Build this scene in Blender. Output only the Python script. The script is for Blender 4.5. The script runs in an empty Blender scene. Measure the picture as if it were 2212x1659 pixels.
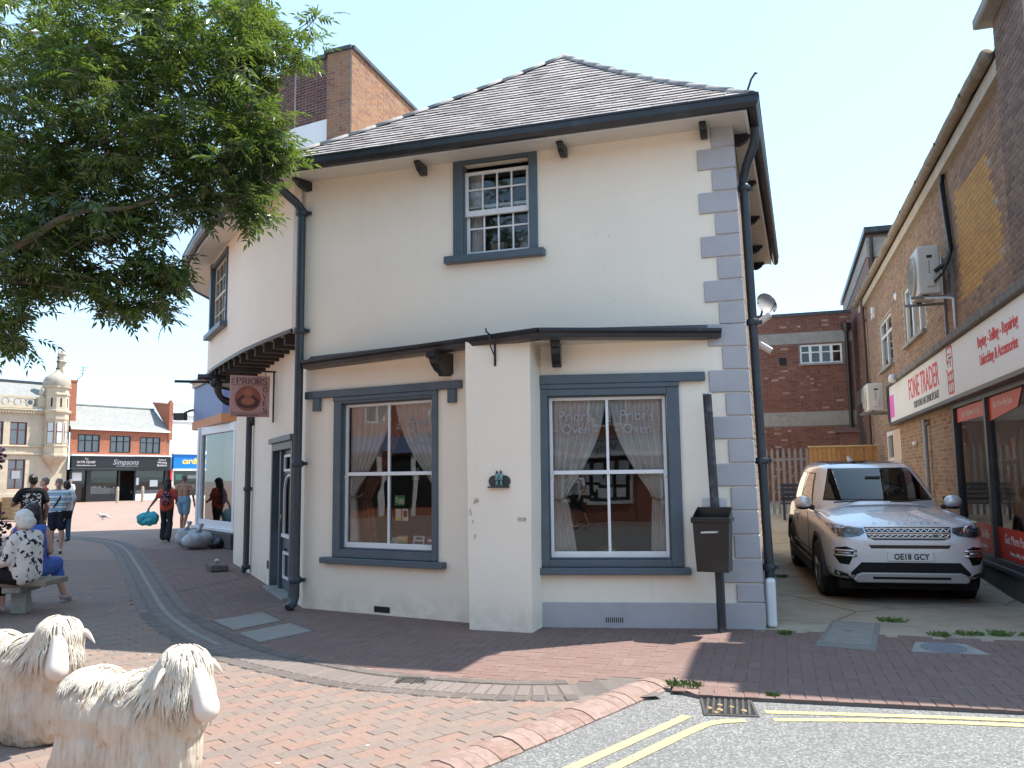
import bpy, bmesh, math, random
import numpy as np
from mathutils import Vector, Matrix, noise
random.seed(7)
S = bpy.context.scene
COL = S.collection
R = math.radians
pi = math.pi

# ---------------------------------------------------------------- camera
CH, FPX = 1.6, 1789.0
PITCH = math.atan((1031 - 829.5) / FPX); ROLL = 0.011
cam = bpy.data.cameras.new("camera"); camo = bpy.data.objects.new("camera", cam); COL.objects.link(camo)
cam.sensor_width = 36; cam.lens = FPX / 2212 * 36; cam.clip_start = 0.1; cam.clip_end = 3000
_fw = Vector((0, math.cos(PITCH), math.sin(PITCH))); _r0 = Vector((1, 0, 0)); _u0 = _r0.cross(_fw)
_rt = _r0 * math.cos(ROLL) - _u0 * math.sin(ROLL); _up = _r0 * math.sin(ROLL) + _u0 * math.cos(ROLL)
camo.matrix_world = Matrix(((_rt.x, _up.x, -_fw.x, 0), (_rt.y, _up.y, -_fw.y, 0), (_rt.z, _up.z, -_fw.z, CH), (0, 0, 0, 1)))
S.camera = camo
# ---------------------------------------------------------------- light
SUN_EL = R(59); SUN_D = Vector((0.93 * math.cos(SUN_EL), 0.363 * math.cos(SUN_EL), math.sin(SUN_EL))).normalized()
w = bpy.data.worlds.new("World"); S.world = w; w.use_nodes = True
nt = w.node_tree; bg = nt.nodes["Background"]
sk = nt.nodes.new("ShaderNodeTexSky"); sk.sky_type = 'NISHITA'; sk.sun_disc = False
sk.sun_elevation = SUN_EL; sk.sun_rotation = math.atan2(SUN_D.x, SUN_D.y)
sk.air_density = 1.0; sk.dust_density = 0.5; sk.ozone_density = 1.0; sk.altitude = 0
tn = nt.nodes.new("ShaderNodeMix"); tn.data_type = 'RGBA'; tn.blend_type = 'MULTIPLY'; tn.inputs[0].default_value = 1; tn.inputs[7].default_value = (1.03, 1.36, 1.62, 1)
gm = nt.nodes.new("ShaderNodeGamma"); gm.inputs[1].default_value = 0.4   # softens the whole sky's contrast evenly
nt.links.new(sk.outputs[0], gm.inputs[0]); nt.links.new(gm.outputs[0], tn.inputs[6]); nt.links.new(tn.outputs[2], bg.inputs[0]); bg.inputs[1].default_value = 0.15
sl = bpy.data.lights.new("sun", 'SUN'); sl.energy = 2.5; sl.angle = R(0.53); sl.color = (1, 0.95, 0.87)
so = bpy.data.objects.new("sun", sl); COL.objects.link(so)
so.rotation_euler = SUN_D.to_track_quat('Z', 'Y').to_euler(); so.location = SUN_D * 60
S.view_settings.view_transform = 'Standard'; S.view_settings.look = 'None'
S.view_settings.gamma = 1; S.view_settings.use_curve_mapping = False
S.view_settings.exposure = 1.95
S.render.engine = 'CYCLES'
S.cycles.use_denoising = True; S.cycles.max_bounces = 8; S.cycles.diffuse_bounces = 4; S.cycles.glossy_bounces = 4
S.cycles.transparent_max_bounces = 12; S.cycles.caustics_reflective = False; S.cycles.caustics_refractive = False

# ---------------------------------------------------------------- helpers
def project(p):
    v = Vector(p) - Vector((0, 0, CH)); z = v.dot(_fw)
    if z < 0.2: return None
    return (1106 + FPX * v.dot(_rt) / z, 829.5 - FPX * v.dot(_up) / z, z)

def seen(p, m=60):
    q = project(p)
    return q is not None and -m < q[0] < 2212 + m and -m < q[1] < 1659 + m

def frame(ox, oy, ang, oz=0.0):
    return Matrix.Translation((ox, oy, oz)) @ Matrix.Rotation(ang, 4, 'Z')

def wframe(p, q, z=0.0):
    """wall frame: x along p->q, y into the wall (to the left of p->q), z up"""
    return frame(p[0], p[1], math.atan2(q[1] - p[1], q[0] - p[0]), z)

class MB:
    def __init__(s, T=None):
        s.v = []; s.f = []; s.T = T if T is not None else Matrix()
    def add(s, vs, fs, T=None):
        n = len(s.v); M = s.T @ T if T is not None else s.T
        s.v += [tuple(M @ Vector(p)) for p in vs]
        s.f += [tuple(i + n for i in f) for f in fs]
    def box(s, x0, x1, y0, y1, z0, z1, T=None):
        s.add([(x0, y0, z0), (x1, y0, z0), (x1, y1, z0), (x0, y1, z0), (x0, y0, z1), (x1, y0, z1), (x1, y1, z1), (x0, y1, z1)],
              [(0, 3, 2, 1), (4, 5, 6, 7), (0, 1, 5, 4), (1, 2, 6, 5), (2, 3, 7, 6), (3, 0, 4, 7)], T)
    def poly(s, pts, T=None):
        s.add(pts, [tuple(range(len(pts)))], T)
    def prism(s, prof, x0, x1, T=None):
        """profile in (y,z), extruded along x"""
        n = len(prof)
        vs = [(x0, a, b) for a, b in prof] + [(x1, a, b) for a, b in prof]
        s.add(vs, [tuple(range(n)), tuple(range(2 * n - 1, n - 1, -1))] + [(i + n, (i + 1) % n + n, (i + 1) % n, i) for i in range(n)], T)
    def flat(s, prof, y0, y1, T=None):
        """profile in (x,z), extruded along y"""
        n = len(prof)
        vs = [(a, y0, b) for a, b in prof] + [(a, y1, b) for a, b in prof]
        s.add(vs, [tuple(range(n)), tuple(range(2 * n - 1, n - 1, -1))] + [(i + n, (i + 1) % n + n, (i + 1) % n, i) for i in range(n)], T)
    def slab(s, prof, z0, z1, T=None):
        n = len(prof)
        vs = [(a, b, z0) for a, b in prof] + [(a, b, z1) for a, b in prof]
        s.add(vs, [tuple(range(n - 1, -1, -1)), tuple(range(n, 2 * n))] + [(i, (i + 1) % n, (i + 1) % n + n, i + n) for i in range(n)], T)
    def tube(s, pts, r, n=8, cap=True, T=None):
        pts = [Vector(p) for p in pts]; rr = r if isinstance(r, (list, tuple)) else [r] * len(pts)
        vs = []; fs = []; prev = None
        for i, p in enumerate(pts):
            d = (pts[min(i + 1, len(pts) - 1)] - pts[max(i - 1, 0)])
            d = d.normalized() if d.length > 1e-9 else Vector((0, 0, 1))
            a = prev if prev is not None else (Vector((1, 0, 0)) if abs(d.x) < 0.8 else Vector((0, 1, 0)))
            a = (a - d * a.dot(d))
            a = a.normalized() if a.length > 1e-6 else d.orthogonal().normalized()
            prev = a; b = d.cross(a)
            for k in range(n):
                t = 2 * pi * k / n
                vs.append(p + (a * math.cos(t) + b * math.sin(t)) * rr[i])
        for i in range(len(pts) - 1):
            for k in range(n):
                k2 = (k + 1) % n
                fs.append((i * n + k, i * n + k2, (i + 1) * n + k2, (i + 1) * n + k))
        if cap:
            fs.append(tuple(range(n - 1, -1, -1))); m = (len(pts) - 1) * n; fs.append(tuple(range(m, m + n)))
        s.add(vs, fs, T)
    def lathe(s, prof, n=16, T=None, seg=2 * pi):
        """profile [(r,z)] turned about z"""
        vs = []; fs = []
        for r, z in prof:
            for k in range(n): vs.append((r * math.cos(seg * k / n), r * math.sin(seg * k / n), z))
        for i in range(len(prof) - 1):
            for k in range(n):
                k2 = (k + 1) % n
                fs.append((i * n + k, i * n + k2, (i + 1) * n + k2, (i + 1) * n + k))
        if prof[0][0] > 1e-4: fs.append(tuple(range(n - 1, -1, -1)))
        if prof[-1][0] > 1e-4: m = (len(prof) - 1) * n; fs.append(tuple(range(m, m + n)))
        s.add(vs, fs, T)
    def ball(s, c, r, n=10, T=None, sc=(1, 1, 1)):
        m = max(4, n // 2)
        M = Matrix.Translation(c) @ Matrix.Diagonal((*sc, 1))
        if T is not None: M = T @ M
        s.lathe([(max(1e-5, r * math.sin(pi * i / m)), -r * math.cos(pi * i / m)) for i in range(m + 1)], n, M)
    def ring(s, ro, ri, y0, y1, n=20, T=None):
        """flat ring facing -y, in the xz plane"""
        vs = []
        for y in (y0, y1):
            for r in (ro, ri):
                for k in range(n): vs.append((r * math.cos(2 * pi * k / n), y, r * math.sin(2 * pi * k / n)))
        fs = []
        for k in range(n):
            j = (k + 1) % n
            fs += [(k, j, n + j, n + k), (2 * n + j, 2 * n + k, 3 * n + k, 3 * n + j), (j, k, 2 * n + k, 2 * n + j), (n + k, n + j, 3 * n + j, 3 * n + k)]
        s.add(vs, fs, T)
    def warp(s, fn):
        s.v = [fn(*p) for p in s.v]
    def build(s, name, mt, parent=None, smooth=False, bevel=0, seg=1, **props):
        me = bpy.data.meshes.new(name); me.from_pydata(s.v, [], s.f); me.update()
        o = bpy.data.objects.new(name, me); COL.objects.link(o)
        if mt is not None: me.materials.append(mt)
        if parent is not None: o.parent = parent
        if smooth: shade(me, smooth)
        if bevel:
            b = o.modifiers.new("bevel", 'BEVEL'); b.width = bevel; b.segments = seg; b.limit_method = 'ANGLE'; b.angle_limit = R(40)
        for k, v in props.items(): o[k] = v
        return o

def shade(me, ang=True):
    me.polygons.foreach_set("use_smooth", [True] * len(me.polygons))
    if ang is not True:
        try: me.set_sharp_from_angle(angle=R(ang))
        except Exception: pass
    me.update()

def thing(name, label, cat, M=None, group=None):
    o = bpy.data.objects.new(name, None); COL.objects.link(o); o.empty_display_size = 0.2
    if M is not None: o.matrix_world = M
    o['label'] = label; o['category'] = cat
    if group: o['group'] = group
    return o

def tag(o, label, cat, group=None, M=None):
    o['label'] = label; o['category'] = cat
    if group: o['group'] = group
    if M is not None: o.matrix_world = M
    return o

def inst(me, name, M, parent=None, **props):
    o = bpy.data.objects.new(name, me); COL.objects.link(o)
    if parent is not None: o.parent = parent
    o.matrix_local = M
    for k, v in props.items(): o[k] = v
    return o

TMP = bpy.data.scenes.new("workbench")   # a private scene where modifiers and text are evaluated; removed at the end
def tmp_graph():
    with bpy.context.temp_override(scene=TMP, view_layer=TMP.view_layers[0]):
        return bpy.context.evaluated_depsgraph_get()
def applied(o):
    """bake the modifiers of o into its mesh"""
    TMP.collection.objects.link(o); dg = tmp_graph()
    me = bpy.data.meshes.new_from_object(o.evaluated_get(dg)); old = o.data; TMP.collection.objects.unlink(o)
    o.modifiers.clear(); o.data = me; me.name = old.name
    return o

def text(body, size, T, mt, parent, name='lettering', align='CENTER', ex=0.002, xs=1.0, bold=0.0, shear=0.0, space=1.0, **props):
    """flat lettering standing in the xz plane of T, facing -y; origin at the baseline"""
    cu = bpy.data.curves.new(name, 'FONT'); cu.body = body; cu.size = size; cu.align_x = align
    cu.extrude = ex; cu.offset = bold; cu.resolution_u = 3; cu.shear = shear; cu.space_character = space
    to = bpy.data.objects.new(name, cu); TMP.collection.objects.link(to); dg = tmp_graph()
    me = bpy.data.meshes.new_from_object(to.evaluated_get(dg))
    bpy.data.objects.remove(to); me.name = name
    me.transform(T @ Matrix.Rotation(pi / 2, 4, 'X') @ Matrix.Diagonal((xs, 1, 1, 1)))
    me.materials.clear(); me.materials.append(mt)
    o = bpy.data.objects.new(name, me); COL.objects.link(o)
    if parent is not None: o.parent = parent
    for k, v in props.items(): o[k] = v
    return o

# ---------------------------------------------------------------- materials
def hexc(r, g, b):
    f = lambda c: c / 12.92 if c <= 0.04045 else ((c + 0.055) / 1.055) ** 2.4
    return (f(r / 255), f(g / 255), f(b / 255))

class NT:
    def __init__(s, name):
        s.m = bpy.data.materials.new(name); s.m.use_nodes = True; s.t = s.m.node_tree
        s.b = s.t.nodes["Principled BSDF"]
    def n(s, typ, **kw):
        o = s.t.nodes.new(typ)
        for k, v in kw.items():
            if k in o.inputs: o.inputs[k].default_value = v
            else: setattr(o, k, v)
        return o
    def l(s, a, b): s.t.links.new(a, b)
    def coord(s, kind='Object'): return s.n("ShaderNodeTexCoord").outputs[kind]
    def noise(s, scale, detail=4, rough=0.6, vec=None, dim=None):
        o = s.n("ShaderNodeTexNoise"); o.inputs['Scale'].default_value = scale; o.inputs['Detail'].default_value = detail
        o.inputs['Roughness'].default_value = rough
        if vec is not None: s.l(vec, o.inputs['Vector'])
        return o.outputs['Fac']
    def ramp(s, fac, stops, interp='LINEAR'):
        o = s.n("ShaderNodeValToRGB"); cr = o.color_ramp; cr.interpolation = interp
        while len(cr.elements) < len(stops): cr.elements.new(0.5)
        for e, (p, c) in zip(cr.elements, stops):
            e.position = p; e.color = (*c, 1) if len(c) == 3 else c
        s.l(fac, o.inputs[0]); return o.outputs[0]
    def mix(s, a, b, fac, mode='MIX'):
        o = s.n("ShaderNodeMix"); o.data_type = 'RGBA'; o.blend_type = mode
        for v, i in ((a, 6), (b, 7)):
            if isinstance(v, tuple): o.inputs[i].default_value = (*v, 1)
            else: s.l(v, o.inputs[i])
        if isinstance(fac, (int, float)): o.inputs[0].default_value = fac
        else: s.l(fac, o.inputs[0])
        return o.outputs[2]
    def math(s, op, a, b=None):
        o = s.n("ShaderNodeMath"); o.operation = op
        for v, i in ((a, 0), (b, 1)):
            if v is None: continue
            if isinstance(v, (int, float)): o.inputs[i].default_value = v
            else: s.l(v, o.inputs[i])
        return o.outputs[0]
    def bump(s, h, strength=0.3, dist=0.01, prev=None):
        o = s.n("ShaderNodeBump"); o.inputs['Strength'].default_value = strength; o.inputs['Distance'].default_value = dist
        s.l(h, o.inputs['Height'])
        if prev is not None: s.l(prev, o.inputs['Normal'])
        s.l(o.outputs[0], s.b.inputs['Normal']); return o.outputs[0]
    def out(s, col, rough=0.6, metal=0.0, spec=None):
        if isinstance(col, tuple): s.b.inputs['Base Color'].default_value = (*col, 1)
        else: s.l(col, s.b.inputs['Base Color'])
        if isinstance(rough, (int, float)): s.b.inputs['Roughness'].default_value = rough
        else: s.l(rough, s.b.inputs['Roughness'])
        s.b.inputs['Metallic'].default_value = metal
        if spec is not None: s.b.inputs['Specular IOR Level'].default_value = spec
        return s.m
    def rnd(s):
        """one random number per piece: per object and per loose island"""
        a = s.n("ShaderNodeObjectInfo").outputs['Random']; b = s.n("ShaderNodeNewGeometry").outputs['Random Per Island']
        return s.math('FRACT', s.math('ADD', a, b))

MATS = {}
def paint(name, col, rough=0.5, var=0.12, scale=6.0, bump=0.0, bscale=60, metal=0.0, spec=None, dirt=None, dirt_amt=0.0):
    if name in MATS: return MATS[name]
    t = NT(name); c = t.coord()
    d = tuple(max(0, x * (1 - var)) for x in col); u = tuple(min(1, x * (1 + var)) for x in col)
    k = t.ramp(t.noise(scale, 5, 0.65, c), [(0.25, d), (0.75, u)])
    if dirt is not None:
        k = t.mix(k, dirt, t.ramp(t.noise(scale * 0.37, 8, 0.72, c), [(0.52, (0, 0, 0)), (0.52 + 0.25, (dirt_amt,) * 3)]))
    if bump: t.bump(t.noise(bscale, 4, 0.6, c), bump, 0.01)
    MATS[name] = t.out(k, rough, metal, spec); return MATS[name]

def flat_mat(name, col, rough=0.5, metal=0.0, emit=0.0):
    if name in MATS: return MATS[name]
    t = NT(name); t.out(col, rough, metal)
    MATS[name] = t.m; return t.m

def piece_mat(name, stops, rough=0.85, fine=0.25, fscale=40, bump=0.35, bscale=120, big=0.0, bigc=(0.1, 0.1, 0.1), bigscale=0.6):
    """bricks, tiles, pavers: colour by piece, grain within the piece, optional weathering across pieces"""
    t = NT(name); c = t.coord('Object'); g = t.n("ShaderNodeNewGeometry").outputs['Position']
    k = t.ramp(t.rnd(), stops)
    nz = t.noise(fscale, 5, 0.7, g)
    k = t.mix(k, t.mix(k, (0, 0, 0), fine), t.ramp(nz, [(0.35, (1, 1, 1)), (0.65, (0, 0, 0))]))
    if big: k = t.mix(k, bigc, t.ramp(t.noise(bigscale, 6, 0.7, g), [(0.45, (0, 0, 0)), (0.75, (big,) * 3)]))
    t.bump(t.noise(bscale, 4, 0.65, g), bump, 0.006)
    MATS[name] = t.out(k, rough, 0, 0.3); return t.m

def glass_mat(name, tint=(0.95, 0.965, 0.96), refl=1.0, wave=0.0):
    if name in MATS: return MATS[name]
    t = NT(name); nodes = t.t.nodes; nodes.remove(t.b)
    out = nodes["Material Output"]
    tr = t.n("ShaderNodeBsdfTransparent"); tr.inputs[0].default_value = (*tint, 1)
    gl = t.n("ShaderNodeBsdfGlossy"); gl.inputs['Roughness'].default_value = 0.004; gl.inputs[0].default_value = (refl, refl, refl, 1)
    fr = t.n("ShaderNodeFresnel"); fr.inputs[0].default_value = 1.65
    if wave:
        b = t.n("ShaderNodeBump"); b.inputs['Strength'].default_value = wave; b.inputs['Distance'].default_value = 0.02
        t.l(t.noise(2.2, 1, 0.4, t.coord()), b.inputs['Height'])
        t.l(b.outputs[0], gl.inputs['Normal'])
    mx = t.n("ShaderNodeMixShader"); t.l(fr.outputs[0], mx.inputs[0]); t.l(tr.outputs[0], mx.inputs[1]); t.l(gl.outputs[0], mx.inputs[2])
    t.l(mx.outputs[0], out.inputs[0])
    MATS[name] = t.m; return t.m

def cloth_mat(name, col, var=0.15, scale=30, trans=0.0):
    if name in MATS: return MATS[name]
    t = NT(name); c = t.coord()
    d = tuple(x * (1 - var) for x in col); u = tuple(min(1, x * (1 + var)) for x in col)
    k = t.ramp(t.noise(scale, 4, 0.6, c), [(0.3, d), (0.7, u)])
    t.bump(t.noise(scale * 0.5, 3, 0.5, c), 0.3, 0.01)
    MATS[name] = t.out(k, 0.9, 0, 0.2); return t.m

M_CREAM = None
def stucco(name, col, dirtc=(0.35, 0.31, 0.25)):
    t = NT(name); g = t.n("ShaderNodeNewGeometry").outputs['Position']
    k = t.ramp(t.noise(0.7, 6, 0.6, g), [(0.3, tuple(x * 0.95 for x in col)), (0.7, tuple(min(1, x * 1.03) for x in col))])
    k = t.mix(k, dirtc, t.ramp(t.noise(7, 8, 0.75, g), [(0.66, (0, 0, 0)), (0.86, (0.3,) * 3)]))
    sx = t.n("ShaderNodeSeparateXYZ"); t.l(g, sx.inputs[0])
    mp = t.n("ShaderNodeMapping"); mp.inputs['Scale'].default_value = (7, 7, 0.5); t.l(g, mp.inputs[0])
    st = t.ramp(t.noise(1.0, 6, 0.65, mp.outputs[0]), [(0.58, (0, 0, 0)), (0.85, (0.08,) * 3)])
    k = t.mix(k, tuple(x * 0.55 for x in dirtc), st)
    # splash-back dirt low on the wall
    low = t.math('MULTIPLY', t.ramp(sx.outputs[2], [(0.0, (1, 1, 1)), (0.35, (0, 0, 0))]), t.ramp(t.noise(5, 6, 0.7, g), [(0.42, (0, 0, 0)), (0.85, (0.5,) * 3)]))
    k = t.mix(k, (0.16, 0.14, 0.11), low)
    b1 = t.bump(t.noise(2.2, 4, 0.5, g), 0.18, 0.05)
    t.bump(t.noise(38, 5, 0.7, g), 0.22, 0.008, b1)
    return t.out(k, 0.75, 0, 0.35)

CREAM = stucco("cream_render", (0.91, 0.81, 0.665))
WHITE_RENDER = stucco("white_render", (0.78, 0.78, 0.76))
QUOIN = paint("quoin_grey_paint", (0.43, 0.415, 0.42), 0.6, 0.06, 4, 0.25, 50, dirt=(0.2, 0.19, 0.18), dirt_amt=0.3)
SLATE_BLUE = paint("slate_blue_paint", (0.082, 0.112, 0.135), 0.42, 0.12, 5, 0.08, 40, dirt=(0.2, 0.21, 0.2), dirt_amt=0.25)
BLACK = paint("black_gloss_paint", (0.018, 0.018, 0.021), 0.35, 0.25, 8, 0.1, 30, dirt=(0.09, 0.085, 0.08), dirt_amt=0.6)
PIPE = paint("dark_slate_pipe_paint", (0.032, 0.04, 0.05), 0.38, 0.2, 8, 0.08, 30, dirt=(0.1, 0.1, 0.1), dirt_amt=0.4)
WHITE = paint("white_gloss_paint", (0.78, 0.78, 0.77), 0.4, 0.04, 8, 0.05, 60, dirt=(0.5, 0.48, 0.44), dirt_amt=0.35)
SOFFIT = paint("cream_soffit_paint", (0.68, 0.64, 0.56), 0.6, 0.06, 5, 0.05)
BEAM = paint("dark_brown_timber", (0.035, 0.022, 0.015), 0.6, 0.35, 10, 0.3, 30)
GLASS = glass_mat("window_glass", wave=0.03)
CLEAR = glass_mat("shop_glass", (0.92, 0.94, 0.94), wave=0.006)
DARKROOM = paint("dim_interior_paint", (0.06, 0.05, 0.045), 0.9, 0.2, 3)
CONC = paint("weathered_concrete", (0.3, 0.285, 0.26), 0.9, 0.18, 5, 0.4, 70, dirt=(0.1, 0.095, 0.085), dirt_amt=0.6)
LEAD = paint("dull_lead_sheet", (0.05, 0.052, 0.06), 0.5, 0.3, 6, 0.2, 20, dirt=(0.2, 0.2, 0.21), dirt_amt=0.5)
IRON = paint("cast_iron", (0.06, 0.055, 0.05), 0.6, 0.35, 12, 0.4, 50, dirt=(0.16, 0.11, 0.07), dirt_amt=0.6)
MORTAR = paint("lime_mortar", (0.3, 0.27, 0.23), 0.95, 0.2, 12, 0.5, 90)

# world frames
BANG = R(-17.6)
FB = frame(2.61, 8.89, BANG)                       # corner building: x along its front, y back, z up
def Bw(u, v, z=0.0): return FB @ Vector((u, v, z))
FFONE = frame(6.5, 11.15, math.atan2(-math.cos(R(16.9)), -math.sin(R(16.9))))   # brick shop across the alley: x towards the street, y into it

def wall(mb, x0, x1, z0, z1, openings=(), reveal=0.12, T=None, xcuts=()):
    """a wall skin on y=0 with rectangular openings (x0,x1,z0,z1) and their reveals"""
    xs = sorted(set([x0, x1] + [o[0] for o in openings] + [o[1] for o in openings] + list(xcuts)))
    zs = sorted(set([z0, z1] + [o[2] for o in openings] + [o[3] for o in openings]))
    xs = [x for x in xs if x0 <= x <= x1]; zs = [z for z in zs if z0 <= z <= z1]
    for a, b in zip(xs, xs[1:]):
        for c, d in zip(zs, zs[1:]):
            mx, mz = (a + b) / 2, (c + d) / 2
            if any(o[0] < mx < o[1] and o[2] < mz < o[3] for o in openings): continue
            mb.poly([(a, 0, c), (b, 0, c), (b, 0, d), (a, 0, d)], T)
    for o in openings:
        a, b, c, d = o[:4]; r = reveal
        mb.poly([(a, 0, c), (a, 0, d), (a, r, d), (a, r, c)], T); mb.poly([(b, 0, d), (b, 0, c), (b, r, c), (b, r, d)], T)
        mb.poly([(a, 0, d), (b, 0, d), (b, r, d), (a, r, d)], T); mb.poly([(b, 0, c), (a, 0, c), (a, r, c), (b, r, c)], T)

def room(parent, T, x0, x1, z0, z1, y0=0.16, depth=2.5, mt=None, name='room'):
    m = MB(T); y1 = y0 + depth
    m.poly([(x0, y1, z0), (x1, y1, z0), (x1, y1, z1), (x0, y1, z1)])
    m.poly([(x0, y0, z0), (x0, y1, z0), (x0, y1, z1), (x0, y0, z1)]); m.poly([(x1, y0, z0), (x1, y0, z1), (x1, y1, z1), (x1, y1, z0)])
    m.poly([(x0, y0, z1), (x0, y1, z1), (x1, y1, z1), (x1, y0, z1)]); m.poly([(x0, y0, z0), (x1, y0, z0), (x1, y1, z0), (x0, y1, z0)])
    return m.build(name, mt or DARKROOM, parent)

def scatter_pieces(parent, name, pieces, unit_meshes, mt, keep=300, stuff_name=None, W=None, area=None):
    """pieces: list of (matrix local to parent, mesh index). The `keep` that show largest become parts, the rest one stuff part."""
    W = W if W is not None else (parent.matrix_world.copy() if parent is not None else Matrix())
    sc = []
    for i, (M, k) in enumerate(pieces):
        p = W @ M.translation; q = project(p)
        s = (1.0 / q[2] ** 2) if (q is not None and -5 < q[0] < 2217 and -5 < q[1] < 1664) else -1
        sc.append((s * (area[k] if area else 1), i))
    sc.sort(reverse=True)
    top = [i for s, i in sc[:keep] if s > 0]; ts = set(top)
    for i in top:
        M, k = pieces[i]; inst(unit_meshes[k], name, M, parent)
    V = []; F = []; n = 0
    co = []
    for me in unit_meshes:
        a = np.empty(len(me.vertices) * 3); me.vertices.foreach_get('co', a); co.append((a.reshape(-1, 3), [tuple(p.vertices) for p in me.polygons]))
    for i, (M, k) in enumerate(pieces):
        if i in ts: continue
        A = np.array(M); v, f = co[k]
        V.append(v @ A[:3, :3].T + A[:3, 3]); F += [tuple(x + n for x in q) for q in f]; n += len(v)
    if not V: return
    me = bpy.data.meshes.new(stuff_name or name); me.from_pydata(np.concatenate(V), [], F); me.update(); me.materials.append(mt)
    o = bpy.data.objects.new(stuff_name or (name + '_field'), me); COL.objects.link(o); o['kind'] = 'stuff'
    if parent is not None: o.parent = parent
    return o

def unit_block(name, bx, by, h, c, mt, base=-0.006):
    """a block seen from above: chamfered top at z=h"""
    x, y = bx / 2, by / 2
    vs = [(-x, -y, base), (x, -y, base), (x, y, base), (-x, y, base), (-x, -y, h - c), (x, -y, h - c), (x, y, h - c), (-x, y, h - c),
          (-x + c, -y + c, h), (x - c, -y + c, h), (x - c, y - c, h), (-x + c, y - c, h)]
    fs = [(8, 9, 10, 11)] + [(i, (i + 1) % 4, 4 + (i + 1) % 4, 4 + i) for i in range(4)] + [(4 + i, 4 + (i + 1) % 4, 8 + (i + 1) % 4, 8 + i) for i in range(4)]
    me = bpy.data.meshes.new(name); me.from_pydata(vs, [], fs); me.update(); me.materials.append(mt); return me

def unit_brick(name, L, H, out, mt, c=0.003):
    """a brick seen from the front (-y), standing proud of the mortar by `out`"""
    x, z = L / 2, H / 2
    vs = [(-x, 0, -z), (x, 0, -z), (x, 0, z), (-x, 0, z), (-x + c, -out, -z + c), (x - c, -out, -z + c), (x - c, -out, z - c), (-x + c, -out, z - c)]
    fs = [(4, 5, 6, 7)] + [(i, (i + 1) % 4, 4 + (i + 1) % 4, 4 + i) for i in range(4)]
    me = bpy.data.meshes.new(name); me.from_pydata(vs, [], fs); me.update(); me.materials.append(mt); return me

def brick_face(parent, T, x0, x1, z0, z1, mt, openings=(), keep=300, bl=0.215, bh=0.065, j=0.01, out=0.005, flemish=False, pick=None, seed=1, jit=0.002):
    rr = random.Random(seed)
    um = [unit_brick('brick', bl, bh, out, mt), unit_brick('brick', (bl - j) / 2, bh, out, mt)]
    ar = [1, 0.5]; P = []; row = 0; z = z0 + bh / 2 + j / 2; W = parent.matrix_world
    while z + bh / 2 <= z1 + 0.01:
        seq = [0, 1] if flemish else [0]
        x = x0 - (bl + j) / 2 * (row % 2) + (rr.random() - .5) * 0.01
        if row % 2: x = x0; P0 = 1
        else: P0 = 0
        k = 0
        while x < x1 - 0.03:
            kind = 1 if (k == 0 and P0) else seq[(k + row) % len(seq)]
            L = bl if kind == 0 else (bl - j) / 2
            if x + L > x1 + 0.02:
                if kind == 0: kind = 1; L = (bl - j) / 2
                if x + L > x1 + 0.03: break
            cx = x + j / 2 + L / 2
            ok = not any(o[0] - 0.02 < cx < o[1] + 0.02 and o[2] - 0.02 < z < o[3] + 0.02 for o in openings)
            ok = ok and not any(cx + L / 2 > o[0] + 0.01 and cx - L / 2 < o[1] - 0.01 and z + bh / 2 > o[2] + 0.01 and z - bh / 2 < o[3] - 0.01 for o in openings)
            if ok and (pick is None or pick(cx, z)):
                M = T @ Matrix.Translation((cx, rr.uniform(-jit, jit) * 0.7, z + rr.uniform(-jit, jit))) @ Matrix.Rotation(rr.uniform(-.006, .006), 4, 'Y')
                P.append((M, kind))
            x += L + j; k += 1
        z += bh + j; row += 1
    scatter_pieces(parent, 'brick', P, um, mt, keep, 'brickwork', area=ar)

def sash_window(parent, T, x0, x1, z0, z1, cols, rows, meet=None, bar=0.022, st=0.05, glass=None, y=0.07, white=None, upper_y=None):
    """white sash in the opening, bars cols x rows (rows listed bottom up as fractions), glass panes behind"""
    wm = white or WHITE; g = glass or GLASS
    fr = MB(T)
    fr.box(x0, x0 + st, y, y + .045, z0, z1); fr.box(x1 - st, x1, y, y + .045, z0, z1)
    fr.box(x0 + st, x1 - st, y, y + .045, z1 - st, z1); fr.box(x0 + st, x1 - st, y, y + .045, z0, z0 + st * 1.7)
    if meet: fr.box(x0 + st, x1 - st, y - .012, y + .05, meet - .022, meet + .022)
    f = fr.build('sash', wm, parent, bevel=0.004)
    for i in range(1, cols):
        m = MB(T); x = x0 + st + (x1 - x0 - 2 * st) * i / cols; m.box(x - bar / 2, x + bar / 2, y + .006, y + .04, z0 + st * 1.7, z1 - st); m.build('glazing_bar', wm, f)
    for zz in rows:
        m = MB(T); m.box(x0 + st, x1 - st, y + .008, y + .038, zz - bar / 2, zz + bar / 2); m.build('glazing_bar', wm, f)
    xs = [x0 + st + (x1 - x0 - 2 * st) * i / cols for i in range(cols + 1)]
    zs = sorted([z0 + st * 1.7, z1 - st] + list(rows) + ([meet] if meet else []))
    for a, b in zip(xs, xs[1:]):
        for c, d in zip(zs, zs[1:]):
            m = MB(T); e = random.uniform(-.0012, .0012); e2 = random.uniform(-.0012, .0012)
            m.poly([(a, y + .024 + e, c), (b, y + .024 - e, c), (b, y + .024 - e2, d), (a, y + .024 + e2, d)]); m.build('pane', g, f)
    return f
# ================================================================ ground
def inpoly(x, y, P):
    c = False; j = len(P) - 1
    for i in range(len(P)):
        xi, yi = P[i]; xj, yj = P[j]
        if (yi > y) != (yj > y) and x < (xj - xi) * (y - yi) / (yj - yi) + xi: c = not c
        j = i
    return c

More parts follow.
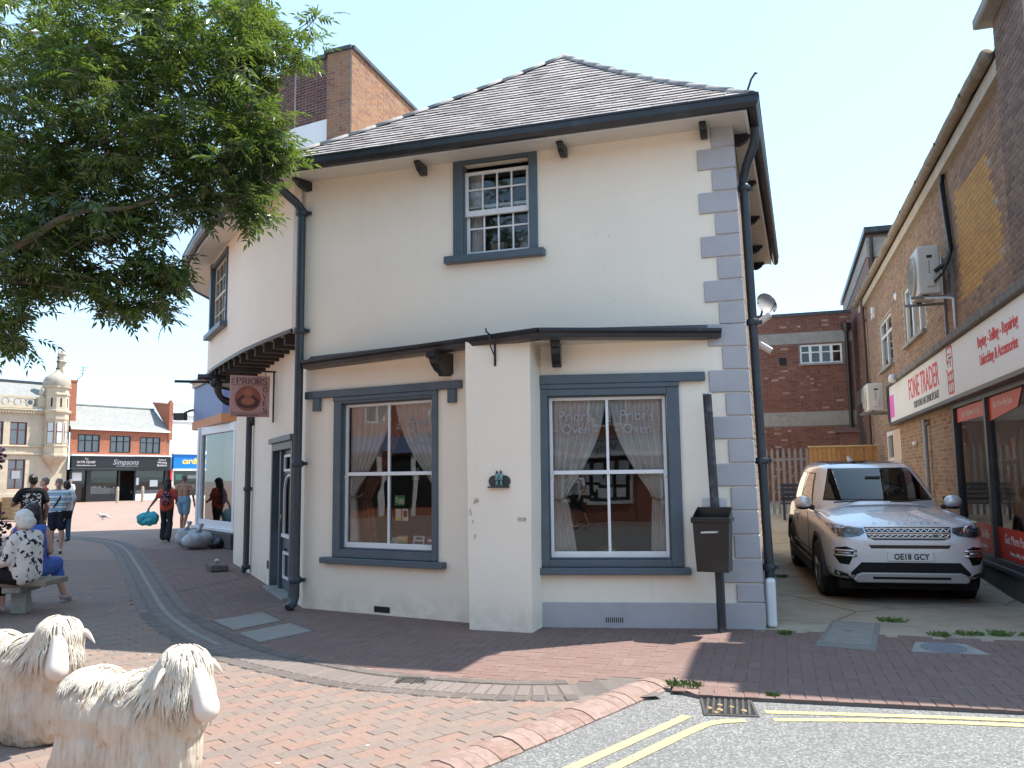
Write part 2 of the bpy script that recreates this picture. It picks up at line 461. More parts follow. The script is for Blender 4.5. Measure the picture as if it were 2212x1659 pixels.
def sheet(name, poly, z, mt, kind='structure', sub=0):
    m = MB(); m.poly([(p[0], p[1], z) for p in poly]); o = m.build(name, mt); o['kind'] = kind; return o

def tarmac(name, base, stone, scale, line=None):
    t = NT(name); g = t.n("ShaderNodeNewGeometry").outputs['Position']
    v = t.n("ShaderNodeTexVoronoi"); v.inputs['Scale'].default_value = scale; t.l(g, v.inputs['Vector'])
    c = t.ramp(v.outputs['Color'], [(0.1, tuple(x * .72 for x in base)), (0.5, base), (0.92, stone)])
    e = t.ramp(v.outputs['Distance'], [(0.25, (0, 0, 0)), (0.62, (0.5,) * 3)])
    c = t.mix(c, tuple(x * .25 for x in base), e)
    c = t.mix(c, tuple(x * 0.6 for x in base), t.ramp(t.noise(1.1, 6, 0.7, g), [(0.45, (0, 0, 0)), (0.8, (0.5,) * 3)]))
    c = t.mix(c, (0.03, 0.03, 0.03), t.ramp(t.noise(26, 3, 0.6, g), [(0.62, (0, 0, 0)), (0.72, (0.35,) * 3)]))
    if line:
        wear = t.math('ADD', t.noise(2.6, 6, .7, g), t.math('MULTIPLY', t.math('ADD', t.noise(70, 3, .6, g), -.5), .55)); c = t.mix(t.mix(line, tuple(x * .82 for x in line), t.noise(5, 4, .6, g)), c, t.ramp(wear, [(.56, (0, 0, 0)), (.66, (.9,) * 3)]))
    b = t.bump(v.outputs['Distance'], -0.7, 0.010); t.bump(t.noise(150, 3, 0.6, g), 0.4, 0.004, b)
    return t.out(c, 0.85, 0, 0.3)

TARMAC = tarmac("chip_seal_tarmac", (0.23, 0.226, 0.218), (0.38, 0.37, 0.35), 70)
FARGROUND = paint("far_paving", (0.26, 0.2, 0.17), 0.9, 0.2, 0.5)
PAV_RED = piece_mat("red_clay_pavers", [(0.0, (0.206, 0.128, 0.107)), (0.5, (0.230, 0.144, 0.123)), (0.8, (0.213, 0.138, 0.119)), (1.0, (0.246, 0.160, 0.135))], 0.85, 0.2, 30, 0.3, 120, 0.3, (0.2, 0.16, 0.14), 1.2)
PAV_MIX = piece_mat("mixed_clay_pavers", [(0.0, (0.215, 0.172, 0.147)), (0.3, (0.240, 0.182, 0.153)), (0.5, (0.268, 0.188, 0.153)), (0.75, (0.286, 0.182, 0.140)), (0.88, (0.235, 0.186, 0.156)), (1.0, (0.300, 0.202, 0.153))], 0.85, 0.18, 28, 0.3, 120, 0.2, (0.3, 0.24, 0.2), 0.9)
PAV_GREY = piece_mat("grey_channel_blocks", [(0.0, (0.194, 0.157, 0.139)), (1.0, (0.237, 0.194, 0.172))], 0.8, 0.2, 25, 0.3, 120, 0.3, (0.18, 0.16, 0.15), 1.5)
PAV_PALE = piece_mat("pale_worn_channel", [(0.0, (0.25, 0.23, 0.215)), (1.0, (0.3, 0.275, 0.25))], 0.8, 0.2, 18, 0.3, 120, 0.25, (0.26, 0.24, 0.22), 1.5)
PAV_DARK = piece_mat("dark_border_blocks", [(0.0, (0.136, 0.112, 0.100)), (1.0, (0.176, 0.148, 0.132))], 0.8, 0.2, 25, 0.3, 120)
KERBM = piece_mat("worn_red_kerb_bricks", [(0.0, (0.271, 0.171, 0.138)), (0.5, (0.328, 0.225, 0.184)), (1.0, (0.295, 0.198, 0.170))], 0.85, 0.3, 22, 0.5, 90, 0.35, (0.42, 0.33, 0.28), 6)

def joint_sheet(name, c1, c2, jc, ang, bw=0.21, bh=0.105):
    t = NT(name); g = t.n("ShaderNodeNewGeometry").outputs['Position']
    mp = t.n("ShaderNodeMapping"); mp.inputs['Rotation'].default_value = (0, 0, -ang); t.l(g, mp.inputs[0])
    b = t.n("ShaderNodeTexBrick"); t.l(mp.outputs[0], b.inputs['Vector'])
    b.inputs['Color1'].default_value = (*c1, 1); b.inputs['Color2'].default_value = (*c2, 1); b.inputs['Mortar'].default_value = (*jc, 1)
    b.inputs['Scale'].default_value = 1; b.inputs['Mortar Size'].default_value = 0.006; b.inputs['Brick Width'].default_value = bw; b.inputs['Row Height'].default_value = bh
    c = t.mix(b.outputs['Color'], tuple(x * .6 for x in c1), t.ramp(t.noise(0.8, 6, 0.7, g), [(0.4, (0, 0, 0)), (0.75, (0.5,) * 3)]))
    t.bump(t.noise(30, 4, 0.6, g), 0.3, 0.01)
    return t.out(c, 0.9, 0, 0.25)
PLZ_ANG = R(43)
PLAZA_M = joint_sheet("plaza_joint_sheet", (0.3, 0.22, 0.18), (0.36, 0.23, 0.175), (0.2, 0.16, 0.135), PLZ_ANG)
FOOT_M = joint_sheet("footway_joint_sheet", (0.27, 0.18, 0.155), (0.3, 0.2, 0.17), (0.15, 0.12, 0.105), BANG)

gr = MB(); gr.poly([(-1500, -1500, -.16), (1500, -1500, -.16), (1500, 1500, -.16), (-1500, 1500, -.16)])
g_ = gr.build('ground', FARGROUND); g_['kind'] = 'structure'

KDIR = Vector((0.625, 0.781)); K0 = Vector((-0.27, 4.80)); KA = K0 - KDIR * 13; K1 = Vector((1.19, 6.62))
EDGE0 = Vector((1.35, 6.30)); EDGE1 = Vector((3.43, 5.80)); EDIR = (EDGE1 - EDGE0).normalized(); EFAR = EDGE0 + EDIR * 40
ROAD_P = [tuple(KA), tuple(K1), tuple(EDGE0), tuple(EFAR), (40, -16), (-16, -16)]
road = MB(); road.poly([(x, y, -.03) for x, y in ROAD_P]); road = road.build('road', TARMAC); road['kind'] = 'structure'

# the drainage channel that curves round the corner building
CHP = [(1.02, 6.60), (0.3, 6.47), (-0.26, 6.53), (-0.85, 6.72), (-1.39, 6.97), (-2.2, 7.6), (-2.62, 8.02), (-3.05, 8.54), (-3.57, 9.26), (-4.37, 10.58), (-5.82, 13.4), (-7.38, 16.46), (-9.3, 20.1), (-10.9, 22.6), (-12.9, 24.4), (-15.8, 25.6), (-20, 26.4)]
def catmull(P, n=12):
    P = [Vector(p) for p in P]; P = [P[0] * 2 - P[1]] + P + [P[-1] * 2 - P[-2]]; out = []
    for i in range(1, len(P) - 2):
        a, b, c, d = P[i - 1:i + 3]
        for k in range(n):
            t = k / n
            out.append(0.5 * ((2 * b) + (c - a) * t + (2 * a - 5 * b + 4 * c - d) * t * t + (3 * b - a - 3 * c + d) * t ** 3))
    out.append(P[-2]); return out
def resample(P, step):
    out = [P[0]]; acc = 0
    for a, b in zip(P, P[1:]):
        L = (b - a).length; 
        if L < 1e-9: continue
        pos = step - acc
        while pos <= L:
            out.append(a + (b - a) * pos / L); pos += step
        acc = L - (pos - step)
    return out
CH_C = resample(catmull(CHP), 0.108)
def chan_off(d):
    out = []
    for i, p in enumerate(CH_C):
        t = (CH_C[min(i + 1, len(CH_C) - 1)] - CH_C[max(i - 1, 0)]).normalized(); out.append(p + Vector((t.y, -t.x)) * d)   # +d = building side
    return out
IN_ = chan_off(0.27); OUT_ = chan_off(-0.27)
m = MB(); ci, co_ = chan_off(0.31), chan_off(-0.31)
for i in range(len(CH_C) - 1):
    m.poly([(*co_[i], -.004), (*ci[i], -.004), (*ci[i + 1], -.004), (*co_[i + 1], -.004)])
chan = m.build('drainage_channel', PAV_DARK); chan['kind'] = 'structure'
um = [unit_block('channel_block', .1, .115, .005, .006, PAV_DARK), unit_block('channel_block', .1, .30, .002, .012, PAV_GREY), unit_block('channel_block', .1, .115, .005, .006, PAV_DARK), unit_block('channel_block', .1, .1, .006, .01, PAV_PALE)]
P = []
for i in range(6, len(CH_C) - 1):
    t = (CH_C[i + 1] - CH_C[i - 1]).normalized(); a = math.atan2(t.y, t.x); n_ = Vector((t.y, -t.x))
    for k, d in ((0, .235), (2, -.235), (1, 0.0)):
        p = CH_C[i] + n_ * d
        if seen((p.x, p.y, 0)): P.append((Matrix.Translation((p.x, p.y, random.uniform(-.001, .001))) @ Matrix.Rotation(a + random.uniform(-.01, .01), 4, 'Z'), k))
scatter_pieces(chan, 'channel_block', P, um[:3], PAV_GREY, 240, 'channel_blocks', area=[1, 2.5, 1])
# worn pale line down the middle of the channel
m = MB(); la, lb = chan_off(0.03), chan_off(-0.03)
for i in range(42, len(CH_C) - 30):
    m.poly([(*lb[i], .0035), (*la[i], .0035), (*la[i + 1], .0035), (*lb[i + 1], .0035)])
m.build('worn_centre_line', PAV_PALE, chan)

# ---- plaza (left of kerb and channel)
PLAZA_P = [tuple(KA), tuple(K1)] + [tuple(p) for p in OUT_[:]] + [(-30, 27), (-60, 30), (-60, 120), (-140, 120), (-140, -16), (-16, -16)]
plaza = sheet('plaza_paving', [(-140, -16), tuple(KA), tuple(K1)] + [(1.3, 6.7), (-5, 11), (-9, 20), (-12, 60), (-20, 120), (-140, 120)], -.005, PLAZA_M)
um = [unit_block('paver', .2065, .1015, .0, .0032, PAV_MIX, -.0055)]
P = []; ca, sa = math.cos(PLZ_ANG), math.sin(PLZ_ANG); rr = random.Random(3)
PTEST = [tuple(KA), tuple(K1)] + [tuple(p) for p in OUT_] + [(-60, 30), (-60, -10)]
for r_ in range(-150, 260):
    for c_ in range(-60, 110):
        x = (c_ + 0.5 * (r_ % 2)) * 0.21 + (rr.random() - .5) * .004; y = r_ * 0.105
        X = x * ca - y * sa; Y = x * sa + y * ca
        if Y < 3.2 or Y > 17.5 or X < -16 or X > 1.3: continue
        if (X - K0.x) * KDIR.y - (Y - K0.y) * KDIR.x > -0.12: continue
        if not seen((X, Y, 0), 120) or not inpoly(X, Y, PTEST): continue
        P.append((Matrix.Translation((X, Y, rr.uniform(-.0025, .002))) @ Matrix.Rotation(PLZ_ANG + rr.uniform(-.012, .012), 4, 'Z') @ Matrix.Rotation(rr.uniform(-.006, .006), 4, 'X'), 0))
scatter_pieces(plaza, 'paver', P, um, PAV_MIX, 300, 'pavers')

GUM = flat_mat("pale_gum", (.55, .53, .5), .8); rr = random.Random(31); m = MB()
for i in range(150):
    X, Y = rr.uniform(-7, 1.0), rr.uniform(4.5, 13); r_ = rr.uniform(.006, .018)
    if inpoly(X, Y, PTEST) and (X - K0.x) * KDIR.y - (Y - K0.y) * KDIR.x < -.2: m.poly([(X + r_ * rr.uniform(.7, 1.2) * math.cos(q), Y + r_ * rr.uniform(.7, 1.2) * math.sin(q), .0032) for q in (0, .9, 1.8, 2.7, 3.6, 4.5, 5.4)])
o = m.build('chewing_gum_spots', GUM, plaza); o['kind'] = 'stuff'
# ---- footway round the building
FOOT_P = [(1.19, 6.62)] + [tuple(p) for p in IN_] + [(-10, 40), (-3, 40)] + [tuple(Bw(-5.5, 1)[:2]), tuple(Bw(0, 2)[:2]), tuple(Bw(0.0, -.1)[:2]), tuple(Bw(3.4, .12)[:2]), tuple(Bw(14, 1)[:2]), tuple(EDGE0 + EDIR * 14), tuple(EDGE0)]
foot = sheet('footway', FOOT_P, -.0055, FOOT_M)
um = [unit_block('paver', .206, .101, .0, .003, PAV_RED, -.006)]
P = []
e_n = Vector((-EDIR.y, EDIR.x))
def addp(X, Y, a):
    P.append((Matrix.Translation((X, Y, rr.uniform(-.0018, .0015))) @ Matrix.Rotation(a + rr.uniform(-.012, .012), 4, 'Z') @ Matrix.Rotation(rr.uniform(-.005, .005), 4, 'X'), 0))
SEAM = -5.9
for i in range(-80, 80):
    for j in range(-60, 60):
        ox = (i * 1 + j * 2) * .105; oy = (i * 1 - j * 2) * .105
        for (cx, cy, a) in ((1, .5, 0), (.5, 2, pi / 2)):
            u = ox + cx * .105; v = oy + cy * .105 - 1.0
            if u < SEAM or u > 5 or v < -3.6 or v > 0.2: continue
            p = Bw(u, v)
            if (Vector(p[:2]) - EDGE0).dot(e_n) < 0.16: continue
            if u > -0.1 and v > -0.06 - 0.02 * u: continue
            if not seen(p, 80) or not inpoly(p.x, p.y, FOOT_P): continue
            addp(p.x, p.y, BANG + a)
WANG = BANG + math.atan2(0.72, -0.69)
cw, sw = math.cos(WANG), math.sin(WANG)
for r_ in range(-60, 60):
    for c_ in range(-10, 90):
        x = (c_ + .5 * (r_ % 2)) * .21; y = r_ * .105
        p0 = Bw(-5.9, 0.2); X = p0.x + x * cw - y * sw; Y = p0.y + x * sw + y * cw
        q = FB.inverted() @ Vector((X, Y, 0))
        if q.x > SEAM - .1 or Y > 20: continue
        if not seen((X, Y, 0), 80) or not inpoly(X, Y, FOOT_P): continue
        addp(X, Y, WANG)
# soldier course along the road edge
n_e = int(12 / .107)
for i in range(n_e):
    p = EDGE0 + EDIR * (.05 + i * .107) + e_n * .10
    if seen((p.x, p.y, 0), 80): addp(p.x, p.y, math.atan2(EDIR.y, EDIR.x) + pi / 2)
scatter_pieces(foot, 'paver', P, um, PAV_RED, 300, 'pavers')
# edge face of the footway towards the road, and the dark seam course
m = MB(); a, b = EDGE0, EFAR
m.poly([(*(K1 - KDIR * .1), -.035), (a.x, a.y, -.035), (a.x, a.y, -.003), (*(K1 - KDIR * .1), -.003)])
m.poly([(a.x, a.y, -.035), (b.x, b.y, -.035), (b.x, b.y, -.004), (a.x, a.y, -.004)]); m.build('footway_edge', PAV_DARK, foot)
m = MB()
for i in range(18):
    p = Vector(Bw(-8.3, 2.75)[:2]).lerp(Vector(Bw(-8.2, 0.75)[:2]), i / 17); q = Vector(Bw(-8.3, 2.75)[:2]).lerp(Vector(Bw(-8.2, 0.75)[:2]), (i + .93) / 17)
    d = (q - p).normalized(); n_ = Vector((d.y, -d.x)) * .05
    m.poly([(*(p - n_), .003), (*(p + n_), .003), (*(q + n_), .003), (*(q - n_), .003)][::-1])
m.build('seam_course', PAV_DARK, foot)

# ---- kerb of splayed bricks
m = MB(); kn = Vector((KDIR.y, -KDIR.x))   # towards the road
for a, b in ((KA, K1),):
    p, q = a - kn * .2, b - kn * .2
    m.add([(a.x, a.y, -.1), (b.x, b.y, -.1), (q.x, q.y, -.012), (p.x, p.y, -.012)], [(0, 1, 2, 3)])
kerb = m.build('kerb', PAV_DARK); kerb['kind'] = 'structure'
def kerb_mesh():
    prof = [(-.13, -.04), (.125, -.045), (.128, -.02), (.09, .002), (.03, .022), (-.06, .028), (-.12, .014)]
    vs = []; n = len(prof)
    for x, s_ in ((-.052, 1), (.052, 1)):
        for y, z in prof: vs.append((x, y, z))
    fs = [tuple(range(n)), tuple(range(2 * n - 1, n - 1, -1))] + [(i + n, (i + 1) % n + n, (i + 1) % n, i) for i in range(n)]
    me = bpy.data.meshes.new('kerb_brick'); me.from_pydata(vs, [], fs); me.update(); me.materials.append(KERBM); return me
km = kerb_mesh(); ka = math.atan2(KDIR.y, KDIR.x)
L = (K1 - KA).length; P = []
for i in range(int(L / .109)):
    p = KA + KDIR * (L - .06 - i * .109) - kn * .10
    M = Matrix.Translation((p.x, p.y, rr.uniform(-.004, .003))) @ Matrix.Rotation(ka + pi + rr.uniform(-.03, .03), 4, 'Z') @ Matrix.Rotation(rr.uniform(-.03, .03), 4, 'Y')
    P.append((M, 0))
bv = scatter_pieces(kerb, 'kerb_brick', P, [km], KERBM, 60, 'kerb_bricks')

# ---- alley surface, rising gently beyond the car
def alley_z(v): return -.004 + (0.0 if v < 3 else 0.042 * (v - 3))
def concrete_alley():
    t = NT("patched_alley_concrete"); g = t.n("ShaderNodeNewGeometry").outputs['Position']
    v = t.n("ShaderNodeTexVoronoi"); v.inputs['Scale'].default_value = 0.75
    wv = t.mix(g, t.n("ShaderNodeTexNoise", Scale=1.6, Detail=5.0).outputs['Color'], 0.3); t.l(wv, v.inputs['Vector'])
    c = t.ramp(v.outputs['Color'], [(0.2, (0.38, 0.315, 0.235)), (0.45, (0.46, 0.39, 0.295)), (0.55, (0.33, 0.275, 0.21)), (0.8, (0.43, 0.365, 0.275))])
    c = t.mix(c, (0.18, 0.15, 0.11), t.ramp(t.noise(2.3, 8, 0.72, g), [(0.45, (0, 0, 0)), (0.8, (0.7,) * 3)]))
    v2 = t.n("ShaderNodeTexVoronoi"); v2.feature = 'DISTANCE_TO_EDGE'; v2.inputs['Scale'].default_value = 0.75; t.l(wv, v2.inputs['Vector'])
    c = t.mix(c, (0.06, 0.055, 0.045), t.ramp(v2.outputs['Distance'], [(0.0, (0.7,) * 3), (0.012, (0, 0, 0))]))
    t.bump(t.noise(60, 5, 0.7, g), 0.5, 0.01)
    return t.out(c, 0.9, 0, 0.25)
ALLEY = concrete_alley()
m = MB(FB)
vs_ = [-.25, 0.4, 3] + [3 + i for i in range(1, 28)]
for a, b in zip(vs_, vs_[1:]):
    m.poly([(-.6 if a > 7 else -.02, a, alley_z(a)), (3.6, a, alley_z(a)), (3.6, b, alley_z(b)), (-.6 if a > 7 else -.02, b, alley_z(b))])
al = m.build('alley_surface', ALLEY); al['kind'] = 'structure'

# ---- double yellow lines
YEL = tarmac("worn_yellow_line_paint", (0.27, 0.265, 0.255), (0.5, 0.49, 0.46), 62, (0.6, 0.49, 0.22))
def line_strip(name, pts, wd, z, mt, parent, gap=None):
    pts = [Vector(p) for p in pts]; rs = resample(catmull(pts, 10), .06); m = MB()
    for i in range(len(rs) - 1):
        t0 = (rs[min(i + 1, len(rs) - 1)] - rs[max(i - 1, 0)]).normalized(); t1 = (rs[min(i + 2, len(rs) - 1)] - rs[i]).normalized()
        w0 = wd / 2 * (1 + .09 * noise.noise((rs[i].x * 6, rs[i].y * 6, wd * 50))); w1 = wd / 2 * (1 + .09 * noise.noise((rs[i + 1].x * 6, rs[i + 1].y * 6, wd * 50)))
        a0, a1 = Vector((t0.y, -t0.x)), Vector((t1.y, -t1.x))
        m.poly([(*(rs[i] - a0 * w0), z), (*(rs[i] + a0 * w0), z), (*(rs[i + 1] + a1 * w1), z), (*(rs[i + 1] - a1 * w1), z)])
    return m.build(name, mt, parent)
ys = [(-6.2, -2.6), (-4.2, -.3), (-2.2, 2.0), (-.95, 3.42), (-.36, 4.1), (.24, 4.79), (1.0, 5.66), (1.17, 5.86)]
line_strip('yellow_line', ys, .075, -.026, YEL, road)
line_strip('yellow_line', [(-5.9, -2.6), (-3.9, -.3), (-1.9, 2.05), (-.7, 3.42), (-.12, 4.1), (.45, 4.75), (1.1, 5.5), (1.32, 5.70), (1.55, 5.74)], .075, -.026, YEL, road)
line_strip('yellow_line', [(1.72, 5.93), (2.4, 5.83), (3.36, 5.66), (6, 5.07), (12, 3.6)], .07, -.026, YEL, road)
line_strip('yellow_line', [(1.72, 5.74), (2.4, 5.7), (3.36, 5.54), (6, 4.94), (12, 3.46)], .07, -.026, YEL, road)

# ---- drain gratings and covers
def grating(name, label, cx, cy, ang, wx, wy, nb, z, bars_across, grp=None):
    t = thing(name, label, 'drain grating', frame(cx, cy, ang, z), grp)
    m = MB(); b = .022
    m.box(-wx / 2, wx / 2, -wy / 2, -wy / 2 + b, -.02, .006); m.box(-wx / 2, wx / 2, wy / 2 - b, wy / 2, -.02, .006)
    m.box(-wx / 2, -wx / 2 + b, -wy / 2 + b, wy / 2 - b, -.02, .006); m.box(wx / 2 - b, wx / 2, -wy / 2 + b, wy / 2 - b, -.02, .006)
    m.build('frame', IRON, t, bevel=.003)
    m = MB(); m.box(-wx / 2 + b, wx / 2 - b, -wy / 2 + b, wy / 2 - b, .0005, .0015); m.build('pit', flat_mat("black_drain_pit", (0.008, 0.008, 0.008), 0.9), t)
    for i in range(nb):
        m = MB(); x = -wx / 2 + b + (wx - 2 * b) * (i + .5) / nb; bw = (wx - 2 * b) / nb * .42
        m.slab([(x - bw / 2 - .02, -wy / 2 + b), (x + bw / 2 - .02, -wy / 2 + b), (x + bw / 2 + .02, wy / 2 - b), (x - bw / 2 + .02, wy / 2 - b)], .002, .008); m.build('bar', IRON, t)
    return t
gy = grating('gully_grating', 'rusty iron gully grating beside the double yellow lines', 1.50, 6.06, R(-9), .37, .45, 8, -.026, True)
m = MB(gy.matrix_world.inverted())
for (x, y, s_) in ((1.36, 6.03, .02), (1.42, 5.98, .025), (1.52, 6.05, .018), (1.58, 5.95, .022), (1.45, 6.1, .02), (1.38, 5.92, .02)):
    m.ball((x, y, -.022), s_, 6, sc=(1, 1.6, .3))
o = m.build('fallen_leaves', paint("dry_leaf", (0.3, 0.2, 0.1), 0.8, 0.3, 30)); tag(o, 'dry leaves caught in the iron gully grating', 'leaves', M=gy.matrix_world); o['kind'] = 'stuff'
grating('drain_grating', 'small slotted drain grating set in the grey channel blocks', -.82, 6.83, R(-8), .25, .19, 7, .0, True)

def q2(t, name, pts, z0, z1, mt, **k):
    m = MB(); m.slab(pts, z0, z1); return m.build(name, mt, t, bevel=.004, **k)
def shrink(pts, d):
    c = sum((Vector(p) for p in pts), Vector((0, 0))) / len(pts)
    return [tuple(Vector(p) + (c - Vector(p)).normalized() * d) for p in pts]
SL1 = [(-3.46, 9.75), (-3.04, 10.27), (-2.67, 9.70), (-3.02, 9.14)]
SL2 = [(-2.89, 8.93), (-2.52, 9.52), (-2.15, 9.02), (-2.53, 8.45)]
for lab, sp in (('paved inspection cover with concrete infill nearer the doorway', SL1), ('paved inspection cover with concrete infill nearer the street corner', SL2)):
    c = sum((Vector(p) for p in sp), Vector((0, 0))) / 4
    loc = [tuple(Vector(p) - c) for p in sp]; out = [tuple(Vector(p) * 1.11) for p in loc]
    t = thing('inspection_cover', lab, 'manhole cover', frame(c.x, c.y, 0, 0), 'paved inspection covers')
    ccw = lambda q: q if sum(a[0] * b[1] - b[0] * a[1] for a, b in zip(q, q[1:] + q[:1])) > 0 else q[::-1]
    q2(t, 'frame', ccw(out), -.01, .004, PAV_DARK); q2(t, 'infill', ccw(loc), -.01, .008, paint("cover_concrete", (0.27, 0.245, 0.22), 0.9, 0.12, 6, 0.3, 60))
# ================================================================ the corner building
cb = thing('corner_building', 'cream rendered corner restaurant building with slate roof and grey quoins', 'building', FB)
def lean(u, v, z):
    k = min(1, max(0, (u + 1.4) / 1.4)) if u < 0 else 1.0
    return (u - .022 * z * k * (1 if z > 0 else 0), v, z)
def W2(p, q, z=0): return wframe(p, q, z)
PL, PA, PB, PR = (-5.55, .06), (-2.98, -.46), (-2.31, -.47), (0.0, 0.0)
TL_ = W2(PL, PA); TR_ = W2(PB, PR); LENL = math.hypot(PA[0] - PL[0], PA[1] - PL[1]); LENR = math.hypot(PR[0] - PB[0], PR[1] - PB[1])
TU = Matrix()
# upper front wall
m = MB(); wall(m, -5.62, 0, 3.05, 5.55, [(-3.36, -2.48, 4.29, 5.45)], .14, xcuts=[-1.4, -.9, -.4]); m.warp(lean); m.build('upper_wall', CREAM, cb)
m = MB(TL_); wall(m, 0, LENL, 0, 3.15, [(.60, 2.0, .74, 2.55)], .13); m.build('bay_wall', CREAM, cb)
m = MB(TR_); wall(m, 0, LENR, 0, 3.15, [(.11, 1.44, .70, 2.50)], .13, xcuts=[1.3, 1.6, 2.0]); m.warp(lean); m.build('bay_wall', CREAM, cb)
# pier with slightly wandering faces
pr = W2((-2.985, -.81), (-2.285, -.835)); m = MB(pr)
for i in range(12):
    z0, z1 = 3.12 * i / 12, 3.12 * (i + 1) / 12
    j = lambda z, s_: .012 * noise.noise((s_, z * 1.3, 3.1)) - (.03 * z / 3.1 if s_ < 5 else -.02 * z / 3.1)
    pts = lambda z: [(0 + j(z, 0), .012 * noise.noise((9, z, 0)), z), (.70 + j(z, 7), .012 * noise.noise((4, z, 0)), z), (.70 + j(z, 7), .5, z), (0 + j(z, 0), .5, z)]
    a, b = pts(z0), pts(z1)
    m.add(a + b, [(0, 1, 5, 4), (1, 2, 6, 5), (3, 0, 4, 7)])
m.build('pier', CREAM, cb)
SCUFF = flat_mat("dark_scuff", (.3, .27, .23), .9)
m = MB(pr)
for x, z, l, a in ((.06, 1.32, .05, .35), (.085, 1.33, .055, .25), (.105, 1.335, .035, .3), (.05, 1.12, .03, 0), (.07, .95, .05, .1), (.03, 1.2, .07, -.2)):
    m.flat([(x, z), (x + .003, z), (x + .002 + l * a, z + l), (x + l * a, z + l)], -.014, -.002)
o = m.build('scuff_marks', SCUFF, cb); o['kind'] = 'stuff'
m = MB(); rr = random.Random(77)
for i in range(9):
    x, z = rr.uniform(-5.2, -.7), rr.uniform(3.4, 5.3); r_ = rr.uniform(.003, .006)
    if -3.6 < x < -2.2 and z > 4.1: continue
    m.flat([(x + r_ * math.cos(q), z + r_ * 1.3 * math.sin(q)) for q in (0, 1, 2, 3, 4, 5)], -.002, .003)
o = m.build('wall_pits', SCUFF, cb); o['kind'] = 'stuff'
# side wall and back closing walls
SIDE_T = W2((.008, 0), (0.06, 7.0)) @ Matrix.Rotation(-.0225, 4, 'X')
m = MB(SIDE_T); wall(m, 0, 7.0, 0, 5.55)
side_w = m.build('side_wall', MORTAR, cb)
BR_SIDE = piece_mat("warm_orange_bricks", [(0, (.36, .235, .165)), (.5, (.43, .3, .21)), (.8, (.38, .27, .2)), (1, (.3, .2, .145))], .9, .25, 20, .4, 80)
brick_face(cb, SIDE_T, .40, 7.0, .5, 5.45, BR_SIDE, (), 120, seed=4)
# plinth, bands
m = MB(TR_); m.box(.02, LENR + .015, -.028, .05, -.02, .262); m.build('plinth', QUOIN, cb, bevel=.006)
# quoins: long and short blocks up the corner
def quoin(z0, z1, L, low):
    m = MB(); T = TR_ @ Matrix.Translation((LENR, 0, 0)) if low else Matrix()
    D = .36 if L < .35 else .24
    m.box(-L, .018, -.02, .02, z0, z1, T)
    m.box(.0, .018, .02, D, z0, z1, Matrix() if not low else TR_ @ Matrix.Translation((LENR, 0, 0)) @ Matrix.Rotation(-math.atan2(.47, 2.31), 4, 'Z'))
    m.warp(lean); m.build('quoin', QUOIN, cb, bevel=.01)
z = 5.51; i = 0
hh = .2525
while z > .3:
    z0 = z - hh
    L = (.265 if i % 2 == 0 else .43) + random.uniform(-.01, .01)
    if not (3.05 < z0 < 3.12):
        quoin(max(z0 + .010, .268), z - .002, L, z0 < 3.05)
    else: quoin(z0 + .01, z - .002, L, False)
    z = z0; i += 1

# ---- canopy (lead topped) over the ground floor bay
CL, CM, CR = (-5.45, -.02), (-2.12, -1.0), (-.36, -.03)
zc = {0: 3.07, 1: 3.10, 2: 3.14}
m = MB()
def cpt(p, z): return (p[0], p[1], z)
top = [(-5.45, .0, 3.17), (-5.45, -.10, 3.08), (-2.12, -1.0, 3.13), (-.36, -.12, 3.15), (-.36, 0, 3.25), (-2.12, 0, 3.32)]
m.add(top, [(0, 1, 2, 5), (5, 2, 3, 4)]); m.build('canopy_top', LEAD, cb)
m = MB()
for a, b in (((-5.47, -.10), (-2.12, -1.0)), ((-2.12, -1.0), (-.34, -.11))):
    T = W2(a, b); L = math.hypot(b[0] - a[0], b[1] - a[1])
    za, zb = (3.0, 3.05) if a[0] < -3 else (3.05, 3.08)
    prof = [(-.03, .0), (-.04, .045), (-.06, .07), (-.06, .10), (-.03, .10), (.10, .105), (.10, -.01)]
    n = len(prof); vs = [(-.01, y, za + q) for y, q in prof] + [(L + .012, y, zb + q) for y, q in prof]
    m.add(vs, [tuple(range(n)), tuple(range(2 * n - 1, n - 1, -1))] + [(k + n, (k + 1) % n + n, (k + 1) % n, k) for k in range(n)], T)
m.build('canopy_cornice', BLACK, cb)
m = MB(); m.add([(-5.45, .02, 3.0), (-5.45, -.08, 3.0), (-2.12, -.97, 3.045), (-.36, -.08, 3.075), (-.36, 0, 3.075), (-2.12, 0, 3.06)], [(5, 2, 1, 0), (4, 3, 2, 5)]); m.build('canopy_soffit', SOFFIT, cb)
def bracket(T, h=.30, d=.30, wd=.09, name='bracket', mt=BLACK):
    m = MB(T); prof = [(0.02, 0), (-d, 0), (-d, -.09 * h / .3), (-d * .86, -.10 * h / .3), (-d * .80, -.16 * h / .3), (-d * .6, -.24 * h / .3), (-d * .42, -.27 * h / .3), (-d * .38, -h), (-d * .12, -h * .98), (0.02, -h * .82)]
    m.prism(prof, -wd / 2, wd / 2); return m.build(name, mt, cb, bevel=.006)
bracket(TL_ @ Matrix.Translation((2.22, 0, 3.03)), .27, .42, .10)
bracket(TR_ @ Matrix.Translation((.24, 0, 3.06)), .27, .40, .10)

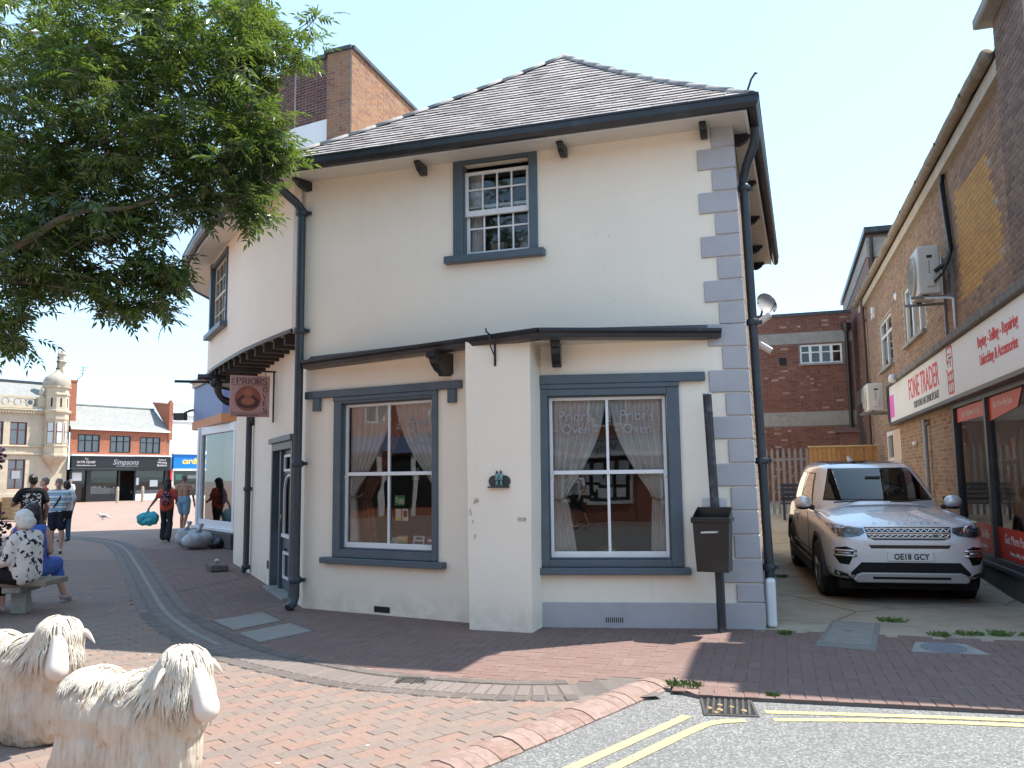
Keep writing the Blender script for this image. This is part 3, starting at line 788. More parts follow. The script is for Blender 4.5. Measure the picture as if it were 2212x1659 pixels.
# ---- windows
def big_window(name, T, fx0, fx1, fz0, fz1, ox0, ox1, oz0, oz1, lint, sill, meet, brk, lab):
    f = MB(T); e = -.035
    f.box(fx0, ox0 + .015, e, .02, fz0, fz1); f.box(ox1 - .015, fx1, e, .02, fz0, fz1)
    f.box(ox0 + .015, ox1 - .015, e, .02, oz1 - .015, fz1); f.box(ox0 + .015, ox1 - .015, e, .02, fz0, oz0 + .01)
    # inner bead
    f.box(ox0 + .012, ox0 + .03, .02, .07, oz0, oz1); f.box(ox1 - .03, ox1 - .012, .02, .07, oz0, oz1); f.box(ox0, ox1, .02, .07, oz1 - .03, oz1 - .012); f.box(ox0, ox1, .02, .07, oz0 + .01, oz0 + .03)
    w_ = f.build(name, SLATE_BLUE, cb, bevel=.005); w_['label'] = lab
    m = MB(T); m.box(*lint[:2], -.055, .0, lint[2], lint[3]); m.box(fx0 - .005, fx1 + .005, -.05, 0, lint[2] - .055, lint[2] - .002)
    for b in brk: m.box(b - .055, b + .055, -.055, 0, lint[2] - .16, lint[2] - .002)
    m.build('lintel', SLATE_BLUE, w_, bevel=.006)
    m = MB(T); m.box(sill[0], sill[1], -.10, .03, sill[2], sill[3]); m.build('sill', SLATE_BLUE, w_, bevel=.008)
    s = sash_window(w_, T, ox0 + .02, ox1 - .02, oz0 + .02, oz1 - .02, 2, [], meet, .03, .042, y=.05)
    m = MB(T)
    for x in (ox0 + .05, ox1 - .05): m.prism([(.035, 0), (.035, -.02), (.06, -.075), (.085, -.075), (.085, 0)], x - .018, x + .018, Matrix.Translation((0, 0, meet - .02)))
    m.build('sash_horn', WHITE, w_)
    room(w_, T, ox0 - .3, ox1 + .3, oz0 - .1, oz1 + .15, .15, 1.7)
    return w_
win1 = big_window('window', TL_, .50, 2.06, .655, 2.60, .60, 2.0, .74, 2.55, (.03, 2.40, 2.62, 2.715), (.35, 2.17, .575, .65), 1.66, (.22, 2.27), 'large slate blue window left of the pier')
win2 = big_window('window', TR_, .015, 1.555, .635, 2.56, .11, 1.44, .70, 2.50, (0.0, 1.84, 2.615, 2.715), (.02, 1.62, .555, .63), 1.645, (), 'large slate blue window right of the pier')
# upper window: twelve pane top sash slipped down over the bottom sash
f = MB(); e = -.03
f.box(-3.47, -3.345, e, .02, 4.29, 5.56); f.box(-2.495, -2.39, e, .02, 4.29, 5.56); f.box(-3.345, -2.495, e, .02, 5.45, 5.56)
f.box(-3.36, -3.335, .02, .14, 4.29, 5.45); f.box(-2.505, -2.48, .02, .14, 4.29, 5.45)
win3 = f.build('window', SLATE_BLUE, cb, bevel=.005); win3['label'] = 'upper many paned sash window, slightly open at the top'
m = MB(); m.box(-3.57, -2.30, -.10, .05, 4.20, 4.29); m.build('sill', SLATE_BLUE, win3, bevel=.008)
sash_window(win3, TU, -3.335, -2.505, 4.80, 5.365, 4, [5.135, ], None, .02, .042, y=.045)
sash_window(win3, TU, -3.335, -2.505, 4.295, 4.95, 4, [4.655], None, .02, .04, y=.095)
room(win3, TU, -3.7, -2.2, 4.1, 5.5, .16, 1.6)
for o_ in (win1, win2, win3): pass

# ---- curtains, posters, plant (things hanging or standing behind the glass)
def lace(name, col, tr):
    t = NT(name); nodes = t.t.nodes; out = nodes["Material Output"]; nodes.remove(t.b)
    d = t.n("ShaderNodeBsdfDiffuse"); d.inputs[0].default_value = (*col, 1); tl = t.n("ShaderNodeBsdfTranslucent"); tl.inputs[0].default_value = (*col, 1)
    tp = t.n("ShaderNodeBsdfTransparent")
    a = t.n("ShaderNodeMixShader"); a.inputs[0].default_value = .16; t.l(d.outputs[0], a.inputs[1]); t.l(tl.outputs[0], a.inputs[2])
    b = t.n("ShaderNodeMixShader"); b.inputs[0].default_value = tr; t.l(a.outputs[0], b.inputs[1]); t.l(tp.outputs[0], b.inputs[2])
    t.l(b.outputs[0], out.inputs[0]); return t.m
LACE = lace("white_net_curtain", (0.9, 0.885, 0.86), .07)
RUST = cloth_mat("rust_brown_curtain", (0.2, 0.075, 0.05), .3, 14)
def curtain(name, T, x_out, x_in_top, x_in_tie, x_out_tie, z_top, z_tie, z_bot, x_in_bot, y, mt, label, grp, nf=7):
    """a curtain pulled to one side and tied: x_out is the jamb side"""
    m = MB(T); nz, nx = 22, 44; vs = []
    for i in range(nz + 1):
        z = z_top + (z_bot - z_top) * i / nz
        if z > z_tie:
            k = (z_top - z) / (z_top - z_tie); k2 = k ** 1.25
            a = x_out + (x_out_tie - x_out) * k2; b = x_in_top + (x_in_tie - x_in_top) * k2 + .06 * math.sin(k * pi) * (1 if x_in_top > x_out else -1)
        else:
            k = (z_tie - z) / (z_tie - z_bot); a = x_out_tie + (x_out - x_out_tie) * k ** .6; b = x_in_tie + (x_in_bot - x_in_tie) * k ** .6
        wd = abs(b - a)
        for j in range(nx + 1):
            s_ = j / nx; x = a + (b - a) * s_
            yy = y + (.012 + .10 * .25 / (wd + .25)) * .45 * math.sin(s_ * nf * 2 * pi + 1.5 * noise.noise((z * 1.5, s_ * 3, y))) + .012 * noise.noise((x * 4, z * 2, y))
            vs.append((x, yy, z))
    fs = [(i * (nx + 1) + j, i * (nx + 1) + j + 1, (i + 1) * (nx + 1) + j + 1, (i + 1) * (nx + 1) + j) for i in range(nz) for j in range(nx)]
    m.add(vs, fs); o = m.build(name, mt, None, smooth=True); tag(o, label, 'curtain', grp, FB)
    return o
def tie(T, x0, x1, z, y):
    m = MB(T); m.tube([(x0 + (x1 - x0) * i / 8, y - .05 + .012 * abs(i - 4) / 4, z - .05 * math.sin(pi * i / 8)) for i in range(9)], .009, 6); return m
G1 = 'curtains in the restaurant windows'
curtain('net_curtain', TL_, .64, 1.28, .72, .64, 2.52, 1.42, .78, .80, .142, LACE, 'white net curtain tied back at the left of the window left of the pier', G1, 6)
curtain('net_curtain', TL_, 1.97, 1.33, 1.92, 1.97, 2.52, 1.5, .78, 1.9, .145, LACE, 'white net curtain swept to the right of the window left of the pier', G1, 6)
curtain('brown_curtain', TL_, .58, 1.40, .86, .64, 2.54, 1.35, .78, 1.0, .26, RUST, 'rust brown curtain behind the net at the left of the window left of the pier', G1, 5)
curtain('brown_curtain', TL_, 2.05, 1.36, 1.90, 2.05, 2.54, 1.45, .78, 1.85, .26, RUST, 'rust brown curtain at the right edge of the window left of the pier', G1, 5)
curtain('net_curtain', TR_, .14, .76, .30, .15, 2.47, 1.38, .74, .42, .142, LACE, 'white net curtain tied back at the left of the window beside the post', G1, 6)
curtain('net_curtain', TR_, 1.41, .80, 1.25, 1.40, 2.47, 1.38, .74, 1.22, .142, LACE, 'white net curtain tied back at the right of the window beside the post', G1, 6)
ROPE = paint("straw_rope", (0.3, 0.22, 0.1), .8, .3, 40)
for T_, x0, x1, z_, lab in ((TL_, .62, .88, 1.42, 'plaited curtain tie in the window left of the pier'), (TR_, .14, .33, 1.39, 'plaited curtain tie at the left of the window beside the post'), (TR_, 1.22, 1.41, 1.39, 'plaited curtain tie at the right of the window beside the post')):
    o = tie(T_, x0, x1, z_, .14).build('curtain_tie', ROPE, None, True); tag(o, lab, 'curtain tie', 'curtain ties', FB)
m = MB(); vs = [(-3.33 + .17 * j / 16, .21 + .014 * math.sin(j * 1.9), z_) for z_ in (5.42, 4.3) for j in range(17)]
m.add(vs, [(j, j + 1, 17 + j + 1, 17 + j) for j in range(16)]); o = m.build('net_curtain', LACE, None, True); tag(o, 'thin net curtain at the left side of the upper window', 'curtain', G1, FB)
# things on the upper sill
m = MB(Matrix.Translation((-2.97, .20, 4.31)) @ Matrix.Rotation(R(-14), 4, 'X') @ Matrix.Rotation(R(-4), 4, 'Y')); m.box(-.085, .085, 0, .012, 0, .19)
o = m.build('photo_frame', paint("brown_card", (0.33, 0.25, 0.19), .8, .1), None, bevel=.003); tag(o, 'back of a brown picture frame standing in the upper window', 'picture frame', None, FB)
m = MB(); rr = random.Random(5)
for i in range(14):
    x = -2.70 + rr.uniform(-.1, .12); zt = 4.31 + rr.uniform(.1, .24); m.tube([(-2.69 + rr.uniform(-.03, .03), .24, 4.31), ((x - 2.69) / 2, .24 + rr.uniform(-.03, .03), (4.31 + zt) / 2), (x, .24, zt)], .003, 4); m.ball((x, .24, zt), rr.uniform(.012, .025), 6)
o = m.build('dried_flowers', paint("dried_flower", (0.4, 0.36, 0.34), .9, .3, 30), None); tag(o, 'dried flowers standing in the upper window', 'flowers', None, FB)
# posters and leaflets in window 1
def card(T, x, z, wx, hz, col, name, lab, grp, tilt=0, y=.105, extra=None):
    t = thing(name, lab, 'leaflet', FB @ T @ Matrix.Translation((x, y, z)) @ Matrix.Rotation(tilt, 4, 'X'), grp)
    m = MB(); m.box(-wx / 2, wx / 2, 0, .003, 0, hz); m.build('sheet', flat_mat("card_%d_%d_%d" % tuple(int(c * 99) for c in col), col, .5), t)
    for (a, b, c, d, cc) in extra or []:
        m = MB(); m.box(a, b, -.001, 0, c, d); m.build('print', flat_mat("ink_%d_%d_%d" % tuple(int(q * 99) for q in cc), cc, .5), t)
    return t
GL = 'leaflets in the left restaurant window'
card(TL_, 1.43, 1.28, .15, .12, (.05, .3, .12), 'leaflet', 'green leaflet stuck high in the window left of the pier', GL, extra=[(-.02, .06, .02, .08, (.6, .6, .4)), (-.06, -.03, .03, .1, (.5, .6, .3))])
card(TL_, 1.41, 1.10, .085, .14, (.75, .72, .6), 'leaflet', 'cream and yellow leaflet below the green one in the window', GL, extra=[(-.04, .04, 0, .035, (.75, .5, .03))])
card(TL_, 1.51, 1.10, .085, .14, (.75, .75, .75), 'leaflet', 'white leaflet with a dark portrait in the window', GL, extra=[(-.028, .03, .04, .12, (.05, .045, .045)), (-.03, .01, .008, .026, (.7, .5, .05))])
for x_, wx, hz, col, lab, ex in ((1.33, .10, .10, (.6, .6, .62), 'pale leaflet propped at the foot of the window beside the glazing bar', []), (1.44, .16, .12, (.62, .38, .1), 'yellow and green leaflet propped at the foot of the window', [(-.06, .06, .02, .05, (.1, .35, .1)), (-.06, .05, .08, .1, (.75, .72, .6))]),
        (1.68, .16, .125, (.7, .7, .66), 'white leaflet with black print propped at the foot of the window', [(-.06, .06, .03, .06, (.02, .03, .1)), (-.05, .05, .08, .11, (.05, .05, .05))]), (1.87, .15, .12, (.2, .03, .12), 'purple and white leaflet propped at the foot of the window', [(-.06, .05, .06, .09, (.8, .7, .8))])):
    card(TL_, x_, .80, wx, hz, col, 'leaflet', lab, GL, R(-12), .13, ex)
card(TL_, 1.09, 1.56, .16, .2, (.03, .03, .03), 'wall_picture', 'small dark framed picture seen inside the window left of the pier', None, y=.9, extra=[(-.06, .06, .02, .18, (.3, .28, .22))])
for (T_, x_, l1, l2) in ((TL_, 1.75, "Prior's", "Oven"), (TR_, .43, "Prior's", "Oven"), (TR_, 1.10, "Prior's", "Oven")):
    ETCH = flat_mat("etched_white_lettering", (0.3, 0.305, 0.31), .6)
    pw = win1 if T_ is TL_ else win2
    text(l1, .17, T_ @ Matrix.Translation((x_, .069, 2.21)), ETCH, pw, xs=.85, ex=.0005)
    text("The", .09, T_ @ Matrix.Translation((x_ - .28, .069, 2.18)) @ Matrix.Rotation(-pi / 2, 4, 'Y'), ETCH, pw, ex=.0005, align='LEFT')
    text("- " + l2 + " -", .15, T_ @ Matrix.Translation((x_, .069, 2.07)), ETCH, pw, xs=.95, ex=.0005)
    if T_ is TL_: text("Restaurant", .08, T_ @ Matrix.Translation((x_, .069, 1.99)), ETCH, pw, ex=.0005)
# spider plant
sp = thing('spider_plant', 'striped spider plant in a small pot behind the window beside the post', 'plant', FB @ TR_ @ Matrix.Translation((.78, .22, .72)))
m = MB(); m.lathe([(.045, 0), (.06, .09), (.055, .09), (.05, .075), (.001, .075)], 12); m.build('pot', flat_mat("white_pot", (.5, .5, .48), .4), sp, True)
LEAFY = piece_mat("spider_leaf", [(0, (.16, .22, .06)), (.5, (.3, .34, .14)), (1, (.4, .42, .22))], .5, .1, 20, .1)
rr = random.Random(11)
for i in range(26):
    a = rr.uniform(0, 2 * pi); L = rr.uniform(.16, .28); m = MB(); vs = []; up = rr.uniform(.5, 1.5)
    for k in range(6):
        t = k / 5; r_ = L * t; z = .09 + L * (up * t - 1.35 * t * t * .9); wv = .009 * (1 - t * .9)
        c, s_ = math.cos(a), math.sin(a) * .5
        vs += [(c * r_ - s_ * wv * 2, s_ * r_ + c * wv, z), (c * r_ + s_ * wv * 2, s_ * r_ - c * wv, z)]
    m.add(vs, [(2 * k, 2 * k + 1, 2 * k + 3, 2 * k + 2) for k in range(5)]); m.build('leaf', LEAFY, sp)

# ---- eaves: soffit, fascia, gutter, brackets
WING = [(-5.72, 0), (-6.15, .31), (-6.76, .77), (-7.48, 1.35), (-8.47, 2.23), (-9.35, 3.07), (-10.12, 3.97), (-10.6, 4.8), (-10.85, 5.7), (-10.9, 6.6)]
WING_E = []
for i, p in enumerate(WING):
    a = Vector(WING[max(i - 1, 0)]); b = Vector(WING[min(i + 1, len(WING) - 1)]); t = (b - a).normalized(); WING_E.append(tuple(Vector(p) + Vector((-t.y, t.x)) * (-.0) + Vector((t.y, -t.x)) * -.40))
WING_E = [(p[0], p[1]) for p in WING_E]
EV_ALL = [(.27, 6.55), (.06, -.42), (-5.86, -.44)] + WING_E[1:]
WALL_ALL = [(-.06, 6.6), (-.11, 0), (-5.7, 0)] + WING[1:]
m = MB()
for i in range(len(EV_ALL) - 1):
    a, b, c, d = EV_ALL[i], EV_ALL[i + 1], WALL_ALL[i + 1], WALL_ALL[i]
    m.poly([(*a, 5.485), (*b, 5.485), (*c, 5.50), (*d, 5.50)])
m.build('soffit', SOFFIT, cb)
def sweep(m, pts, prof, closed=False):
    """profile (d outward, z) swept along plan polyline; outward = right of travel"""
    P = [Vector(p) for p in pts]; ring = []
    for i, p in enumerate(P):
        a = (P[i] - P[i - 1]).normalized() if i > 0 else (P[1] - P[0]).normalized()
        b = (P[i + 1] - P[i]).normalized() if i < len(P) - 1 else a
        na, nb = Vector((a.y, -a.x)), Vector((b.y, -b.x)); n_ = (na + nb); n_ = n_ / max(.3, n_.dot(na))
        ring.append([(p.x + n_.x * d, p.y + n_.y * d, z) for d, z in prof])
    k = len(prof); vs = [q for r in ring for q in r]; fs = []
    for i in range(len(P) - 1):
        for j in range(k):
            fs.append((i * k + j, i * k + (j + 1) % k, (i + 1) * k + (j + 1) % k, (i + 1) * k + j))
    fs += [tuple(range(k - 1, -1, -1)), tuple(range((len(P) - 1) * k, len(P) * k))]
    m.add(vs, fs)
EVR = EV_ALL[::-1]   # travel wing -> corner -> side so that outward is to the right
m = MB(); sweep(m, EV_ALL, [(.0, 5.47), (.0, 5.60), (.03, 5.60), (.03, 5.47)]); m.build('fascia_board', WHITE, cb)
m = MB(); gp = [(-.005, 5.60), (-.005, 5.55), (-.02, 5.485), (-.055, 5.455), (-.10, 5.465), (-.125, 5.51), (-.125, 5.575), (-.135, 5.58), (-.135, 5.60)]
sweep(m, EV_ALL, gp); m.build('gutter', BLACK, cb)
for u in (-3.86, -2.05, -.42): bracket(frame(u, 0, 0, 5.49), .13, .26, .075)
bracket(frame(-5.5, 0.02, R(-20), 5.49), .13, .28, .075)
for v in (.28, 1.9, 3.5, 5.2, 6.4): bracket(W2((-.11, 0), (-.05, 7)) @ frame(v, 0, 0, 5.49), .13, .2, .075)

# ---- roof
AP = (-2.62, 2.5, 8.02); ZE = 5.62
def prof_t(t): return ZE + (AP[2] - ZE) * (.88 * t + .12 * t * t)
E0, E1 = (-5.92, -.50), (.13, -.49)      # front eave ends
def front(s_, t):                         # s_ 0..1 along, t 0..1 up
    a = Vector((E0[0] + (AP[0] - E0[0]) * t, E0[1] + (AP[1] - E0[1]) * t)); b = Vector((E1[0] + (AP[0] - E1[0]) * t, E1[1] + (AP[1] - E1[1]) * t))
    p = a.lerp(b, s_); return (p.x, p.y, prof_t(t))
m = MB(); N = 14
for i in range(N):
    t0, t1 = i / N, (i + 1) / N; d = lambda p: (p[0], p[1], p[2] - .03)
    m.poly([d(front(0, t0)), d(front(1, t0)), d(front(1, t1)), d(front(0, t1))])
# right slope and back along the ridge
for i in range(N):
    t0, t1 = i / N, (i + 1) / N
    r0 = (E1[0] + (AP[0] - E1[0]) * t0, E1[1] + (AP[1] - E1[1]) * t0, prof_t(t0) - .03); r1 = (E1[0] + (AP[0] - E1[0]) * t1, E1[1] + (AP[1] - E1[1]) * t1, prof_t(t1) - .03)
    m.poly([r0, (r0[0] + .2, 6.7, r0[2]), (r1[0], 6.7, r1[2]), r1])
# left slope down to the curved wing eaves
lw = [E0] + [(p[0], p[1]) for p in WING_E[1:]]
for i in range(len(lw) - 1):
    for k in range(6):
        t0, t1 = k / 6, (k + 1) / 6
        def lp(p, t, f):
            q = Vector((p[0], p[1])).lerp(Vector((AP[0], AP[1] + 4.2 * f)), t); return (q.x, q.y, prof_t(t) - .03)
        f0, f1 = i / (len(lw) - 1), (i + 1) / (len(lw) - 1)
        m.poly([lp(lw[i], t0, f0), lp(lw[i], t1, f0), lp(lw[i + 1], t1, f1), lp(lw[i + 1], t0, f1)])
roof = m.build('roof', paint("roof_underlay", (0.1, 0.095, 0.09), .9), cb)
SLATE = piece_mat("weathered_roof_slates", [(0, (.3, .255, .24)), (.3, (.41, .36, .335)), (.7, (.48, .43, .395)), (1, (.34, .28, .265))], .8, .22, 18, .5, 60, .4, (.25, .205, .2), 1.6)
RIDGE = piece_mat("grey_ridge_tiles", [(0, (.32, .3, .285)), (1, (.4, .375, .35))], .85, .35, 12, .5, 50, .4, (.13, .12, .1), 2)
um = []
for wd in (.19, .092):
    vs = [(-wd / 2, -.085, 0), (wd / 2, -.085, 0), (wd / 2, .11, -.009), (-wd / 2, .11, -.009), (-wd / 2, -.085, -.008), (wd / 2, -.085, -.008), (wd / 2, .11, -.014), (-wd / 2, .11, -.014)]
    me = bpy.data.meshes.new('slate'); me.from_pydata(vs, [], [(0, 1, 2, 3), (0, 4, 5, 1), (1, 5, 6, 2), (0, 3, 7, 4)]); me.materials.append(SLATE); um.append(me)
P = []; rr = random.Random(9); slope_len = math.hypot(AP[1] - E0[1], AP[2] - ZE); nrow = 26
for r_ in range(nrow):
    t = (r_ + .45) / nrow; p0, p1 = Vector(front(0, t)), Vector(front(1, t)); L = (p1 - p0).length
    dz = Vector(front(.5, t + .02)) - Vector(front(.5, t - .02)); pit = math.atan2(dz.z, math.hypot(dz.x, dz.y))
    ex = (p1 - p0).normalized(); ang = math.atan2(ex.y, ex.x); x = .02 + (.098 if r_ % 2 else 0)
    if r_ % 2: pass
    while x < L - .06:
        k = 0 if x + .19 < L else 1
        wd = (.19, .092)[k]; c = p0 + ex * (x + wd / 2)
        P.append((Matrix.Translation(c + Vector((0, 0, .012 + rr.uniform(0, .004)))) @ Matrix.Rotation(ang, 4, 'Z') @ Matrix.Rotation(pit - .05 + rr.uniform(-.012, .012), 4, 'X') @ Matrix.Rotation(rr.uniform(-.008, .008), 4, 'Z'), k)); x += wd + .006
scatter_pieces(roof, 'slate', P, um, SLATE, 300, 'slates', FB)
# hip tiles: rounded half pipes stepping over each other
def hip(pts, n, r=.095):
    P_ = [Vector(p) for p in pts]; L = [0]
    for a, b in zip(P_, P_[1:]): L.append(L[-1] + (b - a).length)
    def at(s_):
        for i in range(len(P_) - 1):
            if s_ <= L[i + 1] or i == len(P_) - 2: return P_[i].lerp(P_[i + 1], (s_ - L[i]) / (L[i + 1] - L[i]))
    for i in range(n):
        a, b = at(L[-1] * i / n - .02 if i else 0), at(L[-1] * (i + 1) / n)
        d = (b - a).normalized(); sd = d.cross(Vector((0, 0, 1))).normalized(); up = sd.cross(d)
        m = MB(); k = 9
        for (c, rad) in ((a, r * 1.03), (b, r * .97)):
            for q in range(k):
                th = pi * (q / (k - 1)) * 1.0; m.v.append(tuple(c + sd * math.cos(th) * rad + up * (math.sin(th) * rad * .62 - .02)))
            for q in range(k):
                th = pi * (q / (k - 1)); rad2 = rad - .02; m.v.append(tuple(c + sd * math.cos(th) * rad2 + up * (math.sin(th) * rad2 * .62 - .02)))
        for q in range(k - 1): m.f += [(q, q + 1, 2 * k + q + 1, 2 * k + q), (q + 1, q, k + q, k + q + 1), (2 * k + q, 2 * k + q + 1, 3 * k + q + 1, 3 * k + q)]
        o = m.build('hip_tile', RIDGE, roof, True)
        o.location.z = random.uniform(-.006, .006)
hipL = [(E0[0] + (AP[0] - E0[0]) * t, E0[1] + (AP[1] - E0[1]) * t, prof_t(t) - .005) for t in [i / 14 for i in range(15)]]
hipR = [(E1[0] + (AP[0] - E1[0]) * t, E1[1] + (AP[1] - E1[1]) * t, prof_t(t) - .01) for t in [i / 14 for i in range(15)]]
hip(hipL, 12); hip(hipR, 12)
hip([(AP[0], AP[1] + .2, AP[2] - .03), (AP[0], 6.6, AP[2] - .03)], 10)
hip([(p[0], p[1], 5.70) for p in [E0] + WING_E[1:]], 16, .10)
m = MB(Matrix.Translation((E1[0] - .05, E1[1] + .08, 5.70))); m.tube([(0, 0, 0), (.04, -.03, .10), (.09, -.05, .16), (.10, -.06, .14)], .012, 6); m.build('hip_iron', IRON, roof, True)

# ---- curved, jettied wing
def ribbon(m, pts, z0, z1, openings=(), flip=False):
    P = [Vector(p) for p in pts]; L = [0]
    for a, b in zip(P, P[1:]): L.append(L[-1] + (b - a).length)
    def at(s_):
        for i in range(len(P) - 1):
            if s_ <= L[i + 1] + 1e-9 or i == len(P) - 2: return P[i].lerp(P[i + 1], (s_ - L[i]) / (L[i + 1] - L[i]))
    xs = sorted(set(L + [o[0] for o in openings] + [o[1] for o in openings])); zs = sorted(set([z0, z1] + [o[2] for o in openings] + [o[3] for o in openings]))
    for a, b in zip(xs, xs[1:]):
        for c, d in zip(zs, zs[1:]):
            if any(o[0] < (a + b) / 2 < o[1] and o[2] < (c + d) / 2 < o[3] for o in openings): continue
            pa, pb = at(a), at(b); q = [(*pa, c), (*pb, c), (*pb, d), (*pa, d)]; m.poly(q[::-1] if flip else q)
    return at, L
WS = [tuple(p) for p in catmull(WING, 5)]
m = MB(); WO = (3.3, 4.75, 4.20, 5.40)
at_w, Lw = ribbon(m, WS, 3.54, 5.52, [WO], True); m.poly([(-5.74, 0, 3.54), (-5.56, 0, 3.54), (-5.56, 0, 5.52), (-5.74, 0, 5.52)])
o = m.build('curved_upper_wall', CREAM, cb); shade(o.data, 35)
# soffit of the overhang (boards), joists, edge trim
G0, G1_ = Vector((-5.55, .08)), Vector((-8.49, 3.17)); gd = (G1_ - G0).normalized(); gn = Vector((-gd.y, gd.x))  # towards the street
if gn.x > 0: gn = -gn
GEND = G0 + gd * 6.6
m = MB(); m.add([(*G0, 3.545), (*GEND, 3.545)] + [(*p, 3.545) for p in reversed(WS[:48])], [tuple(range(2 + 48))]); m.build('overhang_boarding', SOFFIT, cb)
for i in range(13):
    t = .42 + i * .40; p = G0 + gd * t; far = None
    for a, b in zip(WS, WS[1:]):     # where the ray from the wall meets the curved face
        A_, B_ = Vector(a) - p, Vector(b) - p; da, db = A_.dot(gd), B_.dot(gd)
        if (da - 0) * (db - 0) <= 0: k = da / (da - db) if da != db else 0; far = (A_ + (B_ - A_) * k).dot(gn)
    if far is None or far < .05: continue
    T = Matrix(((gn.x, -gd.x, 0, p.x), (gn.y, -gd.y, 0, p.y), (0, 0, 1, 0), (0, 0, 0, 1))); m = MB(T); m.box(-.02, far - .03, -.045, .045, 3.39, 3.543); m.build('joist', BEAM, cb, bevel=.006)
m = MB(); ring = []
sweep(m, [tuple(p) for p in WS[:48]][::-1], [(-.0, 3.50), (.025, 3.50), (.03, 3.55), (-.0, 3.55)]); m.build('jetty_edge', BLACK, cb)
# ground floor wall of the wing with the doorway
TW = W2(tuple(G1_), tuple(G0)); LW = (G1_ - G0).length     # x from far pipe towards the corner pipe
def wx(t): return LW - t                                     # t measured from the corner
m = MB(TW); wall(m, -2.2, LW, 0, 3.56, [(wx(2.30), wx(.74), 0.03, 2.14)], .16); m.build('wing_wall', CREAM, cb)
m = MB(); m.poly([(-5.56, .08, 0), (-5.5, .05, 0), (-5.5, .05, 3.56), (-5.56, .08, 3.56)]); m.build('corner_return', CREAM, cb)
door = None
m = MB(TW); x0, x1 = wx(2.30), wx(.74)
m.box(x0, x0 + .09, -.03, .16, 0.03, 2.14); m.box(x1 - .09, x1, -.03, .16, .03, 2.14); m.box(x0 + .09, x1 - .09, -.03, .16, 2.03, 2.14); m.box(x0 + .42, x0 + .50, .02, .16, .03, 2.03)
door = m.build('doorway', SLATE_BLUE, cb, bevel=.005)
m = MB(TW); m.box(x0 - .06, x1 + .06, -.07, 0, 2.14, 2.22); m.build('door_head', SLATE_BLUE, door, bevel=.006)
m = MB(TW); m.box(x0 + .09, x0 + .42, .10, .13, .12, .82); m.build('side_panel', WHITE, door)
m = MB(TW); m.box(x0 + .09, x0 + .42, .07, .13, .82, .90); m.box(x0 + .09, x0 + .42, .07, .13, .03, .12); m.build('side_rail', SLATE_BLUE, door)
m = MB(TW); m.poly([(x0 + .09, .115, .9), (x0 + .42, .115, .9), (x0 + .42, .115, 2.03), (x0 + .09, .115, 2.03)]); m.build('side_light', GLASS, door)
dx0, dx1 = x0 + .50, x1 - .09; dm = (dx0 + dx1) / 2
DT = TW
m = MB(DT); gx0, gx1 = dx0 + .13, dx1 - .13
m.box(dx0, gx0, .07, .115, .05, 2.03); m.box(gx1, dx1, .07, .115, .05, 2.03); m.box(gx0, gx1, .07, .115, .05, .17); m.box(gx0, gx1, .07, .115, .62, .82); m.box(gx0, gx1, .07, .115, 1.68, 1.74); m.box(gx0, gx1, .07, .115, 1.94, 2.03)
m.box(gx0, gx1, .10, .112, .17, .62)
dl = m.build('door_leaf', SLATE_BLUE, door, bevel=.003)
def mould(x0_, x1_, z0_, z1_, name='moulding', arch=False):
    m = MB(DT); w_ = .035
    if not arch:
        m.box(x0_, x0_ + w_, .045, .075, z0_, z1_); m.box(x1_ - w_, x1_, .045, .075, z0_, z1_); m.box(x0_ + w_, x1_ - w_, .045, .075, z0_, z0_ + w_); m.box(x0_ + w_, x1_ - w_, .045, .075, z1_ - w_, z1_)
    else:
        r = (x1_ - x0_) / 2; c = (x0_ + x1_) / 2; zc_ = z1_ - r * .75
        m.box(x0_, x0_ + w_, .045, .075, z0_, zc_); m.box(x1_ - w_, x1_, .045, .075, z0_, zc_); m.box(x0_ - .03, x1_ + .03, .03, .08, z0_ - .04, z0_ + .01)
        k = 10
        for i in range(k):
            a, b = pi * i / k, pi * (i + 1) / k
            P4 = [(c + math.cos(q) * rr_, zc_ + math.sin(q) * rr_ * .75) for q, rr_ in ((a, r), (b, r), (b, r - w_), (a, r - w_))]; m.flat(P4, .045, .075)
    m.build(name, WHITE, door)
mould(gx0 - .01, gx1 + .01, 1.72, 1.96); mould(gx0 - .01, gx1 + .01, .82, 1.68, arch=True); mould(gx0 + .02, gx1 - .02, .2, .58)
m = MB(DT); m.poly([(gx0, .095, .82), (gx1, .095, .82), (gx1, .095, 1.68), (gx0, .095, 1.68)]); m.build('door_glass', GLASS, door)
m = MB(DT); m.poly([(gx0, .095, 1.74), (gx1, .095, 1.74), (gx1, .095, 1.94), (gx0, .095, 1.94)]); m.build('top_light', GLASS, door)
m = MB(DT); m.tube([(dx0 + .06, .03, 1.0), (dx0 + .06, .02, 1.05), (dx0 + .06, .035, 1.1)], .009, 6); m.build('handle', flat_mat("brass", (.6, .42, .15), .3, 1), dl, True)
m = MB(TW); m.box(x0, x1, -.12, .18, -.01, .035); m.build('doorstep', CONC, door, bevel=.006)
room(door, TW, x0, x1, 0, 2.2, .17, 1.2)
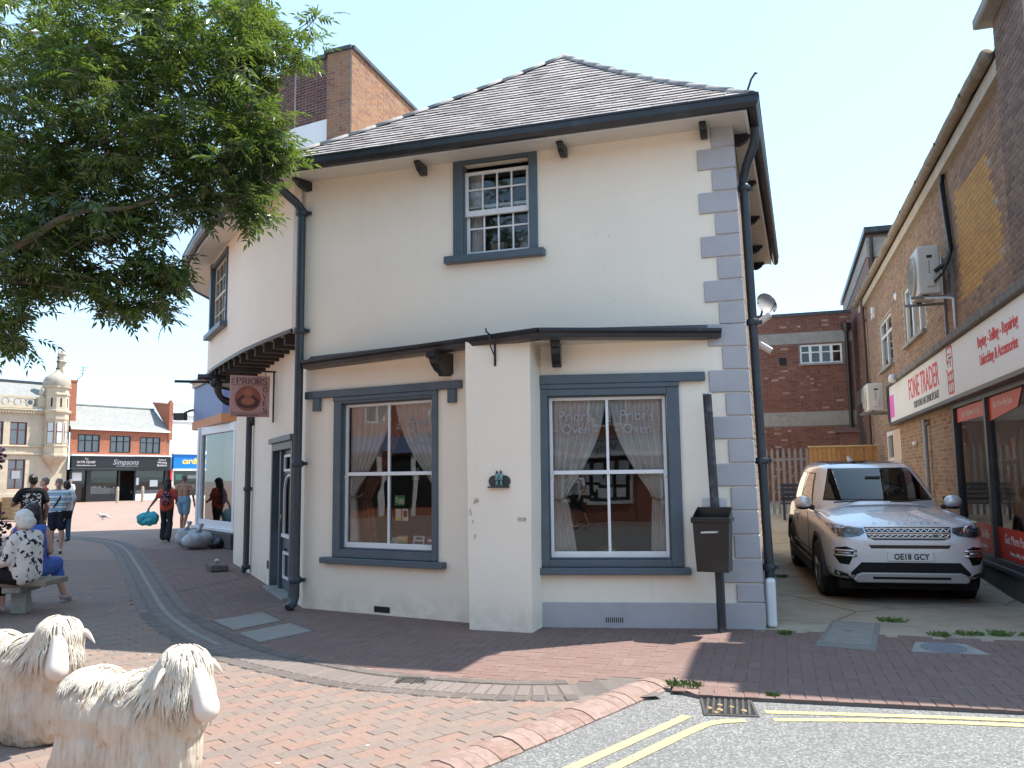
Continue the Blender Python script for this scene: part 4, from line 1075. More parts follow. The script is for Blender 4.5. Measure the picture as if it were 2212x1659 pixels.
# window on the curved wall
A_, B_ = at_w(WO[1]), at_w(WO[0]); TWW = W2(tuple(A_), tuple(B_)); wl = (B_ - A_).length
m = MB(TWW); m.box(-.10, .03, -.045, .05, 4.17, 5.47); m.box(wl - .03, wl + .02, -.03, .05, 4.19, 5.45); m.box(.03, wl - .03, -.03, .05, 5.38, 5.45)
w4 = m.build('window', SLATE_BLUE, cb, bevel=.004); w4['label'] = 'sash window on the curved upper wall'
m = MB(TWW); m.box(-.16, wl + .07, -.12, .05, 4.10, 4.19); m.build('sill', SLATE_BLUE, w4, bevel=.006)
sash_window(w4, TWW, .02, wl - .02, 4.20, 5.40, 4, [4.5, 5.1], 4.8, .022, .05, y=.04, white=paint("cream_sash_paint", (.62, .58, .48), .5, .05))
room(w4, TWW, -.05, wl + .05, 4.1, 5.5, .14, .9)
# scrolled bracket under the jetty by the hanging sign
p = G0 + gd * 4.25; T = Matrix(((gn.x, -gd.x, 0, p.x), (gn.y, -gd.y, 0, p.y), (0, 0, 1, 0), (0, 0, 0, 1)))
m = MB(T); pts = []
for i in range(15):
    a = i / 14; pts.append((.62 - .60 * a + .10 * math.sin(a * 2 * pi), 0, 3.30 - .75 * a - .08 * math.sin(a * 2 * pi)))
m.tube(pts, [.045 + .03 * abs(math.cos(i / 14 * 2 * pi)) for i in range(15)], 8); m.ball((.66, 0, 3.28), .10, 10); m.box(.5, .95, -.05, .05, 3.32, 3.41); m.build('scroll_bracket', BLACK, cb, True)

# ---- rainwater pipes
def pipe_clip(m, x, y, z, r=.075, h=.07, ears=True):
    m.lathe([(r * .9, z - h / 2), (r, z - h / 2 + .01), (r, z + h / 2 - .01), (r * .9, z + h / 2)], 12, Matrix.Translation((x, y, 0)))
    if ears: m.box(x - r * 1.15, x + r * 1.45, y + .02, y + .06, z - .022, z + .022)
m = MB(); x_, y_ = -5.57, -.075
m.tube([(-5.78, -.40, 5.50), (-5.78, -.38, 5.40), (-5.74, -.33, 5.33), (-5.62, -.14, 5.19), (x_, y_, 5.1), (x_, y_, 5.0), (x_, y_, 2), (x_, y_, .16), (x_ - .005, y_ - .03, .08), (x_ - .02, y_ - .11, .03)], .056, 12)
for z in (5.06, 3.50, 1.80, .36): pipe_clip(m, x_, y_, z, .078, .08)
pipe_clip(m, -5.78, -.39, 5.42, .075, .06, False)
dp = m.build('downpipe', PIPE, cb, smooth=40); dp['label'] = 'dark downpipe at the left end of the front'
m = MB(); x_, y_ = .085, .30
lx = lambda z: x_ - .022 * z
m.tube([(.13, .06, 5.47), (.13, .07, 5.38), (.11, .10, 5.28), (.02, .22, 5.10), (lx(4.95), y_ - .02, 4.95), (lx(4.8), y_, 4.8), (lx(2.4), y_, 2.4), (lx(.3), y_, .3), (lx(.1), y_, .1)], .05, 12)
for z in (4.86, 3.3, 1.75, .6): pipe_clip(m, lx(z), y_, z, .07, .07)
dp = m.build('downpipe', PIPE, cb, smooth=40); dp['label'] = 'dark downpipe round the corner in the alley'
m = MB(Matrix.Translation((*(G1_ + gn * .08), 0))); m.tube([(0, 0, 3.3), (0, 0, 2), (0, 0, .12), (gn.x * .06, gn.y * .06, .04)], .052, 10)
for z in (1.45, .12): pipe_clip(m, 0, 0, z, .072, .07, False)
dp = m.build('downpipe', PIPE, cb, smooth=40); dp['label'] = 'dark downpipe beyond the doorway'
# white corner guard in the alley, vents, small fittings
m = MB(); m.box(.03, .13, .06, .24, 0, .50); m.build('corner_guard', WHITE, cb, bevel=.03, seg=3)
m = MB(TL_); m.box(1.14, 1.37, -.008, .02, .03, .10); v_ = m.build('air_vent', BLACK, cb, bevel=.003)
m = MB(TR_); m.box(.70, .90, -.031, -.02, .05, .115); v_ = m.build('air_brick', QUOIN, cb)
for i in range(9):
    m = MB(TR_); m.box(.712 + i * .0215, .722 + i * .0215, -.033, -.0305, .056, .108); m.build('slot', flat_mat("dark_slot", (.01, .01, .01), .9), v_)
m = MB(TW); m.box(wx(2.62), wx(2.5), -.01, .01, .25, .37); m.build('air_vent', BLACK, cb)

# ---- things fixed to the front
hb = thing('hanging_bracket', 'small black iron hanging bracket high on the cream pier', 'bracket', FB @ pr @ Matrix.Translation((.32, 0, 2.80)))
m = MB(); m.box(-.012, .012, -.012, .0, .0, .34); m.build('back_bar', BLACK, hb); m = MB(); m.tube([(0, -.01, .30), (-.0, -.20, .33), (0, -.26, .335), (0, -.28, .37)], .009, 6); m.build('arm', BLACK, hb, True)
m = MB(); m.tube([(0, -.01, .02), (.012, -.06, .11), (-.012, -.11, .2), (0, -.17, .31)], .008, 6); m.build('stay', BLACK, hb, True)
og = thing('wall_ornament', 'dark metal ornament of two standing figures on a small shelf on the pier', 'ornament', FB @ pr @ Matrix.Translation((.355, 0, 1.49)))
BR = paint("dark_bronze", (.035, .035, .04), .5, .3, 30); VG = paint("verdigris", (.16, .3, .28), .6, .3, 40)
m = MB(); m.flat([(-.12, 0), (.12, 0), (.12, .016), (-.12, .016)], -.05, 0); m.build('shelf', BR, og, bevel=.004)
for cx in (-.055, .062):
    m = MB(); m.flat([(cx + .065 * math.cos(a), .07 + .062 * math.sin(a)) for a in [2 * pi * k / 18 for k in range(18)]], -.012, 0); m.build('disc', BR, og)
for i, cx in enumerate((-.018, .028)):
    m = MB(); m.tube([(cx - .01, -.03, .016), (cx - .004, -.034, .05), (cx, -.03, .085)], .008, 6); m.tube([(cx + .012, -.028, .016), (cx + .008, -.03, .05), (cx + .004, -.03, .085)], .008, 6)
    f_ = m.build('figure', VG, og, True)
    m = MB(); m.lathe([(.02, .08), (.026, .085), (.02, .12), (.024, .142), (.01, .152)], 10, Matrix.Translation((cx, -.03, 0)) @ Matrix.Diagonal((1, .8, 1, 1))); m.build('coat', VG, f_, True)
    m = MB(); m.ball((cx, -.03, .166), .014, 8, sc=(1, 1, 1.2)); m.build('head', BR, f_, True)
pq = thing('brass_plaque', 'tiny brass plaque screwed to the lower pier', 'plaque', FB @ pr @ Matrix.Translation((.605, 0, 1.16)))
m = MB(); m.box(-.045, .045, -.004, .002, -.02, .02); m.build('plate', paint("dull_brass_plate", (.55, .45, .33), .5, .1), pq)
for x in (-.038, .038): m = MB(); m.box(x - .004, x + .004, -.007, -.003, -.004, .004); m.build('screw', BLACK, pq)
# satellite dish and floodlights on the alley side
sd = thing('satellite_dish', 'grey mesh satellite dish on the alley side of the cream building', 'satellite dish', FB @ Matrix.Translation((.0, 3.3, 3.98)))
DISH = paint("grey_dish_mesh", (.3, .3, .31), .6, .1, 20)
m = MB(Matrix.Translation((.14, -.02, .10)) @ Matrix.Rotation(R(35), 4, 'Z') @ Matrix.Rotation(R(75), 4, 'X')); m.lathe([(.001, 0), (.07, .008), (.12, .024), (.165, .045), (.17, .047), (.165, .04)], 24); m.build('dish', DISH, sd, True)
m = MB(Matrix.Translation((.14, -.02, .10)) @ Matrix.Rotation(R(35), 4, 'Z') @ Matrix.Rotation(R(75), 4, 'X'))
for k in range(8): a = 2 * pi * k / 8; m.tube([(0, 0, .014), (.08 * math.cos(a), .08 * math.sin(a), .02), (.165 * math.cos(a), .165 * math.sin(a), .05)], .004, 4)
m.tube([(0, -.165, .04), (0, -.10, .22)], .006, 5); m.ball((0, -.095, .23), .018, 8); m.build('feed_arm', BLACK, sd, True)
m = MB(); m.tube([(-.08, 0, -.25), (.06, 0, -.1), (.12, 0, .1)], .016, 8); m.build('mount', IRON, sd, True)
for (v, z, ry, lab) in ((2.6, 3.66, -35, 'upper of two white floodlights on the alley side wall'), (2.55, 3.42, 35, 'lower of two white floodlights on the alley side wall')):
    t = thing('floodlight', lab, 'floodlight', FB @ Matrix.Translation((.0, v, z)) @ Matrix.Rotation(R(ry), 4, 'Y'), 'floodlights on the alley wall')
    m = MB(); m.box(.0, .06, -.03, .03, -.03, .03); m.build('mount', WHITE, t); m = MB(); m.box(.06, .25, -.09, .09, -.035, .035); m.build('housing', WHITE, t, bevel=.01)
    m = MB(); m.box(.252, .256, -.075, .075, -.028, .028); m.build('lens', GLASS, t)

# ---- hanging sign
wp = G0 + gd * 2.22; sg = thing('hanging_sign', 'square pink THE PRIORS OVEN pub style sign on a black iron frame', 'sign', FB @ Matrix(((gn.x, -gd.x, 0, wp.x), (gn.y, -gd.y, 0, wp.y), (0, 0, 1, 0), (0, 0, 0, 1))))
m = MB(); m.tube([(.03, 0, 2.47), (.03, 0, 3.25)], .014, 6); m.tube([(.0, 0, 3.25), (.4, 0, 3.25), (.78, 0, 3.25)], .014, 6); m.build('iron_frame', BLACK, sg)
m = MB();
for x in (.15, .60): m.tube([(x, 0, 3.25), (x + .006, .004, 3.215), (x, 0, 3.18)], .006, 5)
m.build('hook', BLACK, sg)
SIGNM = NT("faded_pink_sign"); g = SIGNM.coord(); kk = SIGNM.ramp(SIGNM.noise(9, 6, .7, g), [(.3, (.48, .25, .23)), (.7, (.58, .36, .33))]); SIGNM = SIGNM.out(kk, .6)
m = MB(); m.box(.09, .67, -.012, .012, 2.55, 3.175); bd = m.build('board', SIGNM, sg, bevel=.004)
# faces: the side that looks along the street towards the viewer
INK = flat_mat("sign_ink", (.035, .03, .04), .6); TER = paint("terracotta_roundel", (.30, .10, .07), .7, .3, 25); DKB = flat_mat("roundel_dark", (.10, .045, .04), .7)
fx = Matrix.Translation((.38, .0, 2.86)) @ (Matrix.Rotation(pi, 4, 'Z'))    # viewed from +y side of the sign frame
side = 1
TS = Matrix(((-1, 0, 0, .38), (0, -1, 0, .0125), (0, 0, 1, 2.86), (0, 0, 0, 1)))
camB = sg.matrix_world.inverted() @ Vector((0, 0, CH))
if camB.y > 0: pass
if camB.y < 0: TS = Matrix(((1, 0, 0, .38), (0, 1, 0, -.0125), (0, 0, 1, 2.86), (0, 0, 0, 1)))
def disc(m, r, cx, cz, y0, y1, n=24, sx=1, sz=1): m.flat([(cx + r * sx * math.cos(2 * pi * k / n), cz + r * sz * math.sin(2 * pi * k / n)) for k in range(n)], y0, y1, TS)
m = MB(); disc(m, .19, -.03, -.035, -.003, 0); m.build('roundel', TER, bd)
m = MB(); disc(m, .15, -.03, -.12, -.005, -.003, 20, 1.05, .42); m.build('roundel_table', DKB, bd)
m = MB(); m.flat([(-.19, -.13), (-.20, -.06), (-.10, .02), (-.075, -.02), (-.06, -.06), (-.06, -.10)], -.006, -.003, TS); m.flat([(.13, -.13), (.14, -.06), (.04, .02), (.015, -.02), (0, -.06), (0, -.10)], -.006, -.003, TS); m.build('roundel_sleeves', DKB, bd)
m = MB(); disc(m, .07, -.03, .06, -.007, -.003, 18, 1, .85); disc(m, .10, -.03, -.075, -.008, -.003, 18, 1, .6); m.build('roundel_loaf', paint("baked_crust", (.42, .15, .09), .7, .25, 30), bd)
for a_, b_, c_, d_ in ((-.27, .27, .165, .170), (-.27, .27, -.252, -.247), (-.27, .27, -.275, -.272)):
    m = MB(); m.box(a_, b_, -.003, 0, c_, d_, TS); m.build('rule', INK, bd)
def serif(word, x, z, h, wd, gap, vertical=False):
    """roman capitals drawn with thick and thin strokes"""
    st = {'P': [('v', .12, 0, 1, 1), ('a', .12, .5, 1, 1)], 'R': [('v', .12, 0, 1, 1), ('a', .12, .5, 1, 1), ('d', .45, .5, 1.0, 0)], 'I': [('v', .5, 0, 1, 1)], 'O': [('o',)],
          'S': [('s',)], 'V': [('d', 0, 1, .5, 0), ('t', 1, 1, .5, 0)], 'E': [('v', .15, 0, 1, 1), ('h', .15, .9, .98), ('h', .15, .75, .5), ('h', .15, .95, .03)], 'N': [('t', .1, 1, .1, 0), ('d', .1, 1, .9, 0), ('t', .9, 1, .9, 0)]}
    tk, tn = h * .14, h * .06
    m = MB(); y0, y1 = -.004, 0
    def bar(xa, za, xb, zb, w_):
        d = Vector((xb - xa, zb - za)); n_ = Vector((-d.y, d.x)).normalized() * w_ / 2
        m.flat([(xa - n_.x, za - n_.y), (xb - n_.x, zb - n_.y), (xb + n_.x, zb + n_.y), (xa + n_.x, za + n_.y)], y0, y1, TS)
    def arc(cx, cz, rx, rz, a0, a1, n=12):
        for k in range(n):
            a, b = a0 + (a1 - a0) * k / n, a0 + (a1 - a0) * (k + 1) / n
            w_ = tn + (tk - tn) * abs(math.cos((a + b) / 2)); bar(cx + rx * math.cos(a), cz + rz * math.sin(a), cx + rx * math.cos(b), cz + rz * math.sin(b), w_)
    for ch in word:
        W_ = wd * (.45 if ch == 'I' else 1.1 if ch == 'O' else 1)
        for s_ in st[ch]:
            if s_[0] == 'v': bar(x + W_ * s_[1], z, x + W_ * s_[1], z + h, tk); bar(x + W_ * s_[1] - tk, z + tn / 2, x + W_ * s_[1] + tk, z + tn / 2, tn); bar(x + W_ * s_[1] - tk, z + h - tn / 2, x + W_ * s_[1] + tk, z + h - tn / 2, tn)
            elif s_[0] == 'a': bar(x + W_ * .12, z + h * .97, x + W_ * .5, z + h * .97, tn); bar(x + W_ * .12, z + h * .48, x + W_ * .5, z + h * .48, tn); arc(x + W_ * .5, z + h * .725, W_ * .38, h * .245, -pi / 2, pi / 2, 10)
            elif s_[0] in 'dt': bar(x + W_ * s_[1], z + h * s_[2], x + W_ * s_[3], z + h * s_[4], tk if s_[0] == 'd' else tn)
            elif s_[0] == 'h': bar(x + W_ * s_[1], z + h * s_[3], x + W_ * s_[2], z + h * s_[3], tn * 1.3)
            elif s_[0] == 'o': arc(x + W_ * .5, z + h * .5, W_ * .45, h * .48, 0, 2 * pi, 22)
            elif s_[0] == 's': arc(x + W_ * .5, z + h * .73, W_ * .34, h * .24, pi * .15, pi * 1.5, 12); arc(x + W_ * .5, z + h * .25, W_ * .36, h * .24, pi * .5, -pi * .85, 12)
        if vertical: z -= h + gap
        else: x += W_ + gap
    m.build('lettering', INK, bd)
serif("PRIORS", -.20, .185, .095, .072, .010)
serif("OVEN", .19, .07, .075, .06, .032, True)
text("THE", .05, TS @ Matrix.Translation((-.235, -.0025, .185)) @ Matrix.Rotation(-pi / 2, 4, 'Y'), INK, bd, align='LEFT', ex=.001)
text("Restaurant & Coffee Shop", .032, TS @ Matrix.Translation((-.02, -.0025, -.298)), INK, bd, ex=.001)
# ================================================================ brick shop across the alley
BR_FONE = piece_mat("brown_stock_bricks", [(0, (0.270, 0.169, 0.115)), (.3, (0.358, 0.225, 0.144)), (.6, (0.405, 0.263, 0.167)), (.85, (0.317, 0.194, 0.138)), (1, (0.230, 0.144, 0.109))], .9, .3, 22, .45, 80, .3, (.15, .12, .1), .8)
BR_ORANGE = piece_mat("orange_patch_bricks", [(0, (.5, .27, .08)), (.5, (.58, .33, .1)), (1, (.46, .25, .09))], .9, .15, 22, .35, 80)
BR_DARK = piece_mat("dark_stack_bricks", [(0, (0.156, 0.108, 0.090)), (.5, (0.228, 0.150, 0.120)), (1, (0.288, 0.192, 0.144))], .9, .3, 22, .45, 80)
MORT_F = paint("buff_mortar", (.36, .31, .25), .95, .15, 12, .5, 90)
DGREY = paint("dark_grey_shop_frame", (.05, .053, .058), .4, .15, 10, .05, 40, dirt=(.14, .14, .14), dirt_amt=.4)
UPVC = paint("white_window_plastic", (.74, .74, .74), .35, .04, 8, .03, 40, dirt=(.45, .44, .4), dirt_amt=.35)
REDV = paint("red_vinyl", (.62, .045, .02), .45, .08, 4, .02, 30)
WBOARD = paint("white_sign_board", (.78, .765, .74), .4, .03, 2, .02, 20, dirt=(.6, .58, .54), dirt_amt=.4)
REDL = flat_mat("red_sign_lettering", (.68, .03, .035), .5); GREYL = flat_mat("grey_sign_lettering", (.09, .09, .1), .5); WHL = flat_mat("white_sign_lettering", (.85, .82, .8), .5)
fb = thing('brick_shop', 'brown brick phone shop with white fascia across the alley', 'shop', FFONE)
F = Matrix()
WA, WBW = (-10.6, -8.5, 4.2, 5.42), (-6.62, -4.3, 4.28, 5.46)
SW = (-2.52, 3.18, .40, 2.70); DR = (-10.3, -8.05, .3, 2.62)
m = MB(); wall(m, -14, 3.4, -.2, 6.6, [WA, WBW, SW, DR], .11); m.build('wall', MORT_F, fb)
m = MB(); m.poly([(3.4, 0, -.2), (3.4, 9, -.2), (3.4, 9, 6.6), (3.4, 0, 6.6)]); m.poly([(-14, 9, -.2), (-14, 0, -.2), (-14, 0, 6.6), (-14, 9, 6.6)]); m.poly([(3.4, 9, -.2), (-14, 9, -.2), (-14, 9, 6.6), (3.4, 9, 6.6)])
m.build('plain_wall', paint("plain_brown_brick_wall", (.25, .17, .12), .9, .2, 3, .3, 40), fb)
OR = [(-1.34, 5.89), (.56, 5.84), (.86, 5.05), (1.07, 4.74), (.94, 4.29), (-1.31, 4.18), (-1.37, 5.33)]
isor = lambda x, z: inpoly(x, z, OR)
OP = [WA, WBW, SW, DR, (-8.6, 3.3, 2.72, 3.70), (1.68, 2.9, 3.75, 9), (3.0, 9, -1, 9)]
brick_face(fb, F, -14, 3.1, .0, 6.42, BR_FONE, OP, 300, pick=lambda x, z: not isor(x, z), seed=2)
brick_face(fb, F, -1.6, 1.3, 4.05, 6.0, BR_ORANGE, (), 300, pick=isor, seed=2)
# chimney breast and stack
m = MB(); m.box(1.70, 2.88, -.10, .6, 3.78, 7.6); ch = m.build('chimney', MORT_F, fb)
brick_face(ch, frame(0, -.10, 0), 1.70, 2.88, 3.8, 7.1, BR_DARK, (), 60, seed=6)
brick_face(ch, frame(1.70, .6, -pi / 2), 0, .7, 6.6, 7.1, BR_DARK, (), 40, seed=7)
m = MB(); m.box(1.52, 3.06, -.28, .8, 7.06, 7.20); m.box(1.60, 2.98, -.2, .7, 7.20, 7.34); m.build('cap', CONC, ch, bevel=.02)
# eaves, roof
m = MB(); m.box(-14.1, 1.69, -.10, .0, 6.40, 6.60); m.build('fascia_board', paint("stained_cream_fascia", (.45, .39, .3), .8, .2, 3, .2, 40, dirt=(.25, .19, .12), dirt_amt=.6), fb)
ROLL = paint("mossy_asbestos_gutter", (.27, .22, .165), .95, .35, 9, 1.0, 26, dirt=(.13, .11, .06), dirt_amt=.8)
m = MB(); n = 60
pts = [(-14.2 + 15.8 * i / n, -.17 + .008 * noise.noise((i * .6, 1, 2)), 6.69 + .012 * noise.noise((i * .4, 5, 2))) for i in range(n + 1)]
m.tube(pts, [.085 + .008 * noise.noise((i * 1.1, 0, 9)) for i in range(n + 1)], 12); m.build('gutter', ROLL, fb, True)
m = MB()
for i in range(9): x = -13.5 + 1.75 * i; m.box(x, x + .03, -.27, -.04, 6.66, 6.70)
m.build('gutter_bracket', IRON, fb)
m = MB(); m.poly([(-14.1, -.1, 6.72), (3.5, -.1, 6.72), (.5, 4.5, 8.1), (-14.1, 4.5, 8.1)]); m.poly([(3.5, -.1, 6.72), (3.5, 9.1, 6.72), (.5, 4.5, 8.1)]); m.poly([(3.5, 9.1, 6.72), (-14.1, 9.1, 6.72), (-14.1, 4.5, 8.1), (.5, 4.5, 8.1)])
m.build('roof', paint("brown_roof_tiles", (.2, .16, .13), .9, .25, 4, .5, 20), fb)
# upper windows
def casement(T, o, label, cols, top, mt=UPVC, y=.03, parent=fb, glass=GLASS):
    x0, x1, z0, z1 = o; f = MB(T); b = .06
    f.box(x0, x0 + b, y, y + .06, z0, z1); f.box(x1 - b, x1, y, y + .06, z0, z1); f.box(x0 + b, x1 - b, y, y + .06, z0, z0 + b); f.box(x0 + b, x1 - b, y, y + .06, z1 - b, z1)
    w_ = f.build('window', mt, parent, bevel=.006); w_['label'] = label
    for i in range(1, cols): x = x0 + (x1 - x0) * i / cols; m = MB(T); m.box(x - .045, x + .045, y + .004, y + .06, z0 + b, z1 - b); m.build('mullion', mt, w_, bevel=.004)
    if top: m = MB(T); m.box(x0 + b, x1 - b, y + .008, y + .055, z1 - top - .035, z1 - top + .035); m.build('transom', mt, w_)
    for i in range(cols):
        m = MB(T); a, c = x0 + (x1 - x0) * i / cols, x0 + (x1 - x0) * (i + 1) / cols; e = random.uniform(-.004, .004); m.poly([(a, y + .03 + e, z0), (c, y + .03 - e, z0), (c, y + .03 - e, z1), (a, y + .03 + e, z1)]); m.build('pane', glass, w_)
    return w_
w_ = casement(F, WA, 'white casement window beside the downpipe', 2, .38); m = MB(); m.box(WA[0] - .06, WA[1] + .06, -.09, .05, WA[2] - .07, WA[2]); m.build('sill', CONC, w_, bevel=.008); room(w_, F, -10.8, -8.3, 4.1, 5.5, .1, 1.2)
w_ = casement(F, WBW, 'white casement window behind the air conditioning unit', 3, 0); m = MB(); m.box(WBW[0] - .06, WBW[1] + .06, -.09, .05, WBW[2] - .07, WBW[2]); m.build('sill', CONC, w_, bevel=.008); room(w_, F, -6.8, -4.1, 4.2, 5.55, .1, 1.2)
m = MB(); vs = [(-6.6 + 2.2 * j / 24, .18 + .02 * math.sin(j * 2.0), z_) for z_ in (5.4, 4.3) for j in range(25)]; m.add(vs, [(j, j + 1, 26 + j, 25 + j) for j in range(24)])
o = m.build('net_curtain', LACE, None, True); tag(o, 'pale net curtain behind the upper shop window near the air conditioner', 'curtain', None, FFONE)
# fascia sign
sgf = thing('fascia_sign', 'long white FONE TRADER phone repair shop sign above the shop window', 'sign', FFONE)
m = MB(); m.box(-8.5, 3.3, -.14, .0, 2.76, 3.60); m.build('board', WBOARD, sgf, bevel=.02, seg=2)
m = MB(); m.box(-8.56, 3.34, -.18, .0, 2.70, 2.757); m.build('bottom_trim', DGREY, sgf); m = MB(); m.box(-8.56, -8.505, -.17, 0, 2.757, 3.6); m.build('end_trim', DGREY, sgf)
m = MB(); n = 50
for i in range(n):
    x0, x1 = -8.6 + 12 * i / n, -8.6 + 12 * (i + .96) / n; h = .012 * noise.noise((i * .9, 3, 3)); m.box(x0, x1, -.21 + h, 0, 3.605, 3.72 + h)
m.build('ledge', paint("mossy_ledge", (.2, .185, .165), .95, .35, 8, .8, 30, dirt=(.1, .09, .07), dirt_amt=.8), fb, bevel=.012)
m = MB(); m.box(-8.48, -7.85, -.144, -.139, 2.87, 3.38); m.build('pink_panel', flat_mat("pink_vinyl", (.72, .12, .5), .5), sgf)
ty = -.1425
text("FONE TRADER", .585, frame(-4.25, ty, 0, 3.07), REDL, sgf, xs=.80, bold=.004)
text("YOUR PHONE & MAC REPAIR SPECIALIST", .19, frame(-4.02, ty, 0, 2.86), GREYL, sgf, xs=.72)
text("Buying - Selling - Repairing", .21, frame(.95, ty, 0, 3.28), REDL, sgf, xs=.85, bold=.004)
text("Unlocking & Accessories", .21, frame(.95, ty, 0, 3.03), REDL, sgf, xs=.85, bold=.004)
# phone shaped trolley logo
def outline(m, pts, w_, y0, y1, closed=True):
    P = [Vector(p) for p in pts]; k = len(P)
    for i in range(k if closed else k - 1):
        a, b = P[i], P[(i + 1) % k]; d = (b - a).normalized(); nn = Vector((-d.y, d.x)) * w_ / 2; a = a - d * w_ * .3; b = b + d * w_ * .3
        m.flat([tuple(a - nn), tuple(b - nn), tuple(b + nn), tuple(a + nn)], y0, y1)
m = MB(frame(-1.81, ty, 0, 3.20)); W_, H_ = .20, .36
rc = []
for cx, cz, a0 in ((W_ - .06, H_ - .06, 0), (-W_ + .06, H_ - .06, 90), (-W_ + .06, -H_ + .06, 180), (W_ - .06, -H_ + .06, 270)):
    for k in range(5): a = R(a0 + 90 * k / 4); rc.append((cx + .06 * math.cos(a), cz + .06 * math.sin(a)))
# open on the left between handle and basket
i0 = 10
outline(m, rc[:10] + [(-W_, .12)], .035, -.002, .0, False); outline(m, [(-W_ - .07, .02), (-W_ - .02, -.01), (-W_, -.1)] + rc[10:] + [rc[0]], .035, -.002, 0, False)
outline(m, [(-W_, -.06), (W_, -.03)], .04, -.002, 0, False); outline(m, [(-W_, -.19), (W_, -.18)], .04, -.002, 0, False)
for x in (-.07, .07): outline(m, [(x, -.05), (x * .9, -H_ + .03)], .022, -.002, 0, False)
outline(m, [(-.12, .25), (.08, .25)], .028, -.002, 0, False); outline(m, [(-.14, .16), (-.14, .06)], .03, -.002, 0, False); outline(m, [(-.14, .13), (-.02, .13)], .025, -.002, 0, False)
m.build('logo', REDL, sgf)
m = MB(frame(-1.81, ty, 0, 3.20)); outline(m, [(-.06, .19), (.14, .19)], .03, -.002, 0, False); outline(m, [(.05, .19), (.05, .06)], .035, -.002, 0, False); m.build('logo_letter', GREYL, sgf)
# shop window
posts = [(-2.52, -2.40), (-.47, -.37), (1.55, 1.65), (3.08, 3.18)]
m = MB(); m.box(-2.52, 3.18, -.02, .08, .36, .44); m.box(-2.52, 3.18, -.02, .08, 2.63, 2.70); m.build('shop_window', DGREY, fb, bevel=.004)
sw = bpy.data.objects[m and 'shop_window']
for a, b in posts: m = MB(); m.box(a, b, -.03, .08, .44, 2.63); m.build('post', DGREY, sw, bevel=.004)
for (a, b), (c, d) in zip(posts, posts[1:]):
    m = MB(); m.poly([(b, .03, .44), (c, .03, .44), (c, .03, 2.63), (b, .03, 2.63)]); m.build('pane', CLEAR, sw)
m = MB(); m.box(-2.55, 3.2, -.07, .1, .30, .36); m.build('sill', LEAD, sw, bevel=.006)
m = MB(); m.box(-2.6, 3.2, -.04, .0, -.1, .30); m.build('stall_riser', paint("damp_dark_riser", (.09, .075, .06), .9, .3, 5, .6, 30), sw)
for (a, b, tt, bt, b2) in ((-2.40, -.47, "Buy Cellphone To Life", "Cellphone To Life", "Unlocking - Buying - Repairing"), (-.37, 1.55, "Get More Pay Less", "Get More Pay Less", "Buying - Selling - Repairing"), (1.65, 3.08, "Cash For Phones", "Get More Pay Less", "Selling")):
    m = MB(); m.poly([(a, .022, 2.40 if a < -1 else 2.30), (b - (.55 if a > -1 else 0), .022, 2.40), (b - (.3 if a > -1 else 0), .022, 2.62), (a, .022, 2.62)]); m.build('red_sticker', REDV, sw)
    m = MB(); m.box(a, b, .02, .024, .45, .86); m.build('red_sticker', REDV, sw)
    text(tt, .12, frame((a + b) / 2 - (.25 if a > -1 else .0), .0205, 0, 2.47), WHL, sw, xs=1.0, ex=.001)
    text(bt, .17, frame((a + b) / 2, .0185, 0, .66), WHL, sw, xs=.95, ex=.001); text(b2, .075, frame((a + b) / 2, .0185, 0, .52), WHL, sw, ex=.001)
# inside the shop: walls coloured pale in place of lamps, with shelves and boxes
m = MB(); x0, x1, y1 = -2.6, 3.25, 3.0
m.poly([(x0, y1, .3), (x1, y1, .3), (x1, y1, 2.75), (x0, y1, 2.75)]); m.poly([(x0, .12, .3), (x0, y1, .3), (x0, y1, 2.75), (x0, .12, 2.75)]); m.poly([(x1, .12, .3), (x1, y1, .3), (x1, y1, 2.75), (x1, .12, 2.75)]); m.poly([(x0, .12, .44), (x1, .12, .44), (x1, y1, .44), (x0, y1, .44)]); m.poly([(x0, .12, 2.72), (x1, .12, 2.72), (x1, y1, 2.72), (x0, y1, 2.72)])
m.build('shop_interior', paint("shop_interior_wall", (.72, .7, .66), .9, .08, 2), fb)
rr = random.Random(21)
PAL = [(.6, .6, .62), (.12, .2, .5), (.5, .5, .5), (.05, .05, .06), (.5, .08, .05), (.08, .3, .45), (.62, .58, .5), (.2, .2, .22), (.7, .7, .72)]
PNM = ['pale grey', 'deep blue', 'grey', 'black', 'red', 'light blue', 'cream', 'charcoal', 'white']
